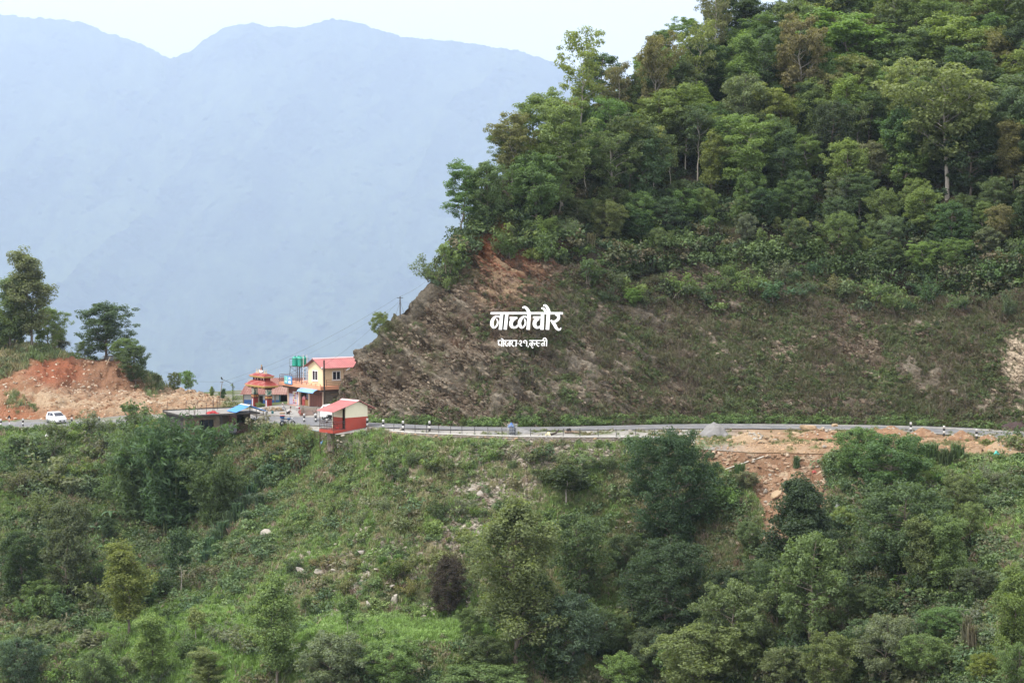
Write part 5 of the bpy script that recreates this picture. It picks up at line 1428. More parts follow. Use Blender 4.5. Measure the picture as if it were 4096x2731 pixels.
# things that stand on or hang from the house
st = thing("tank_stand", "tall steel stand carrying green water tanks on the roof terrace", "stand", hz(0.85, 7.9, 2.95), RZ + 0.5)
for sx in (-0.85, 0.85):
    for sy in (-0.85, 0.85):
        MB().tube([(sx * 1.12, sy * 1.12, 0), (sx, sy, 2.1)], 0.04, 6).build("leg", DKMETAL, st)
MB().span(-0.95, 0.95, -0.95, 0.95, 2.03, 2.1).build("deck", DKMETAL, st)
MB().tube([(0, 0, 0), (0, 0, 2.03)], 0.07, 8).build("centre_post", DKMETAL, st)
for a, b_ in (((-1, -1), (1, -1)), ((1, -1), (1, 1)), ((1, 1), (-1, 1)), ((-1, 1), (-1, -1))):
    MB().tube([(a[0] * .93, a[1] * .93, 1.15), (b_[0] * .85, b_[1] * .85, 2.0)], 0.02, 5).build("brace", DKMETAL, st)
    MB().tube([(a[0] * .9, a[1] * .9, 3.05), (b_[0] * .9, b_[1] * .9, 3.05)], 0.02, 5).build("guard_rail", DKMETAL, st)
    MB().tube([(a[0] * .9, a[1] * .9, 2.1), (a[0] * .9, a[1] * .9, 3.05)], 0.02, 5).build("guard_post", DKMETAL, st)
for sx in (-0.6, 0.25):
    MB().tube([(sx, -1.0, 0), (sx, -1.0, 3.6)], 0.045, 6).build("water_pipe", WHITE, st)
lad = MB()
for k_ in range(9): lad.tube([(0.7, 1.05, 0.2 + k_ * 0.22), (1.0, 1.05, 0.2 + k_ * 0.22)], 0.014, 4)
lad.tube([(0.7, 1.05, 0), (0.7, 1.0, 2.1)], 0.02, 4); lad.tube([(1.0, 1.05, 0), (1.0, 1.0, 2.1)], 0.02, 4); lad.build("ladder", DKMETAL, st)
GRN = paint("green_tank_plastic", (0.02, 0.33, 0.24), 0.35, 0.1, 1.0, spec=0.5)
tb = [(0.0, 1.27), (0.12, 1.26), (0.13, 1.2), (0.3, 1.12), (0.375, 1.0)]
for i in range(7): tb += [(0.375, 0.98 - i * 0.135), (0.362, 0.95 - i * 0.135), (0.375, 0.92 - i * 0.135)]
tb += [(0.375, 0.0)]
RT = Matrix.Rotation(RZ + 0.5, 3, 'Z')
tl = ["front one of the green water tanks on the steel stand", "left one of the green water tanks on the steel stand", "right one of the green water tanks on the steel stand", "rear green water tank mostly hidden by the others on the stand"]
for i, (sx, sy) in enumerate(((-0.42, -0.42), (-0.42, 0.42), (0.42, -0.42), (0.42, 0.42))):
    t = thing("water_tank", tl[i], "water tank", hz(0.85, 7.9, 5.055) + RT @ Vector((sx, sy, 0)), 0, "green water tanks")
    MB().lathe((0, 0, 0), [(r, z) for r, z in reversed(tb)], 18).build("shell", GRN, t)
    MB().lathe((0, 0, 1.27), [(0.15, -0.02), (0.15, 0.03), (0.02, 0.05)], 12).build("lid", GRN, t)
sg = thing("sign_board", "blue and green shop board hung on the terrace railing", "sign", hz(-0.98, 7.55, 2.78), RZ)
BL = paint("sign_blue", (0.10, 0.27, 0.55), 0.5, 0.12, 1); 
MB().span(-0.04, 0.04, -1.05, 1.05, 0.0, 1.05).build("panel", BL, sg)
MB().span(-0.055, -0.04, 0.05, 1.02, 0.03, 1.02).build("picture_field", paint("sign_teal", (0.16, 0.45, 0.52), 0.5, 0.2, 2), sg)
em = MB()
for rr_ in (0.42, 0.32, 0.20):
    em.tube([(-0.062, 0.54 + rr_ * math.cos(a), 0.42 + rr_ * 1.25 * math.sin(a)) for a in np.linspace(0, math.pi, 11)], 0.025, 4)
em.build("arch_emblem", paint("sign_light_green", (0.35, 0.68, 0.5), 0.5, 0.1, 2), sg)
MB().span(-0.058, -0.056, 0.2, 0.9, 0.28, 0.36).build("lettering", WHITE, sg)
for z0, z1, a0, a1 in ((0.78, 0.9, -0.7, -0.2), (0.62, 0.7, -0.85, -0.1), (0.12, 0.45, -0.8, -0.15)):
    MB().span(-0.058, -0.041, a0, a1, z0, z1).build("lettering", WHITE, sg)
t = thing("counter", "brown wooden shop counter with goods on top in the open shop", "counter", hz(0.15, 4.55, 0), RZ)
MB().span(0.0, 0.5, -0.6, 0.5, 0, 0.85).build("cabinet", paint("brown_board", (0.26, 0.15, 0.06), 0.6, 0.15, 1), t)
MB().span(-0.05, 0.4, 0.52, 1.3, 0, 0.9).build("glass_case", paint("case_red", (0.3, 0.06, 0.06), 0.4, 0.3, 2), t)
t = tag(MB().span(0, 0.3, -0.35, 0.35, 0, 0.28).add(*[[(0.0, -.2, .28), (.3, -.2, .28), (.3, .2, .28), (0, .2, .28), (.15, 0, .5)], [(0, 1, 4), (1, 2, 4), (2, 3, 4), (3, 0, 4)]]).build("goods_box", paint("pink_carton", (0.6, 0.25, 0.27), 0.6, 0.4, 3)), "pink and white cartons on the shop's red display case", "cartons")
t.location = hz(0.15, 5.5, 0.9); t.rotation_euler.z = RZ

def pole(name, label, cat, base, h_, r, mat, lean=(0, 0)):
    t = thing(name, label, cat, base)
    MB().tube([(0, 0, -0.6), (lean[0] * .5 + .02, lean[1] * .5, h_ * .5), (lean[0], lean[1], h_)], [r * 1.15, r, r * 0.85], 8).build("mast", mat, t)
    return t
up_ = P(1297, 1636, 248.5); up_.z = -1.1
t = pole("utility_pole", "dark wooden utility pole at the corner of the yellow house", "pole", up_, 6.5, 0.11, paint("dark_pole_wood", (0.05, 0.038, 0.032), 0.85, 0.2, 2))
MB().lathe((-0.25, -0.05, 5.5), [(0.01, -0.1), (0.09, -0.05), (0.1, 0.05), (0.02, 0.12)], 8).build("insulator", WHITE, t)
MB().tube([(0, 0, 5.55), (-0.25, -0.05, 5.55)], 0.02, 5).build("bracket", DKMETAL, t)
t = pole("street_lamp", "thin rusty lamp post before the left end of the rock cut", "street lamp", P(1376, 1600, 238.5) + Vector((0, 0, -0.4)), 4.2, 0.05, RAIL)
MB().tube([(0, 0, 3.7), (0.12, 0, 4.0), (0.35, 0, 4.12)], 0.02, 5).build("arm", RAIL, t)
MB().box((0.5, 0, 4.12), (0.5, 0.2, 0.08), m=Matrix.Rotation(-0.5, 3, 'Y')).build("lamp_head", paint("lamp_grey", (0.5, 0.55, 0.6), 0.4, 0.1, 2), t)
t = thing("bamboo_poles", "bundle of long bamboo poles stored under the yellow house's balcony", "poles", hz(0.9, -0.95, 1.75), RZ + 0.12)
for i in range(9):
    g_ = random.uniform(-0.12, 0.12)
    MB().tube([(0, i * 0.07, i % 3 * 0.08), (1.4, i * 0.07 + g_, 0.14 + (i % 3) * 0.08), (3.0, i * 0.07 + 2 * g_, 0.30 + i % 3 * 0.08)], 0.04, 6).build("pole", WOOD, t)

# ------------------------------------------------------------------ welcome gate
G0 = Vector(((1047 - 2048) / FPX * 259 / 1.0, 259, -1.35)); G0.x = float(ray(1047, 1630)[0]) * 259
gt = thing("temple_gate", "colourful two-pillar gate with double red tiled roofs and a statue on top", "gate", G0, math.atan2(-0.8, 0.6))
GR = paint("gate_red", (0.25, 0.038, 0.032), 0.7, 0.1, 1); GY = paint("gate_yellow", (0.46, 0.31, 0.11), 0.6, 0.15, 3); GD = paint("gate_dark", (0.055, 0.028, 0.03), 0.7, 0.2, 2)
TILE = paint("gate_roof_red", (0.33, 0.06, 0.048), 0.55, 0.15, 1.5, dirt=(0.5, 0.3, 0.28))
m_, nt_, b_, o_ = new_mat("gate_mural")
n_ = noise_node(nt_, 3.2, 3, 0.5)
nt_.links.new(ramp(nt_, n_.outputs[0], [(0.3, (0.03, 0.10, 0.08)), (0.42, (0.06, 0.22, 0.16)), (0.5, (0.5, 0.45, 0.36)), (0.6, (0.68, 0.62, 0.55)), (0.72, (0.2, 0.12, 0.06))]).outputs[0], b_.inputs['Base Color'])
MURAL = m_
SKYB = paint("gate_pale_blue", (0.5, 0.58, 0.66), 0.7, 0.35, 4)
for sx in (-1.8, 1.8):
    s_ = 0.315
    pl = MB().span(sx - s_, sx + s_, -s_, s_, -0.4, 1.08).build("pillar", GR, gt)
    MB().span(sx - s_ - .004, sx - s_, -0.1, 0.18, 0.1, 1.0).build("painted_panel", SKYB, pl)
    MB().span(sx - 0.02 - s_ * .55, sx + s_ * .1, -s_ - .004, -s_, 0.05, 1.0).build("painted_panel", SKYB, pl)
    MB().span(sx - s_ - .02, sx + s_ + .02, -s_ - .02, s_ + .02, 1.08, 1.2).build("band", GD, pl)
    MB().span(sx - s_ - .04, sx + s_ + .04, -s_ - .04, s_ + .04, 1.2, 1.5).build("band", GR, pl)
    for dx_ in (-0.17, 0.17):
        MB().span(sx + dx_ - .1, sx + dx_ + .1, -s_ - .05, -s_ - .04, 1.23, 1.47).build("gold_square", GY, pl)
        MB().span(sx + s_ + .04, sx + s_ + .05, dx_ - .1, dx_ + .1, 1.23, 1.47).build("gold_square", GY, pl)
    MB().span(sx - s_ + .02, sx + s_ - .02, -s_ + .02, s_ - .02, 1.5, 2.35).build("mural_block", MURAL, pl)
    MB().span(sx - s_ - .03, sx + s_ + .03, -s_ - .03, s_ + .03, 1.5, 1.6).build("band", GD, pl)
    MB().span(sx - s_ - .03, sx + s_ + .03, -s_ - .03, s_ + .03, 2.35, 2.55).build("capital", GD, pl)
def hip(name, L, D, z0, l, d, z1, mat, parent):
    mb = MB()
    a = [(-L / 2, -D / 2, z0), (L / 2, -D / 2, z0), (L / 2, D / 2, z0), (-L / 2, D / 2, z0)]; b = [(-l / 2, -d / 2, z1), (l / 2, -d / 2, z1), (l / 2, d / 2, z1), (-l / 2, d / 2, z1)]
    mb.add(a + b, [(0, 1, 5, 4), (1, 2, 6, 5), (2, 3, 7, 6), (3, 0, 4, 7), (4, 5, 6, 7), (3, 2, 1, 0)])
    o = mb.build(name, mat, parent)
    tl_ = MB(); n = 5                                              # overlapping tile courses
    for i in range(1, n):
        q = i / n
        Lq, Dq, zq = L + (l - L) * q, D + (d - D) * q, z0 + (z1 - z0) * q
        c = [Vector((sx * Lq / 2, sy * Dq / 2, zq + 0.015)) for sx, sy in ((-1, -1), (1, -1), (1, 1), (-1, 1))]
        tl_.tube([c[0], c[1]], 0.03, 4); tl_.tube([c[1], c[2]], 0.03, 4); tl_.tube([c[3], c[0]], 0.03, 4)
    tl_.build("tile_course", mat, o)
    for i in range(4): MB().tube([a[i], b[i]], 0.035, 5).build("hip_ridge", mat, o)
    return o
MB().span(-2.3, 2.3, -0.5, 0.5, 2.55, 2.66).build("beam", GD, gt)
for i in range(9):
    MB().span(-2.1 + i * 0.5, -1.93 + i * 0.5, -0.85, 0.85, 2.5, 2.62).build("rafter_end", GY if i % 2 else GD, gt)
MB().span(-2.5, 2.5, -1.0, 1.0, 2.66, 2.78).build("fascia", GY, gt); MB().span(-2.6, 2.6, -1.06, 1.06, 2.782, 2.9).build("fascia", GY, gt)
hip("lower_roof", 5.2, 2.15, 2.902, 3.3, 0.85, 3.45, TILE, gt)
MB().span(-1.55, 1.55, -0.32, 0.32, 3.45, 3.86).build("upper_storey", GR, gt)
for x in (-1.5, -0.75, -0.15, 0.15, 0.75, 1.5):
    for y in (-0.35, 0.35): MB().span(x - .06, x + .06, y - .05, y + .05, 3.45, 3.86).build("post", GD, gt)
for x in (-1.1, -0.45, 0.45, 1.1):
    MB().ball((x, -0.33, 3.68), 0.09, 8, 5, sq=(1, .3, 1)).build("relief_face", WHITE, gt)
MB().span(-1.85, 1.85, -0.68, 0.68, 3.862, 3.96).build("fascia", GY, gt); MB().span(-1.95, 1.95, -0.74, 0.74, 3.962, 4.08).build("fascia", GY, gt)
hip("upper_roof", 4.0, 1.55, 4.082, 2.7, 0.25, 4.38, TILE, gt)
for x in (-1.25, -0.8, 0.8, 1.25):
    MB().lathe((x, 0, 4.36), [(0.13, 0), (0.13, 0.06), (0.09, 0.12), (0.1, 0.18), (0.05, 0.3), (0.06, 0.36), (0.03, 0.5), (0.0, 0.68)], 10).build("pinnacle", paint("pinnacle_cream", (0.62, 0.52, 0.36), 0.6, 0.15, 3), gt)
sta = thing("statue", "painted figure with golden crown seated on a white animal on the gate's roof ridge", "statue", G0 + Vector((0.0, 0.0, 4.36)), math.atan2(-0.8, 0.6))
MB().ball((0, 0, 0.22), 0.24, 12, 8, sq=(1.35, 1, 1)).ball((-0.38, -0.02, 0.36), 0.12, 10, 6).tube([(-0.42, 0, 0.3), (-0.55, 0, 0.15)], [0.05, 0.03], 6).build("animal", WHITE, sta)
MB().tube([(-0.18, -0.1, 0.42), (0.02, 0, 0.5), (0.05, 0.0, 0.62), (0.04, 0, 0.82)], [0.09, 0.14, 0.12, 0.08], 8).build("body", paint("statue_skin", (0.45, 0.24, 0.17), 0.6, 0.3, 4), sta)
MB().ball((0.03, 0, 0.92), 0.085, 10, 7).build("head", _mc["statue_skin"], sta)
MB().tube([(0.12, 0, 0.9), (0.17, 0, 0.72), (0.25, 0, 0.45)], [0.07, 0.1, 0.05], 7).build("dark_shawl", BLACK, sta)
MB().lathe((0.03, 0, 0.96), [(0.09, 0), (0.1, 0.08), (0.05, 0.16), (0.0, 0.24)], 10).build("crown", GY, sta)
for sy in (-1, 1): MB().tube([(0.03, sy * .1, 0.78), (-0.06, sy * .2, 0.64), (-0.14, sy * .12, 0.58)], 0.035, 6).build("arm", _mc["statue_skin"], sta)

# ------------------------------------------------------------------ rusty shed behind the gate, far pink roof, hut on the terrace
S0 = P(968, 1576, 266); 
sh = thing("shed", "long shed with rusty sheet roof and blue and grey walls behind the gate", "shed", Vector((S0.x, S0.y, -1.75)), R(-6))
LW = (1150 - 968) / FPX * 266 * 1.04
corrugated("lower_roof", (0.0, 1.5, 2.55), (LW, 1.5, 2.55), (LW + 0.15, -0.25, 1.52), (-0.25, -0.25, 1.52), RUST, sh, 0.3, 0.03)
corrugated("upper_roof", (1.4, 3.4, 3.5), (LW + 1.6, 3.4, 3.5), (LW + 1.0, 1.45, 2.62), (1.0, 1.45, 2.62), RUST, sh, 0.3, 0.03)
BLW = paint("blue_dado", (0.05, 0.15, 0.42), 0.7, 0.15, 1.5); GRW = paint("grey_panel_wall", (0.42, 0.43, 0.44), 0.8, 0.15, 1.5)
MB().span(0.1, LW - 1.25, 0.2, 0.3, 0.75, 1.62).build("upper_wall", GRW, sh); MB().span(0.1, LW - 1.25, 0.197, 0.303, -0.4, 0.748).build("lower_wall", BLW, sh)
for x in (0.1, 1.7, 2.2, 3.3, 4.4, LW - 1.3): MB().span(x, x + 0.12, 0.12, 0.195, -0.4, 1.6).build("timber_post", WOOD, sh)
MB().span(2.3, 2.8, 0.17, 0.19, -0.3, 1.3).build("window_opening", DARK_IN, sh)
MB().span(LW - 1.2, LW - 0.1, 0.9, 1.0, -0.4, 1.9).build("dark_doorway", DARK_IN, sh)
MB().span(LW - 1.24, LW - 1.14, 0.0, 0.12, -0.4, 1.55).build("door_post", paint("teal_post", (0.04, 0.18, 0.24), 0.7, 0.2, 2), sh)
MB().span(0.0, LW + 0.5, 3.3, 3.4, -0.4, 3.3).build("rear_wall", GRW, sh)
F0 = P(903, 1620, 292)
f_ = thing("far_shed", "far low building of which only the pink sheet roof shows left of the gate", "shed", Vector((F0.x, F0.y, F0.z - 1.6)), R(4))
corrugated("roof_slope", (0.4, 1.6, 2.9), (4.2, 1.6, 2.9), (4.4, -0.3, 1.5), (0.2, -0.3, 1.5), PINK, f_, 0.3, 0.03)
corrugated("roof_slope", (4.2, 1.6, 2.9), (0.4, 1.6, 2.9), (0.2, 3.5, 1.5), (4.4, 3.5, 1.5), PINK, f_, 0.3, 0.03)
MB().span(0.5, 4.0, 0.2, 3.0, -1.5, 1.6).build("walls", GRW, f_)
MB().prism([(0.4, 1.5, 2.92), (0.4, 1.7, 2.92), (0.4, 1.6, 2.97)], (3.8, 0, 0)).build("ridge_cap", PINK_CAP, f_)
q0 = on_ground(432, 1441)
s2 = thing("hut", "little hut with a brown sheet roof on the red earth terrace's edge", "hut", q0 + Vector((-0.8, 1.0, -0.1)), 0.3)
MB().span(0.1, 1.9, 0.1, 1.2, 0, 0.7).build("walls", GRW, s2)
corrugated("roof_slope", (1.0, -0.1, 1.05), (1.0, 1.4, 1.05), (-0.2, 1.4, 0.55), (-0.2, -0.1, 0.55), WHITE, s2, 0.25)
corrugated("roof_slope", (1.0, 1.4, 1.05), (1.0, -0.1, 1.05), (2.2, -0.1, 0.55), (2.2, 1.4, 0.55), RUST, s2, 0.25)
t = tag(MB().box((0, 0, 0.6), (0.1, 0.05, 1.5), m=Matrix.Rotation(0.45, 3, 'Y')).build("plank", paint("pale_plank", (0.5, 0.42, 0.32), 0.8, 0.15, 2)), "pale plank leaning against the top of the red cut", "plank")
t.location = on_ground(432, 1462)

# ------------------------------------------------------------------ dark flat-roofed stone house at the gully
B0 = P(732, 1662, 234)
BR = math.atan2(0.48, 0.875)
b = thing("stone_house", "dark weathered flat-roofed stone house behind the bamboo", "house", B0, BR)
def bzp(x, y, z): return B0 + Matrix.Rotation(BR, 3, 'Z') @ Vector((x, y, z))
SLABT = paint("grey_roof_top", (0.25, 0.235, 0.215), 0.9, 0.15, 0.5, dirt=(0.17, 0.16, 0.15))
MB().span(0, 9.7, 0, 7.4, -0.2, -0.02).build("roof_slab", CONC_DK, b)
MB().span(0.12, 9.58, 0.12, 7.28, -0.02, 0.015).build("roof_screed", SLABT, b)
MB().span(0, 9.7, 7.28, 7.4, -0.02, 0.14).build("parapet", CONC_DK, b)
STW = paint("mottled_plaster", (0.15, 0.125, 0.095), 0.95, 0.4, 1.2, bump=0.6, dirt=(0.24, 0.145, 0.08))
MB().span(0.35, 2.2, 0.5, 0.8, -3.1, -0.203).build("front_wall", STW, b)
MB().span(2.2, 4.0, 0.5, 0.8, -3.1, -2.35).build("front_wall", STW, b); MB().span(2.2, 4.0, 0.5, 0.8, -0.65, -0.203).build("front_wall", STW, b)
MB().span(4.0, 4.75, 0.5, 0.8, -3.1, -0.203).build("front_wall", STW, b)
w_ = MB().span(2.2, 4.0, 0.66, 0.72, -2.35, -0.65).build("window", GLASS, b)
for x in (2.2, 2.77, 3.37, 3.94): MB().span(x, x + 0.06, 0.6, 0.655, -2.35, -0.65).build("frame", CONC_DK, w_)
MB().span(4.753, 5.1, 0.45, 2.5, -3.1, -0.203).build("pier", CONC_DK, b)
MB().span(5.1, 9.4, 2.5, 2.75, -3.1, -0.203).build("recessed_wall", MASON, b)
MB().span(7.6, 8.5, 2.44, 2.497, -2.2, -0.4).build("doorway", DARK_IN, b)
MB().span(9.2, 9.45, 2.75, 7.2, -3.1, -0.203).build("side_wall", GRW, b)
MB().span(0.35, 0.6, 0.803, 7.1, -3.1, -0.203).build("side_wall", CONC_DK, b)
MB().span(0.2, 9.6, 0.3, 7.2, -3.3, -3.103).build("floor_slab", CONC_DK, b)
MB().span(0.4, 9.4, 0.55, 7.0, -6.8, -3.303).build("lower_storey", STW, b)
# covered balcony
MB().span(6.6, 10.2, -0.1, 2.43, -2.35, -2.2).build("balcony_floor", DKMETAL, b)
for x, y, z in ((6.7, 0, -6.0), (8.4, 0, -2.2), (10.1, 0, -6.0), (6.7, 2.3, -2.2), (10.1, 2.3, -2.2)):
    MB().tube([(x, y, z), (x, y, 0.12 if x != 8.4 else 0.85)], 0.045, 7).build("balcony_post", DKMETAL, b)
for y in (0.0,):
    for z in (-1.2, -1.45, -2.1): MB().tube([(6.7, y, z), (10.1, y, z)], 0.022, 5).build("rail", RAIL, b)
    for i in range(1, 22): MB().tube([(6.7 + i * 0.155, y, -2.2), (6.7 + i * 0.155, y, -1.2)], 0.014, 4).build("baluster", RAIL, b)
for z in (-1.2, -1.6): MB().tube([(10.1, 0, z), (10.1, 2.3, z)], 0.022, 5).build("rail", RAIL, b)
for i in range(7): MB().span(5.7, 6.66, -0.05, 0.0, -1.3 + i * 0.17, -1.24 + i * 0.17).build("louvre_slat", RAIL, b)
corrugated("balcony_panel", (5.7, -0.03, -1.35), (6.66, -0.03, -1.35), (6.66, -0.03, -2.3), (5.7, -0.03, -2.3), paint("dull_sheet", (0.16, 0.165, 0.175), 0.6, 0.2, 2), b, 0.12)
BLR = paint("bright_blue_roof", (0.07, 0.25, 0.62), 0.45, 0.1, 0.8, spec=0.4)
corrugated("blue_roof", (8.35, -0.3, 0.88), (8.35, 2.7, 0.88), (6.45, 2.7, 0.12), (6.45, -0.3, 0.12), BLR, b, 0.2)
corrugated("blue_roof", (8.35, 2.7, 0.88), (8.35, -0.3, 0.88), (10.35, -0.3, 0.15), (10.35, 2.7, 0.15), BLR, b, 0.2)
MB().prism([(8.1, -0.32, 0.84), (8.35, -0.32, 0.94), (8.6, -0.32, 0.84), (8.35, -0.32, 0.9)], (0, 3.04, 0)).build("ridge_cap", paint("pale_blue_cap", (0.5, 0.56, 0.66), 0.5, 0.1, 1), b)
for x, y, hh, bend in ((0.3, 6.6, 1.2, .1), (0.9, 0.4, .9, 0), (1.5, .3, 1.6, -.5), (1.6, .35, 1.9, .7), (3.0, .25, 1.5, 0), (3.2, 3.8, 1.5, 0), (5.0, 3.5, 1.6, .1), (5.2, 3.6, 1.4, -.15), (6.2, 5.2, 1.1, 0), (2.4, 5.8, 1.3, .1)):
    pts = [(x + bend * hh * (s ** 2.2), y, -0.02 + hh * (s if abs(bend) < .3 else math.sin(s * 2.0) * 0.9)) for s in np.linspace(0, 1, 7)]
    MB().tube(pts, 0.03, 5).build("reinforcing_bar", DKMETAL, b)
cloth("red_cloth", "red cloth and bags lying on the stone house's flat roof", "cloth", bzp(3.9, 0.7, 0.02), 1.5, 0.6, 0.3, paint("bright_red_cloth", (0.4, 0.045, 0.05), 0.7, 0.25, 3), 8, BR)
t = thing("balcony_table", "red-brown table on the blue roofed balcony", "table", bzp(9.2, 0.7, -2.2), BR)
MB().span(-0.5, 0.5, -0.3, 0.3, 0.68, 0.74).build("table_top", PEACH, t)
for sx in (-.45, .45):
    for sy in (-.25, .25): MB().tube([(sx, sy, 0), (sx, sy, .68)], 0.025, 5).build("leg", DKMETAL, t)
t = thing("chair", "blue plastic chair at the far end of the balcony", "chair", bzp(9.75, 1.1, -2.2), BR + 2)
BP = paint("blue_plastic", (0.03, 0.10, 0.40), 0.4, 0.1, 2)
MB().span(-.22, .22, -.22, .22, .4, .44).build("seat", BP, t); MB().span(-.22, .22, .2, .24, .44, .95).build("backrest", BP, t)
for sx in (-.2, .2):
    for sy in (-.2, .2): MB().tube([(sx, sy, 0), (sx, sy, .4)], 0.02, 5).build("leg", BP, t)

# ================================================================== road furniture
# retaining wall with its stones, and the fence posts on it
wt = [(1560, 1721), (1600, 1724), (1640, 1728), (1760, 1733), (1900, 1738), (2000, 1741), (2100, 1744), (2300, 1745.5), (2560, 1746), (2640, 1746)]
wtop = [PZ(u, v, 0.10) for u, v in wt]
wl_ = thing("retaining_wall", "long low stone retaining wall with a pale coping along the yard", "wall", wtop[0])
wf, cp = MB(), MB()
def wall_pt(s):
    i = min(len(wtop) - 2, int(s)); return wtop[i].lerp(wtop[i + 1], s - i) - wtop[0]
for i in range(len(wtop) - 1):
    a, c = wtop[i] - wtop[0], wtop[i + 1] - wtop[0]
    lo = -0.55 - 0.35 * min(1, i / 4); lo2 = -0.55 - 0.35 * min(1, (i + 1) / 4)
    wf.add([a + Vector((0, 0, -.07)), c + Vector((0, 0, -.07)), c + Vector((0, -.12, lo2)), a + Vector((0, -.12, lo)), a + Vector((0, .4, -.07)), c + Vector((0, .4, -.07)), c + Vector((0, .4, lo2)), a + Vector((0, .4, lo))], [(0, 3, 2, 1), (4, 5, 6, 7), (0, 1, 5, 4)] + ([(0, 4, 7, 3)] if i == 0 else []) + ([(1, 2, 6, 5)] if i == len(wtop) - 2 else []))
    cp.prism([a + Vector((0, -.05, -.07)), c + Vector((0, -.05, -.07)), c + Vector((0, .42, -.07)), a + Vector((0, .42, -.07))], (0, 0, 0.075))
wf.build("wall_core", MASON, wl_); cp.build("coping", paint("pale_coping", (0.50, 0.48, 0.45), 0.85, 0.1, 1), wl_)
stm = [stone_mesh(np.random.default_rng(300 + i), "stone", 0.7, [GREY_ST, MASON, TAN_ST, GREY_ST, MASON, GREY_ST][i]) for i in range(6)]
gw = np.random.default_rng(31)
for i in range(300):
    s = (i % 100 + gw.random() * .8) / 100 * (len(wtop) - 1.001); row = i // 100
    p = wall_pt(s); ii = min(1, s / 4); hgt = 0.47 + 0.3 * ii
    o = link("stone", stm[gw.integers(6)], None, wl_)
    o.location = p + Vector((0, -0.03 - 0.025 * row, -0.14 - hgt * (row + 0.2 + 0.4 * gw.random()) / 3.1))
    sc_ = 0.27 + 0.16 * gw.random(); o.scale = (sc_ * 1.25, 0.2, sc_ * 0.85); o.rotation_euler = (gw.normal() * .15, gw.normal() * .3, gw.normal() * .2)
posts = [(1575, 1722), (1617, 1725.5), (1660, 1728.5), (1705, 1730.5), (1755, 1732.5), (1802, 1734), (1848, 1736), (1899, 1738), (1952, 1739.5), (2008, 1741), (2063, 1742.5), (2122, 1744), (2188, 1744.8), (2253, 1745.2), (2320, 1745.6), (2393, 1745.8), (2465, 1746), (2543, 1746), (2618, 1746)]
od2 = ["first", "second", "third", "fourth", "fifth", "sixth", "seventh", "eighth", "ninth", "tenth", "eleventh", "twelfth", "thirteenth", "fourteenth", "fifteenth", "sixteenth", "seventeenth", "eighteenth", "last"]
pm_ = MB().tube([(0, 0, -.05), (0, 0, .84)], 0.045, 6).V
pme = None
for i, (u, v) in enumerate(posts):
    if pme is None:
        o = MB().tube([(0, 0, -.06), (0, 0, .80)], 0.042, 6).build("fence_post", GREYP); pme = o.data
    else: o = link("fence_post", pme)
    o.location = PZ(u, v, 0.105) + Vector((0, 0.18, 0)); o.rotation_euler.y = random.uniform(-.03, .03)
    tag(o, f"{od2[i]} grey fence post from the left on the retaining wall", "post", "fence posts on the retaining wall")

# black and white guard stones
wb = [MB().lathe((0, 0, 0), [(0.115, z0), (0.115, z1)] + ([(0.105, z1 + 0.02), (0.0, z1 + 0.03)] if z1 > 1 else []), 14).build("white_band", WHITE).data if False else None for z0, z1 in ()]
def band_mesh(z0, z1, mat, top=False):
    mb = MB().lathe((0, 0, 0), [(0.12, z0), (0.12, z1)] + ([(0.11, z1 + 0.025), (0.001, z1 + 0.03)] if top else []), 14)
    me = bpy.data.meshes.new("band"); me.from_pydata(mb.V, [], mb.F); me.polygons.foreach_set("use_smooth", [len(f) == 4 for f in mb.F]); me.materials.append(mat); return me
PW = paint('worn_white_post', (0.60, 0.59, 0.57), 0.8, 0.12, 3, dirt=(0.42, 0.4, 0.37))
BAND = [band_mesh(-0.1, 0.27, BLACK), band_mesh(0.27, 0.53, PW), band_mesh(0.53, 0.79, BLACK), band_mesh(0.79, 1.03, PW, True)]
for u, v, lab in [(1469, 1711, "black and white guard post right beside the red cabin"), (1533, 1717, "black and white guard post between the cabin and the start of the wall"),
    (1612, 1722, "black and white guard post at the left end of the retaining wall"), (1718, 1723, "black and white guard post standing behind the wall's fence posts"),
    (1217, 1690, "grimy guard post across the road from the brown slatted fence"), (1263, 1690, "white topped guard post left of the red cabin"), (1308, 1693, "guard post seen through the cabin's porch railing"),
    (3643, 1728, "leftmost guard post of the four at the right bend"), (3776, 1743, "second guard post from the left at the right bend"), (3906, 1756, "third guard post from the left at the right bend"), (4027, 1764, "rightmost guard post, half buried by the stone heap"),
    (4, 1708, "guard post at the very left edge of the picture"), (92, 1706, "guard post between the triangular sign and the white car"), (287, 1702, "guard post in front of the white car's bumper"), (397, 1698, "guard post right of the white car, half behind bushes"), (508, 1694, "guard post in the middle of the left bank's top"), (610, 1690, "guard post left of the flat-roofed stone house")]:
    t = thing("guard_post", lab, "guard post", PB(u, v, 0.0), random.uniform(0, 1), "black and white guard posts")
    for me, nm in zip(BAND, ("black_band", "white_band", "black_band", "white_band")): link(nm, me, None, t)
t = thing("road_sign", "triangular road sign seen from behind on a striped post", "road sign", PB(37, 1704), 0.1)
for i in range(4): MB().tube([(0, 0, i * .3 - .1), (0, 0, i * .3 + .2)], 0.04, 8).build("post_band", WHITE if i % 2 else RED, t)
MB().prism([(-0.27, 0, 1.0), (0.27, 0, 1.0), (0, 0, 1.5)], (0, 0.03, 0)).build("plate", BLACK, t)

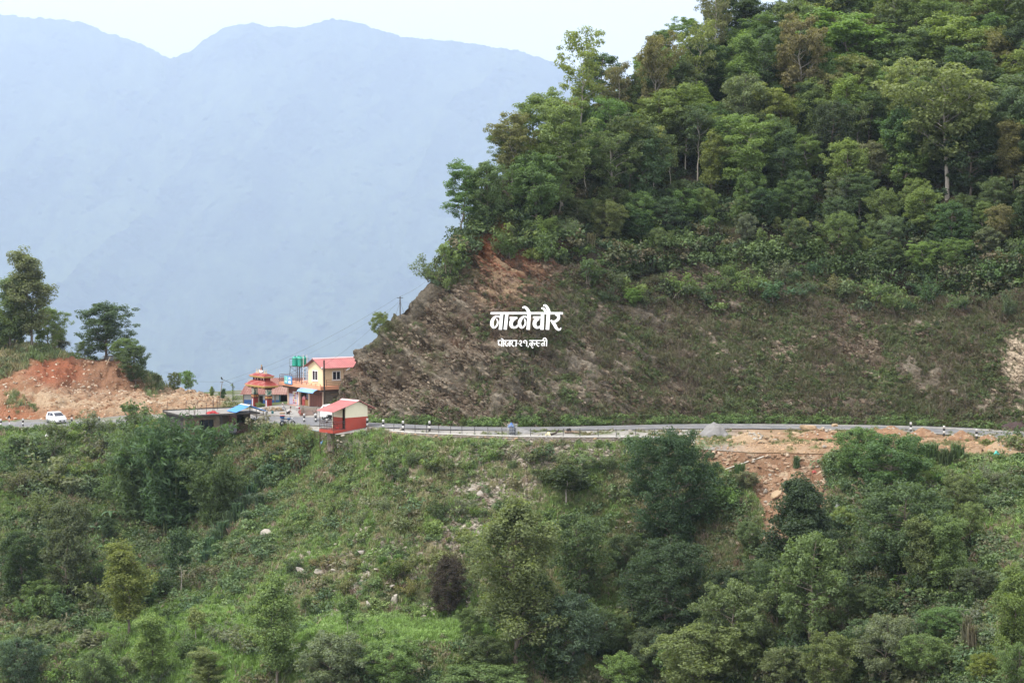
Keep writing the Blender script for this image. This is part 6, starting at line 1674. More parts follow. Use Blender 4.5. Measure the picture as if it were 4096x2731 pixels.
# lamp post and poles at the left
t = thing("street_lamp", "thin street lamp with a long slanting arm left of the gate, plants climbing it", "street lamp", P(932, 1616, 270))
MB().tube([(0, 0, -.8), (0, 0, 2.9)], 0.05, 7).build("mast", GREYP, t); MB().tube([(0, 0, 2.75), (-1.35, 0, 3.35)], 0.03, 6).build("arm", GREYP, t)
MB().box((-1.5, 0, 3.5), (0.16, 0.14, 0.4), m=Matrix.Rotation(-0.4, 3, 'Y')).build("lamp_head", BLACK, t)
vine = leaf_mesh("vine_leaves", [leaves([(0, 0, 0.9), (0.05, 0, 1.3), (-.05, 0, 1.8), (.05, 0, 2.3), (-.15, 0, 2.6)], 0.22, 26, 0.16, np.random.default_rng(4), 1.0)], LEAF_OBJ)
o = link("climbing_vine", vine, None, t); o.color = (*FRESH, 1)
LP_ = P(873, 1628, 262)
t = pole("leaning_pole", "thin leaning pole with wires at the end of the rubble terrace", "pole", LP_, 3.4, 0.05, WOOD, (0.55, 0.1))
MB().tube([(0.25, 0, 3.3), (0.75, 0, 3.36)], 0.03, 5).build("crossbar", WOOD, t)
cpole = P(1600, 1262, 238); hp_ = hit(1600, 1275)
if hp_ is not None: cpole = Vector((hp_[0].x, hp_[0].y + 0.3, hp_[0].z - 0.2))
ptop = P(1600, 1186, cpole.y)
t = thing("utility_pole", "steel utility pole standing on the left ridge of the rock cut", "pole", cpole)
MB().tube([(0, 0, -.5), (0, 0, ptop.z - cpole.z)], 0.07, 7).build("mast", GREYP, t)
MB().tube([(-0.35, 0, ptop.z - cpole.z - .15), (0.35, 0, ptop.z - cpole.z - .15)], 0.035, 5).build("crossarm", GREYP, t)
for s in (-1, 1): MB().tube([(0, 0, ptop.z - cpole.z - .5), (s * 0.75, 0.3, -.2)], 0.012, 4).build("stay_wire", GREYP, t)
def wire(label, p, q, sag, r=0.010):
    p, q = Vector(p), Vector(q); pts = [p.lerp(q, s) - Vector((0, 0, sag * 4 * s * (1 - s))) for s in np.linspace(0, 1, 17)]
    return tag(MB().tube(pts, r, 4).build("power_line", GREYP), label, "power line", "overhead wires")
lpt = LP_ + Vector((0.55, 0.1, 3.35)); upt = up_ + Vector((0, 0, 5.9))
wire("upper wire from the leaning pole to the pole on the rock cut", lpt, ptop - Vector((0.3, 0, .1)), 0.9)
wire("lower fainter wire from the leaning pole to the pole on the rock cut", lpt - Vector((0, 0, .5)), ptop - Vector((-0.3, 0, .5)), 1.1, 0.006)
wire("wire from the dark pole at the yellow house up to the rock cut's pole", upt, ptop - Vector((0, 0, .4)), 0.5)
wire("wire from the rock cut's pole up into the bushes on the ridge", ptop, P(1700, 1128, cpole.y + 1.5), 0.15)
wire("wire running out of the picture's left from the leaning pole", lpt, P(-400, 1420, 300), 1.0, 0.01)

# ================================================================== apron, fence, buckets, people
ap = [PB(1012, 1664, 0.0), PB(1120, 1668, 0), PB(1215, 1673, 0), PB(1262, 1676, 0), hz(-0.6, 0.2, 0), hz(-0.6, 9.4, 0), PB(1010, 1650, 0)]
AZ = -1.02
apo = MB().prism([(p.x, p.y, AZ - 0.6) for p in ap], (0, 0, 0.6)).build("paved_apron", CONC); apo["kind"] = 'structure'
ks = MB()
for i in range(36):
    s = i / 36 * 3; j = int(s); p = ap[j].lerp(ap[j + 1], s - j)
    ks.box((p.x, p.y - 0.03, AZ - 0.22 - 0.12 * (i % 2)), (0.32, 0.16, 0.2), rz=random.uniform(-.3, .3))
kso = ks.build("edge_stones", GREY_ST, apo); kso["kind"] = "stuff"
def AP(u, v):
    return PZ(u, v, AZ)
def bucket(label, p, r, h_, mat, cat="bucket"):
    t = thing("bucket", label, cat, p)
    MB().lathe((0, 0, 0), [(0.01, 0.0), (r * .8, 0.0), (r, h_), (r * 1.06, h_), (r * 1.06, h_ + .02), (r * .95, h_ + .02), (r * .78, .03), (0.01, .03)], 14).build("shell", mat, t)
    MB().tube([(r * math.cos(a), 0.02, h_ + r * 0.5 * math.sin(a)) for a in np.linspace(0.15, 2.99, 9)], 0.01, 4).build("handle", STEEL, t)
TEAL = paint("teal_plastic", (0.05, 0.24, 0.27), 0.5, 0.1, 2)
bucket("teal bucket on the apron in front of the gate", AP(1090, 1654), 0.16, 0.3, TEAL)
bucket("pale bucket left of the teal bucket", AP(1067, 1653), 0.15, 0.28, GRW)
bucket("white bucket in front of the squatting person", AP(1156, 1655), 0.17, 0.34, WHITE)
bucket("white tub by the shop's second column", AP(1190, 1643), 0.26, 0.5, WHITE, "tub")
sk = tag(MB().ball((0, 0, .1), .3, 10, 6, sq=(1.3, .8, .4)).build("sack", TAN_ST), "tan sack lying on the apron left of the squatting person", "sack"); sk.location = AP(1129, 1655)
sp = thing("stone_pile", "pile of flat tan stones at the foot of the gate's pillars", "stone pile", AP(1088, 1643))
sfm = [stone_mesh(np.random.default_rng(330 + i), "stone", 0.5, [TAN_ST, PALE_ST, TAN_ST][i % 3]) for i in range(6)]
for i in range(64):
    o = link("stone", sfm[i % 6], None, sp); lay = i // 26
    o.location = (gw.uniform(-1.55, 1.5) * (1 - .18 * lay), gw.uniform(-.4, .5) * (1 - .2 * lay), 0.08 + 0.16 * lay); sc_ = gw.uniform(.32, .62); o.scale = (sc_, sc_ * .8, sc_ * .8); o.rotation_euler = (gw.normal() * .15, gw.normal() * .15, gw.uniform(0, 6))
fe = thing("slatted_fence", "low brown slatted fence with crossed poles in front of the brown shutters", "fence", AP(1203, 1664), 0.0)
SL = paint("reddish_slat", (0.20, 0.10, 0.075), 0.85, 0.3, 2)
for i in range(11): MB().box((0.98, 0.25 - i * 0.0, 0.07 + i * 0.088), (2.0, 0.04, 0.058), m=None).build("slat", SL if i < 8 else WOOD, fe)
for x0, x1 in ((-0.1, 0.3), (0.38, 0.3), (1.5, 2.05)): MB().tube([(x0, 0.18, -.15), (x1, 0.2, 1.3 if x0 != .38 else 1.0)], 0.04, 6).build("pole", WOOD, fe)

SKIN = paint("skin_brown", (0.26, 0.14, 0.09), 0.6, 0.08, 4); HAIR = paint("black_hair", (0.012, 0.011, 0.011), 0.6, 0.2, 6)
def skin_body(name, J, E, rad, mat, parent, root=0, sub=2):
    """one continuous body grown round a skeleton: J joints, E bones, rad thickness at each joint"""
    me = bpy.data.meshes.new(name); me.from_pydata(J, E, [])
    o = link(name, me, None, parent)
    o.modifiers.new("skin", 'SKIN'); o.modifiers.new("smooth", 'SUBSURF').levels = sub
    o.modifiers["smooth"].render_levels = sub
    for i, r in enumerate(rad):
        sv = me.skin_vertices[0].data[i]; sv.radius = (r, r); sv.use_root = (i == root)
    bpy.context.view_layer.update()
    dg = bpy.context.evaluated_depsgraph_get()
    m2 = bpy.data.meshes.new_from_object(o.evaluated_get(dg)); m2.name = name
    o.modifiers.clear(); o.data = m2
    m2.materials.clear(); m2.materials.append(mat); m2.polygons.foreach_set("use_smooth", [True] * len(m2.polygons))
    return o
def person(label, loc, rz, shirt, trousers, headwear=None, lean=0.25, arms=((0.42, 0.30), (0.42, 0.30)), seat=0.16, knee=0.42):
    """someone squatting; faces local +x"""
    t = thing("person", label, "person", loc, rz, "people at the shops")
    hp = (0, 0, seat); ch = (0.10 + lean * .6, 0, seat + .36); nk = (0.14 + lean * .85, 0, seat + .50); hd = (0.17 + lean, 0, seat + .60)
    J = [hp, (0.05 + lean * .3, 0, seat + .18), ch, nk, (hd[0] + .02, 0, hd[2] + .04), (hd[0] + .02, 0, hd[2] + .14)]
    E = [(0, 1), (1, 2), (2, 3), (3, 4), (4, 5)]; rad = [.12, .115, .13, .05, .075, .06]
    for s in (-1, 1):
        b0 = len(J); ax, az = arms[(s + 1) // 2]
        J += [(ch[0], s * .17, ch[2] + .06), (ch[0] + .16, s * .2, ch[2] - .16), (ax, s * .1, az), (ax + .07, s * .085, az - .03)]
        E += [(2, b0), (b0, b0 + 1), (b0 + 1, b0 + 2), (b0 + 2, b0 + 3)]; rad += [.06, .042, .03, .028]
        for f in range(4):                                         # fingers, each its own short chain from the palm
            k0 = len(J); yy = s * .085 + (f - 1.5) * .018
            J += [(ax + .11, yy, az - .045), (ax + .135 + .008 * (1.5 - abs(f - 1.5)), yy, az - .075)]
            E += [(b0 + 3, k0), (k0, k0 + 1)]; rad += [.0095, .008]
        k0 = len(J); J += [(ax + .085, s * .085 - s * .045, az - .03)]; E += [(b0 + 3, k0)]; rad += [.010]
        l0 = len(J)
        J += [(0.02, s * .1, seat - .01), (0.36, s * .17, knee), (0.14, s * .15, .07), (0.30, s * .17, .035)]
        E += [(0, l0), (l0, l0 + 1), (l0 + 1, l0 + 2), (l0 + 2, l0 + 3)]; rad += [.09, .06, .042, .038]
    skin_body("body", J, E, rad, SKIN, t)
    MB().ball((hd[0] + .125, 0, hd[2] + .07), .018, 6, 4).ball((hd[0] + .1, .035, hd[2] + .1), .012, 6, 4).ball((hd[0] + .1, -.035, hd[2] + .1), .012, 6, 4).ball((hd[0] + .02, .085, hd[2] + .08), .022, 6, 4, sq=(1, .4, 1.3)).ball((hd[0] + .02, -.085, hd[2] + .08), .022, 6, 4, sq=(1, .4, 1.3)).build("face", SKIN, t)
    J2 = [hp, J[1], ch, (nk[0], 0, nk[2] - .04)]; E2 = [(0, 1), (1, 2), (2, 3)]; r2 = [.135, .135, .15, .075]
    for s in (-1, 1):
        b0 = len(J2); J2 += [(ch[0], s * .18, ch[2] + .05), (ch[0] + .13, s * .205, ch[2] - .12)]; E2 += [(2, b0), (b0, b0 + 1)]; r2 += [.075, .06]
    skin_body("shirt", J2, E2, r2, shirt, t)
    J3 = [(0, 0, seat - .01)]; E3 = []; r3 = [.15]
    for s in (-1, 1):
        b0 = len(J3); J3 += [(0.03, s * .1, seat - .005), (0.36, s * .17, knee), (0.16, s * .152, .12)]; E3 += [(0, b0), (b0, b0 + 1), (b0 + 1, b0 + 2)]; r3 += [.105, .078, .06]
    skin_body("trousers", J3, E3, r3, trousers, t)
    if headwear is None:
        MB().ball((hd[0] - .005, 0, hd[2] + .12), .1, 10, 7, sq=(.95, .9, .9)).build("hair", HAIR, t)
    else:
        MB().ball((hd[0] - .005, 0, hd[2] + .115), .108, 10, 7, sq=(1, .95, .95)).build("headscarf" if headwear == 'scarf' else "cap", headwear_mat[headwear], t)
    return t
headwear_mat = {'scarf': paint("red_scarf", (0.42, 0.02, 0.04), 0.8, 0.15, 4), 'cap': paint("patterned_cap", (0.5, 0.40, 0.38), 0.85, 0.3, 20)}
person("person in a white shirt squatting over a white bucket on the apron", AP(1149, 1656), 0.05, paint("white_shirt", (0.62, 0.57, 0.55), 0.9, 0.1, 3), paint("dark_trousers", (0.03, 0.028, 0.03), 0.9, 0.1, 3))
person("person with a cap, white sleeves and dark vest sitting by the stone pile", AP(1139, 1643), 2.9, paint("pale_sleeves", (0.5, 0.52, 0.55), 0.9, 0.15, 3), paint("grey_trousers", (0.36, 0.36, 0.37), 0.9, 0.1, 3), 'cap', lean=0.1, seat=0.22)
person("person with a red headscarf and red clothes crouching behind the poles of the fence", AP(1207, 1660), 2.6, paint("red_dress", (0.40, 0.16, 0.15), 0.9, 0.25, 6), paint("red_skirt", (0.36, 0.1, 0.09), 0.9, 0.2, 5), 'scarf', lean=0.2)

# ================================================================== vehicles
CARW = paint("white_car_paint", (0.74, 0.75, 0.77), 0.3, 0.02, 0.5, spec=0.6)
def loft(mb, secs, mi=0, smooth=True):
    """closed skin over cross-sections with the same number of points"""
    n = len(secs[0]); vs = [p for s in secs for p in s]; fs = []
    for i in range(len(secs) - 1):
        for k_ in range(n): fs.append((i * n + k_, i * n + (k_ + 1) % n, (i + 1) * n + (k_ + 1) % n, (i + 1) * n + k_))
    fs += [tuple(range(n - 1, -1, -1)), tuple((len(secs) - 1) * n + k_ for k_ in range(n))]
    return mb.add(vs, fs, mi, smooth)
def wheel(parent, x, y, r, w, name="wheel"):
    o = thing(name, None, None, (x, y, r)); o.parent = parent
    for key in ("label", "category"):
        if key in o: del o[key]
    tp = [(r * .62, -w / 2), (r * .9, -w / 2), (r, -w * .3), (r, w * .3), (r * .9, w / 2), (r * .62, w / 2)]
    def lat(prof, n=18):
        mb = MB(); vs = [(q * math.cos(k_ * 2 * math.pi / n), yy, q * math.sin(k_ * 2 * math.pi / n)) for q, yy in prof for k_ in range(n)]
        fs = [(i * n + k_, i * n + (k_ + 1) % n, (i + 1) * n + (k_ + 1) % n, (i + 1) * n + k_) for i in range(len(prof) - 1) for k_ in range(n)]
        mb.add(vs, fs, 0, True); return mb
    lat(tp).build("tyre", RUBBER, o); lat([(0.001, -w * .35), (r * .25, -w * .42), (r * .63, -w * .3), (r * .63, w * .3), (r * .25, w * .42), (0.001, w * .35)]).build("rim", STEEL, o)
    return o
cr = thing("car", "small white hatchback parked on the road in front of the red earth bank", "car", PB(226, 1695, 0.09), math.atan2(-0.8, 0.6))
mb = MB()
def csec(x, zb_, zw, wl, ww): return [(x, -wl, zb_), (x, -ww, zw * .55), (x, -ww, zw * .9), (x, -ww * .94, zw), (x, ww * .94, zw), (x, ww, zw * .9), (x, ww, zw * .55), (x, wl, zb_)]
loft(mb, [csec(-1.74, .36, .80, .60, .64), csec(-1.68, .24, .92, .66, .72), csec(-1.2, .2, .95, .7, .745), csec(0, .2, .94, .7, .75), csec(.95, .2, .92, .7, .745), csec(1.45, .22, .84, .68, .72), csec(1.70, .28, .72, .62, .64), csec(1.76, .36, .62, .54, .56)])
body = mb.build("body", CARW, cr)
mb = MB()
def gsec(x, z, w0, w1, z0=.9): return [(x, -w0, z0), (x, -w1, z), (x, w1, z), (x, w0, z0)]
loft(mb, [gsec(-1.66, .93, .68, .66), gsec(-1.50, 1.38, .70, .56), gsec(-.9, 1.47, .71, .57), gsec(-.1, 1.48, .71, .57), gsec(.28, 1.42, .71, .56), gsec(1.02, .93, .70, .66)], 0, False)
mb.build("cabin", CARW, cr)
def pane(name, pts, off): MB().prism(pts, off).build(name, GLASS, cr)
for s in (-1, 1):
    yy = lambda z: s * (.712 - (z - .9) * .255)
    pane("side_window", [(-1.28, yy(.98), .98), (-.62, yy(.98), .98), (-.62, yy(1.37), 1.37), (-1.15, yy(1.35), 1.35)], (0, s * .012, 0))
    pane("side_window", [(-.50, yy(.98), .98), (.55, yy(.98), .98), (.16, yy(1.36), 1.36), (-.50, yy(1.37), 1.37)], (0, s * .012, 0))
pane("windscreen", [(.93, -.60, .995), (.93, .60, .995), (.33, .52, 1.385), (.33, -.52, 1.385)], (.012, 0, .016))
pane("rear_window", [(-1.652, -.55, 1.0), (-1.652, .55, 1.0), (-1.52, .48, 1.33), (-1.52, -.48, 1.33)], (-.014, 0, .006))
for s in (-1, 1):
    MB().prism([(1.60, s * .38, .66), (1.735, s * .36, .64), (1.60, s * .64, .70), (1.44, s * .69, .76), (1.45, s * .60, .79)], (.02, s * .01, .035)).build("headlight", paint("lamp_clear", (0.6, 0.62, 0.65), 0.15, 0.1, 3), cr)
    MB().box((.72, s * .82, .98), (.12, .16, .12)).build("mirror", CARW, cr)
    MB().span(-1.72, -1.66, s * .60 - .06, s * .60 + .06, .66, .92).build("tail_light", RED, cr)
    for x in (-1.12, 1.1): wheel(cr, x, s * .66, .27, .16)
    MB().box((-.1, s * .752, .75), (.14, .012, .03)).build("door_handle", GREYP, cr)
    MB().box((-.56, s * .749, .62), (.012, .008, .62)).build("door_seam", GREYP, cr)
MB().box((1.765, 0, .43), (.03, .78, .17)).build("grille", BLACK, cr); MB().box((1.783, 0, .45), (.012, .34, .1)).build("number_plate", WHITE, cr); MB().box((1.72, 0, .63), (.06, .5, .035)).build("upper_grille", BLACK, cr)

tk = thing("mini_truck", "white mini truck parked behind the red cabin", "truck", PB(1336, 1681, 0.09), math.atan2(0.5, -0.86))
mb = MB()
loft(mb, [gsec(.55, 1.72, .72, .62, .35), gsec(1.1, 1.74, .73, .62, .35), gsec(1.45, 1.35, .73, .66, .35), gsec(1.62, .95, .72, .70, .35)], 0, False); mb.build("cab", CARW, tk)
MB().span(-1.5, .5, -.72, .72, .62, .70).build("bed_floor", CARW, tk)
for s in (-1, 1):
    MB().span(-1.5, .5, s * .70 - .025, s * .70 + .025, .70, 1.12).build("side_board", CARW, tk)
    MB().prism([(.62, s * .70, 1.05), (1.28, s * .70, 1.05), (1.08, s * .645, 1.55), (.66, s * .645, 1.55)], (0, s * .012, 0)).build("side_window", GLASS, tk)
    for x in (-1.0, 1.02): wheel(tk, x, s * .62, .26, .16)
MB().span(-1.53, -1.48, -.72, .72, .62, 1.1).build("tailgate", CARW, tk)
MB().prism([(1.18, -.55, 1.66), (1.18, .55, 1.66), (1.46, .6, 1.35), (1.46, -.6, 1.35)], (.02, 0, .03)).build("windscreen", GLASS, tk)
MB().span(-1.3, 1.3, -.4, .4, .32, .6).build("chassis", BLACK, tk)
def motorbike(label, loc, rz, tank, extra=None):
    t = thing("motorcycle", label, "motorcycle", loc, rz, "parked motorcycles")
    wheel(t, -.62, 0, .3, .11); wheel(t, .64, 0, .3, .09)
    MB().tube([(-.5, 0, .55), (-.1, 0, .45), (.35, 0, .8)], .05, 6).build("frame", BLACK, t)
    MB().box((0, 0, .38), (.36, .26, .32)).build("engine", STEEL, t)
    MB().ball((.16, 0, .82), .2, 10, 6, sq=(1.3, .75, .6)).build("tank", tank, t)
    MB().prism([(-.75, -.13, .82), (-.05, -.12, .74), (-.05, -.12, .82), (-.7, -.13, .92)], (0, .26, 0)).build("seat", BLACK, t)
    for s in (-1, 1): MB().tube([(.64, s * .07, .3), (.42, s * .07, .95)], .025, 6).build("fork", STEEL, t)
    MB().tube([(.3, -.36, 1.05), (.4, -.1, 1.0), (.4, .1, 1.0), (.3, .36, 1.05)], .018, 6).build("handlebar", BLACK, t)
    MB().ball((.52, 0, .86), .1, 10, 6).build("headlight", paint("lamp_clear", (.6, .62, .65), .15, .1, 3), t)
    MB().prism([(-.8, -.05, .6), (-.35, -.05, .62), (-.4, -.05, .7), (-.86, -.05, .72)], (0, .1, 0)).build("rear_mudguard", tank, t)
    for s in (-1, 1): MB().tube([(.34, s * .28, 1.05), (.32, s * .32, 1.22)], .01, 4).ball((.32, s * .34, 1.24), .05, 6, 4, sq=(.3, 1, .7)).build("mirror", BLACK, t)
    return t
tb_ = motorbike("blue motorcycle loaded with a crate, parked at the roadside bushes", PB(1150, 1703, .0), 0.35, paint("blue_bike", (.02, .075, .2), .35, .15, 2))
MB().box((-.62, 0, 1.05), (.42, .5, .3)).build("crate", _mc["blue_bike"], tb_); MB().box((-.6, 0, 1.23), (.52, .6, .05)).build("crate_lid", RED, tb_)
motorbike("black motorcycle with a white fairing facing the road by the fence", PB(1262, 1684, .0), -1.35, WHITE)

# ================================================================== yard: drum, heaps, logs, rocks
d0 = PB(2049, 1741, 0.0)
t = thing("mesh_cage", "round cage of wire hoops round a dark drum, on the yard", "wire cage", d0)
for i in range(8): MB().tube([(0.52 * math.cos(a) + .02 * i % 3 * .01, 0.52 * math.sin(a), 0.08 + i * .155) for a in np.linspace(0, 2 * math.pi, 25)], .017, 4).build("hoop", GRW, t)
for i in range(14):
    a = i * 2 * math.pi / 14; MB().tube([(0.52 * math.cos(a), .52 * math.sin(a), 0), (0.52 * math.cos(a), .52 * math.sin(a), 1.24)], .01, 4).build("upright_wire", GRW, t)
t2 = tag(MB().lathe((0, 0, 0), [(.34, 0), (.34, .4), (.355, .42), (.34, .44), (.34, .85), (.02, .86)], 16).build("drum", paint("dark_blue_drum", (.03, .04, .065), .5, .15, 2)), "dark drum standing inside the wire cage", "drum"); t2.location = d0
cloth("blue_sheet", "bright blue plastic sheet on top of the drum in the wire cage", "sheet", d0 + Vector((-.12, 0, .87)), .6, .6, .42, paint("blue_tarp", (.06, .16, .42), .5, .15, 3), 5)
def heap(name, label, cat, u, v, wpx, hpx, mat, seed, stones=0, smat=None, grp=None, big=.3):
    """a tipped heap; its loose stones are parts when they can be told apart"""
    p = on_ground(u, v); px = FPX / p.y; W_, H_ = wpx / px, hpx / px
    t = thing(name, label, cat, p, 0, grp); g = np.random.default_rng(seed); n = 30
    xs, ys = np.meshgrid(np.linspace(-1, 1, n), np.linspace(-1, 1, n)); r = np.hypot(xs, ys) + (fbm(xs * 2 + seed, ys * 2, 0, 3, 5) - .5) * .5
    z_ = H_ * np.clip(1 - r, 0, 1) ** .85 + (fbm(xs * 5, ys * 5, seed, 3, 6) - .5) * .16 * H_
    z_[r > 0.97] = -.5
    me = raw_mesh(name + "_mound", np.stack([xs * W_ * .56, ys * W_ * .42, z_], -1), grid_faces(n, n), smooth=True)
    link("mound", me, mat, t)
    for i in range(stones):
        a = g.random() * 6.28; q = g.random() ** .6 * .92; o = link("stone", sfm[i % 6] if smat is None else smat[i % len(smat)], None, t)
        o.location = (math.cos(a) * q * W_ * .54, math.sin(a) * q * W_ * .40, H_ * (1 - q) ** .85 * .95 + .02); sc_ = big * g.uniform(.5, 1.3); o.scale = (sc_, sc_, sc_); o.rotation_euler = (g.normal() * .4, g.normal() * .4, g.uniform(0, 6))
    return t
SAND = paint("grey_sand", (.21, .205, .20), .95, .15, 2, bump=.3); SOIL = paint("orange_spoil", (.225, .13, .075), .95, .3, 2.2, bump=.6, dirt=(.32, .225, .14)); SCR = paint("tan_rubble", (.30, .215, .135), .95, .3, 2.2, bump=.6, dirt=(.28, .16, .09))
heap("sand_heap", "steep grey sand heap behind the big dark tree", "sand heap", 2855, 1742, 120, 58, SAND, 1)
heap("gravel_heap", "small grey gravel heap right of the wire cage", "gravel heap", 2090, 1731, 90, 17, SAND, 2)
heap("gravel_heap", "very low gravel heap left of the wire cage", "gravel heap", 1968, 1736, 50, 9, SAND, 3)
heap("stone_heap", "heap of tan building stones on the dirt yard", "stone heap", 3010, 1764, 190, 38, SCR, 4, 110, None, None, .5)
heap("spoil_heap", "earth heap with stones at the top of the slide, by the boulders", "earth heap", 3290, 1752, 210, 44, SOIL, 5, 60, None, "earth heaps along the road", .4)
heap("spoil_heap", "orange earth heap at the road's edge left of the guard posts", "earth heap", 3560, 1735, 130, 34, SOIL, 6, 30, None, "earth heaps along the road", .3)
heap("spoil_heap", "small orange earth heap behind the dense dark tree", "earth heap", 3500, 1730, 70, 22, SOIL, 16, 14, None, "earth heaps along the road", .3)
heap("spoil_heap", "orange earth heap between the first two guard posts of the bend", "earth heap", 3690, 1745, 110, 36, SOIL, 7, 40, None, "earth heaps along the road", .3)
heap("spoil_heap", "orange earth heap between the second and third guard posts of the bend", "earth heap", 3845, 1758, 105, 38, SOIL, 8, 36, None, "earth heaps along the road", .3)
heap("spoil_heap", "low orange earth heap left of the last guard post of the bend", "earth heap", 3955, 1762, 90, 26, SOIL, 9, 26, None, "earth heaps along the road", .3)
heap("stone_heap", "large heap of pale broken stone at the right edge by the road", "stone heap", 4060, 1810, 230, 78, SCR, 10, 170, None, None, .5)
heap("brush_heap", "heap of dark purple-brown dead brush at the right edge above the road", "brush heap", 4075, 1708, 120, 30, paint("dead_brush", (.055, .036, .034), .95, .35, 3, bump=.8), 11)
def boulder(label, u, v, wpx, hpx, mat, seed, grp="rocks"):
    p = on_ground(u, v); px = FPX / p.y; g = np.random.default_rng(seed)
    bm = bmesh.new(); bmesh.ops.create_icosphere(bm, subdivisions=2, radius=.5)
    cuts = [(Vector(g.normal(size=3)).normalized(), g.uniform(.17, .36)) for _ in range(11)]
    for v_ in bm.verts:
        for n_, d_ in cuts:
            k_ = v_.co.dot(n_) - d_
            if k_ > 0: v_.co -= n_ * k_ * .92
        v_.co += Vector(g.normal(size=3)) * .012
    me = bpy.data.meshes.new("boulder"); bm.to_mesh(me); bm.free(); me.materials.append(mat)
    o = link("boulder", me); o.location = p + Vector((0, -.05, hpx / px * .42)); o.scale = (wpx / px * 1.4, wpx / px * 1.1, hpx / px * 1.45); o.rotation_euler = (g.normal() * .2, g.normal() * .2, g.uniform(-.6, .6))
    return tag(o, label, "rock", grp)
boulder("big tan boulder at the road's edge above the slide", 3230, 1724, 62, 30, TAN_ST, 1); boulder("square tan boulder on top of the earth heap", 3342, 1708, 26, 18, TAN_ST, 2); boulder("flat tan boulder left of the big one above the slide", 3190, 1740, 38, 13, TAN_ST, 3); boulder("tan boulder low on the earth heap's right side", 3365, 1760, 44, 22, TAN_ST, 4)
boulder("large pale boulder standing out on the grass near the gully", 1068, 2168, 56, 50, PALE_ST, 5); boulder("small pale rock beside the large pale boulder", 1098, 2150, 22, 14, PALE_ST, 55)
rocks = []
for u, v, w_, h_ in [(1210, 2295, 55, 26), (1275, 2290, 40, 16), (1345, 2292, 40, 18), (1420, 2362, 30, 16), (1418, 2345, 24, 14), (1580, 2412, 34, 38), (1572, 2352, 28, 14), (1330, 2475, 22, 26), (1475, 2428, 22, 26), (1460, 2255, 24, 16), (1640, 1968, 20, 18), (1885, 1965, 28, 18), (1925, 1985, 34, 26), (1815, 2085, 24, 20), (1990, 1955, 18, 12), (1235, 2215, 30, 14), (1145, 2260, 26, 10), (985, 2150, 30, 10), (1450, 2215, 34, 18), (1510, 2280, 22, 10), (1340, 2180, 20, 10), (1660, 2160, 18, 10), (1735, 2270, 36, 14), (1780, 2538, 20, 10), (1630, 2170, 16, 10), (1010, 2142, 20, 8)]:
    rocks.append([u, v, w_, h_, f"pale rock in the grass of the slope"])
for i, r_ in enumerate(sorted(rocks, key=lambda q: q[0])):
    near = [("beside the gully tussocks", 0, 1160, 0, 9999), ("in the rock scatter left of the middle", 1160, 1300, 0, 9999), ("above the grass terrace", 1300, 1560, 2300, 9999), ("above the grass terrace, by the purple-brown tree", 1560, 1800, 2300, 9999), ("high on the grass slope", 1560, 1800, 0, 2300), ("mid grass slope", 1300, 1560, 0, 2300), ("in the scree left of the dark trees", 1800, 2100, 0, 9999)]
    z_ = next((n_ for n_, a0, a1, b0, b1 in near if a0 <= r_[0] < a1 and b0 <= r_[1] < b1), "on the slope"); r_[4] = f"pale rock {z_}"
rk = [[None, *r_] for r_ in rocks]; numbered(rk, 5, 1)
for i, (_, u, v, w_, h_, lab) in enumerate(rk): boulder(lab, u, v, w_, h_, PALE_ST if i % 3 else GREY_ST, 60 + i)
rk = [[None, u, v, w_, h_, "stone on the red earth slide"] for u, v, w_, h_ in [(3105, 1990, 50, 26), (3062, 1972, 22, 24), (3140, 1985, 20, 12), (3008, 2142, 20, 16), (3083, 2052, 18, 10), (3078, 1905, 16, 12), (3110, 1878, 18, 10), (3195, 1842, 16, 8), (3225, 1825, 16, 10), (3300, 1790, 18, 12), (3130, 1820, 14, 8), (2975, 1905, 26, 24), (2985, 1890, 24, 18), (2920, 1890, 18, 14), (2890, 2045, 26, 14), (2912, 2052, 22, 12), (3050, 2065, 14, 10), (3060, 2010, 14, 10), (3150, 1930, 14, 9), (3270, 1870, 14, 9), (2940, 1840, 18, 9), (3010, 1850, 16, 8)]]
numbered(rk, 5, 1)
for i, (_, u, v, w_, h_, lab) in enumerate(rk): boulder(lab, u, v, w_, h_, PALE_ST if i % 2 else TAN_ST, 120 + i, "stones on the slide")
rk = [[None, u, v, w_, h_, "flat stone lying on the yard behind the wall"] for u, v, w_, h_ in [(2150, 1742, 16, 6), (2370, 1738, 22, 6), (2400, 1728, 12, 4), (2445, 1725, 16, 6), (2360, 1730, 24, 5), (2545, 1738, 16, 6), (2520, 1722, 14, 5), (1605, 1720, 18, 7)]]
numbered(rk, 5, 1)
for i, (_, u, v, w_, h_, lab) in enumerate(rk): boulder(lab, u, v, w_, h_, PALE_ST, 150 + i, "stones on the yard")
def log(name, label, pts, r, mat, cat="log"):
    c = Vector(pts[0]); t = tag(MB().tube([Vector(p) - c for p in pts], r, 7).build(name, mat), label, cat); t.location = c; return t
log("log", "dark forked log lying on the yard behind the fence posts", [PB(2205, 1742, .12), PB(2222, 1740, .2), PB(2236, 1738, .55)], [.12, .11, .06], paint("charred_wood", (.06, .045, .04), .9, .3, 3))
log("log", "reddish brown log lying on the yard, right of the forked log", [PB(2258, 1733, .14), PB(2285, 1733, .18), PB(2316, 1734, .12)], [.16, .15, .10], WOOD)
cloth("dark_sack", "black sack on the reddish brown log", "sack", PB(2275, 1733, .28), .5, .35, .3, BLACK, 21)
cloth("pale_bag", "pale yellow bag at a fence post on the yard", "bag", PB(2192, 1742, .02), .55, .4, .38, paint("pale_yellow_bag", (.6, .55, .36), .8, .1, 3), 22)
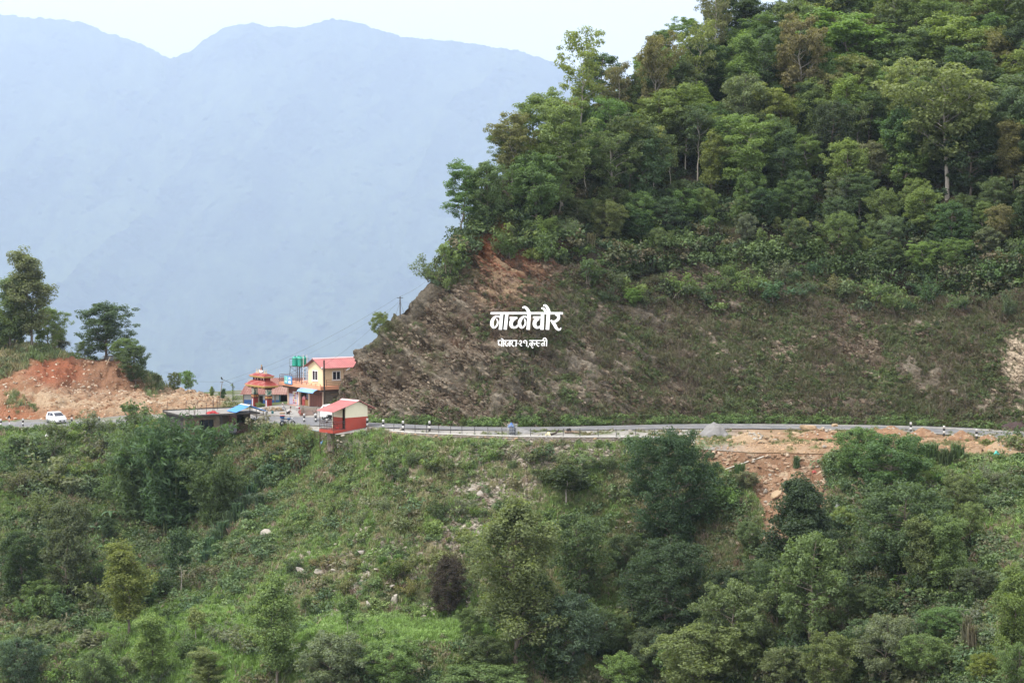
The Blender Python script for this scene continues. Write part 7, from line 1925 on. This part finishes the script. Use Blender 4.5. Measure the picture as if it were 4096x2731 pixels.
log("pipe", "long white pipe lying across the top of the earth slide", [on_ground(2893, 1884, .12), on_ground(2980, 1857, .2), on_ground(3072, 1826, .15)], .06, paint("pale_pipe", (.6, .57, .5), .7, .1, 2), "pipe")
log("plank", "grey plank on the bank below the wall's right end", [on_ground(2345, 1836, .1), on_ground(2410, 1825, .15)], .05, WOOD, "plank")
cloth("red_rag", "red and white rag in the bushes on the earth slide", "rag", on_ground(3258, 1892, .05), .45, .35, .25, paint("rag_red", (.36, .08, .07), .8, .4, 3), 31)
cloth("white_sack", "white sack low on the right side of the earth slide", "sack", on_ground(3350, 2040, .1), .4, .4, .6, WHITE, 32); cloth("white_bag", "white bag by the bushes right of the earth slide", "bag", on_ground(3322, 1905, .1), .35, .35, .5, WHITE, 33)
cloth("turquoise_bag", "turquoise plastic bag in the grass below the right bend", "bag", on_ground(3984, 1836, .45), .55, .4, .35, paint("turquoise_plastic", (.08, .42, .36), .5, .1, 3), 34)
cloth("white_flower_bush", "spray of white blossoms on the bank below the car", "blossoms", on_ground(190, 1765, .6), .5, .5, .5, WHITE, 35)
t = tag(MB().box((0, 0, .12), (1.7, .4, .16)).build("concrete_slab", CONC, bevel=.02), "sloping pale concrete slab beside the road under the right slope", "slab"); t.location = on_ground(3740, 1684, .1); t.rotation_euler = (.2, -.25, .1)
# banana plants near the bamboo
def banana(label, u, v, hpx, n=7, seed=0):
    p = on_ground(u, v); H_ = hpx / (FPX / p.y); g = np.random.default_rng(seed); t = thing("banana_plant", label, "banana plant", p, 0, "banana plants")
    MB().tube([(0, 0, -.2), (.05, 0, H_ * .5)], [.11, .07], 7).build("stem", paint("banana_stem", (.14, .17, .07), .7, .2, 2), t)
    for i in range(n):
        a = i * 2.4 + g.random(); L_ = H_ * .7; d = Vector((math.cos(a), math.sin(a), 0)); s = Vector((-math.sin(a), math.cos(a), 0)); vs, fs = [], []
        for j in range(7):
            q = j / 6; c = Vector((.05, 0, H_ * .48)) + d * L_ * q * .75 + Vector((0, 0, L_ * (1.1 * q - 1.25 * q * q) * .9)); w_ = .24 * math.sin(math.pi * min(.97, q * .9 + .08))
            vs += [c + s * w_ - Vector((0, 0, .06)), c, c - s * w_ - Vector((0, 0, .06))]
        for j in range(6):
            b0 = 3 * j; fs += [(b0, b0 + 1, b0 + 4, b0 + 3), (b0 + 1, b0 + 2, b0 + 5, b0 + 4)]
        o = MB().add(vs, fs, 0, True).build("leaf", paint("banana_leaf", (.06, .115, .045), .5, .2, 1.5), t)
banana("banana plant with a big upright leaf left of the dark bamboo", 440, 2090, 75, 7, 1); banana("lower banana plant with dry leaves by the small dark round bush", 385, 2170, 110, 6, 2); banana("banana plant in the grass below the small dark round bush", 420, 2230, 80, 6, 3)
def bigleaf(label, u, v, hpx, wpx, tint, seed):
    p = on_ground(u, v); px = FPX / p.y; g = np.random.default_rng(seed); t = thing("broad_leaf_plant", label, "plant", p)
    c = g.normal(size=(16, 3)) * [wpx / px * .25, wpx / px * .2, hpx / px * .2] + [0, 0, hpx / px * .6]
    mb = MB()
    for q in c[:8]: mb.tube([(0, 0, -.2), tuple(q)], .025, 4)
    mb.build("stem", BARK, t); o = link("foliage", leaf_mesh("broad_leaves", [leaves(c, .35, 7, .5, g, .6, 1.2, .8, .1)], LEAF_OBJ), None, t); o.color = (*tint, 1)
bigleaf("plant with large pale blue-green leaves in the shady hollow", 3550, 2300, 130, 90, (.11, .19, .13), 1); bigleaf("plant with large green leaves below the blue-green one", 3650, 2400, 90, 110, (.10, .18, .07), 2)
for i, (u, v) in enumerate([(3395, 2010), (3410, 2040), (3420, 1985)]):
    p = on_ground(u, v); t = thing("plume_grass", ["left drooping pinkish grass plume beside the slide", "lowest drooping pinkish grass plume beside the slide", "upper drooping pinkish grass plume beside the slide"][i], "plume grass", p)
    st_ = [(0, 0, 0), (.1, 0, 1.0), (.35, 0, 1.7)]; MB().tube(st_, .012, 4).build("stalk", WOOD, t)
    g = np.random.default_rng(i); c = [(.35 + .12 * k_, 0, 1.7 - .03 * k_ * k_) for k_ in range(6)]
    o = link("plume", leaf_mesh("plume_fibres", [leaves(c, .13, 24, .16, g, .6, .3, .2, 0)], LEAF_OBJ), None, t); o.color = (.36, .28, .22, 1)

# ================================================================== the place name on the rock
LET = paint("white_letter_paint", (0.80, 0.80, 0.80), 0.55, 0.03, 1.5)
sc0 = hit(2100, 1310)[0]
SY = hit(1990, 1290)[0].y
SY = min(hit(uu_, vv_)[0].y - (zat(vv_, hit(uu_, vv_)[0].y) - zat(1340, hit(uu_, vv_)[0].y)) * 0.55 for uu_ in (1980, 2060, 2140, 2240) for vv_ in (1325, 1360, 1385)) - 0.9
TILT = 0.55
PXM = FPX / SY
def spt(x, y, dep):
    """point of the lettering plane from its place in the enlarged view of the sign"""
    u, v = 1850 + x / 4.704, 1150 + y / 4.704
    p = P(u, v, SY); zz0 = zat(1340, SY)
    p.y += (p.z - zz0) * TILT - dep
    return p
S_ORG = spt(1200, 800, 0)
WK = 0.9
def stroke(mb, pts, dep, th, off):
    """one pen stroke of varying width as a solid bar"""
    P_ = [np.array(p, float) for p in pts]
    if len(P_) > 2:                                               # smooth the path
        Q = []
        for i in range(len(P_) - 1):
            p0, p1, p2, p3 = P_[max(0, i - 1)], P_[i], P_[i + 1], P_[min(len(P_) - 1, i + 2)]
            for t in np.linspace(0, 1, 5, endpoint=False):
                Q.append(0.5 * (2 * p1 + (p2 - p0) * t + (2 * p0 - 5 * p1 + 4 * p2 - p3) * t * t + (3 * p1 - p0 - 3 * p2 + p3) * t ** 3))
        Q.append(P_[-1]); P_ = Q
    n = len(P_); L_, R_ = [], []
    for i in range(n):
        d = P_[min(i + 1, n - 1)][:2] - P_[max(i - 1, 0)][:2]; d = d / (np.linalg.norm(d) + 1e-9); nn = np.array([-d[1], d[0]]) * P_[i][2] * WK / 2
        L_.append(P_[i][:2] + nn); R_.append(P_[i][:2] - nn)
    vs = []
    for l, r in zip(L_, R_):
        for q in (l, r):
            vs.append(spt(q[0], q[1], dep + th + off) - S_ORG)
        for q in (l, r):
            vs.append(spt(q[0], q[1], dep) - S_ORG)
    fs = []
    for i in range(n - 1):
        a, b_ = 4 * i, 4 * i + 4
        fs += [(a, a + 1, b_ + 1, b_), (a + 2, b_ + 2, b_ + 3, a + 3), (a, b_, b_ + 2, a + 2), (a + 1, a + 3, b_ + 3, b_ + 1)]
    fs += [(0, 2, 3, 1), (4 * n - 4, 4 * n - 3, 4 * n - 1, 4 * n - 2)]
    mb.add(vs, fs)
BIG = [
 ("headline_bar", [[(527, 491, 42), (1210, 490, 42), (1895, 492, 42)]]),
 ("letter", [[(725, 575, 30), (680, 553, 32), (630, 553, 36), (580, 592, 60), (552, 655, 68), (556, 712, 66), (588, 752, 42), (625, 742, 32), (655, 696, 34), (662, 648, 30), (648, 606, 22), (634, 600, 10)], [(738, 495, 64), (711, 792, 66)]]),
 ("letter", [[(835, 495, 64), (803, 790, 66)]]),
 ("letter", [[(888, 577, 38), (1033, 577, 38)], [(990, 590, 46), (935, 622, 72), (912, 672, 74), (920, 722, 66), (955, 752, 44), (1005, 748, 38), (1045, 715, 40)]]),
 ("letter", [[(1235, 575, 30), (1195, 557, 32), (1148, 557, 36), (1102, 596, 60), (1074, 655, 68), (1079, 712, 66), (1110, 752, 42), (1147, 742, 32), (1177, 696, 34), (1184, 648, 30), (1170, 606, 22), (1156, 600, 10)], [(1258, 480, 68), (1235, 792, 70)], [(1132, 392, 30), (1160, 376, 38), (1195, 388, 50), (1226, 425, 60), (1248, 465, 64), (1260, 500, 66)]]),
 ("letter", [[(1330, 567, 40), (1480, 567, 40)], [(1440, 590, 46), (1380, 622, 72), (1356, 672, 76), (1364, 722, 68), (1400, 754, 44), (1450, 745, 38), (1490, 718, 36)], [(1511, 495, 68), (1495, 792, 72)]]),
 ("letter", [[(1620, 480, 70), (1598, 792, 72)], [(1488, 400, 30), (1522, 400, 38), (1550, 430, 46), (1580, 475, 44)], [(1526, 352, 32), (1560, 346, 42), (1592, 375, 52), (1618, 425, 60), (1636, 480, 62)]]),
 ("letter", [[(1755, 505, 56), (1800, 525, 60), (1812, 568, 60), (1790, 615, 52), (1745, 640, 40), (1700, 645, 38), (1662, 622, 36)], [(1685, 645, 44), (1728, 690, 64), (1758, 748, 58), (1800, 790, 42), (1838, 785, 30), (1856, 757, 10)]])]
SMALL = [
 ("headline_bar", [[(662, 993, 16), (1032, 993, 16)]]),
 ("letter", [[(682, 1000, 24), (677, 1040, 28), (692, 1072, 28), (728, 1072, 20)], [(744, 992, 24), (738, 1100, 24)]]),
 ("letter", [[(778, 990, 24), (770, 1100, 24)], [(722, 957, 14), (750, 962, 18), (776, 992, 20)]]),
 ("letter", [[(800, 998, 20), (817, 1020, 24), (804, 1045, 20), (788, 1048, 14), (815, 1075, 22), (838, 1096, 16), (852, 1084, 8)], [(888, 1030, 16), (862, 1035, 18), (855, 1060, 22), (870, 1077, 18), (892, 1062, 14)], [(896, 992, 24), (890, 1100, 24)]]),
 ("letter", [[(922, 998, 20), (940, 1020, 24), (926, 1045, 20), (910, 1048, 14), (937, 1075, 22), (962, 1098, 16), (976, 1088, 8)]]),
 ("letter", [[(1012, 992, 24), (1005, 1100, 24)]]),
 ("hyphen", [[(1034, 1046, 16), (1057, 1046, 16)]]),
 ("numeral", [[(1068, 1012, 16), (1090, 995, 22), (1110, 1012, 24), (1104, 1040, 22), (1078, 1056, 18), (1100, 1085, 20), (1124, 1090, 8)]]),
 ("numeral", [[(1182, 1034, 16), (1156, 1030, 18), (1150, 1008, 20), (1175, 993, 20), (1205, 1006, 24), (1208, 1045, 24), (1203, 1098, 16)]]),
 ("comma", [[(1230, 1086, 16), (1238, 1102, 14), (1225, 1120, 6)]]),
 ("headline_bar", [[(1252, 993, 16), (1592, 993, 16)]]),
 ("letter", [[(1312, 992, 24), (1305, 1086, 24)], [(1304, 1047, 16), (1278, 1035, 18), (1262, 1056, 22), (1276, 1080, 18), (1302, 1068, 14)], [(1308, 1042, 16), (1340, 1036, 20), (1352, 1060, 22), (1342, 1082, 14)], [(1312, 1085, 12), (1300, 1106, 14), (1318, 1130, 12), (1332, 1112, 8)]]),
 ("letter", [[(1388, 998, 20), (1398, 1024, 22), (1378, 1046, 18), (1402, 1075, 20), (1426, 1098, 14), (1442, 1086, 8)], [(1395, 1042, 16), (1455, 1042, 16)]]),
 ("letter", [[(1540, 992, 24), (1532, 1092, 24)], [(1532, 1040, 14), (1496, 1045, 18), (1484, 1072, 22), (1510, 1088, 14)]]),
 ("letter", [[(1584, 990, 24), (1576, 1096, 24)], [(1512, 986, 16), (1520, 960, 18), (1550, 947, 20), (1577, 968, 20), (1584, 994, 20)]])]
WK = 0.9
for lines, label, dep, th in ((BIG, "large white Devanagari place name standing on the rock cut", 0.0, 0.20), (SMALL, "small white second line of Devanagari lettering under the large place name", 0.0, 0.12)):
    t = thing("place_name_sign", label, "sign", S_ORG)
    kk = 0; WK = 0.9 if lines is BIG else 0.72
    for nm, strokes in lines:
        mb = MB()
        for s_ in strokes:
            kk += 1; stroke(mb, s_, dep, th, 0.004 * (kk % 7))
        mb.build(nm, LET, t)
    xs_ = np.linspace(560, 1860, 7) if lines is BIG else np.linspace(700, 1570, 5)
    for x in xs_:                                                 # props that carry the lettering back to the rock
        for y in ((520, 700) if lines is BIG else (1030,)):
            a = spt(x, y, -0.02) - S_ORG; MB().tube([a, a + Vector((0, 2.6, -1.0))], 0.03, 5).build("prop", GREYP, t)
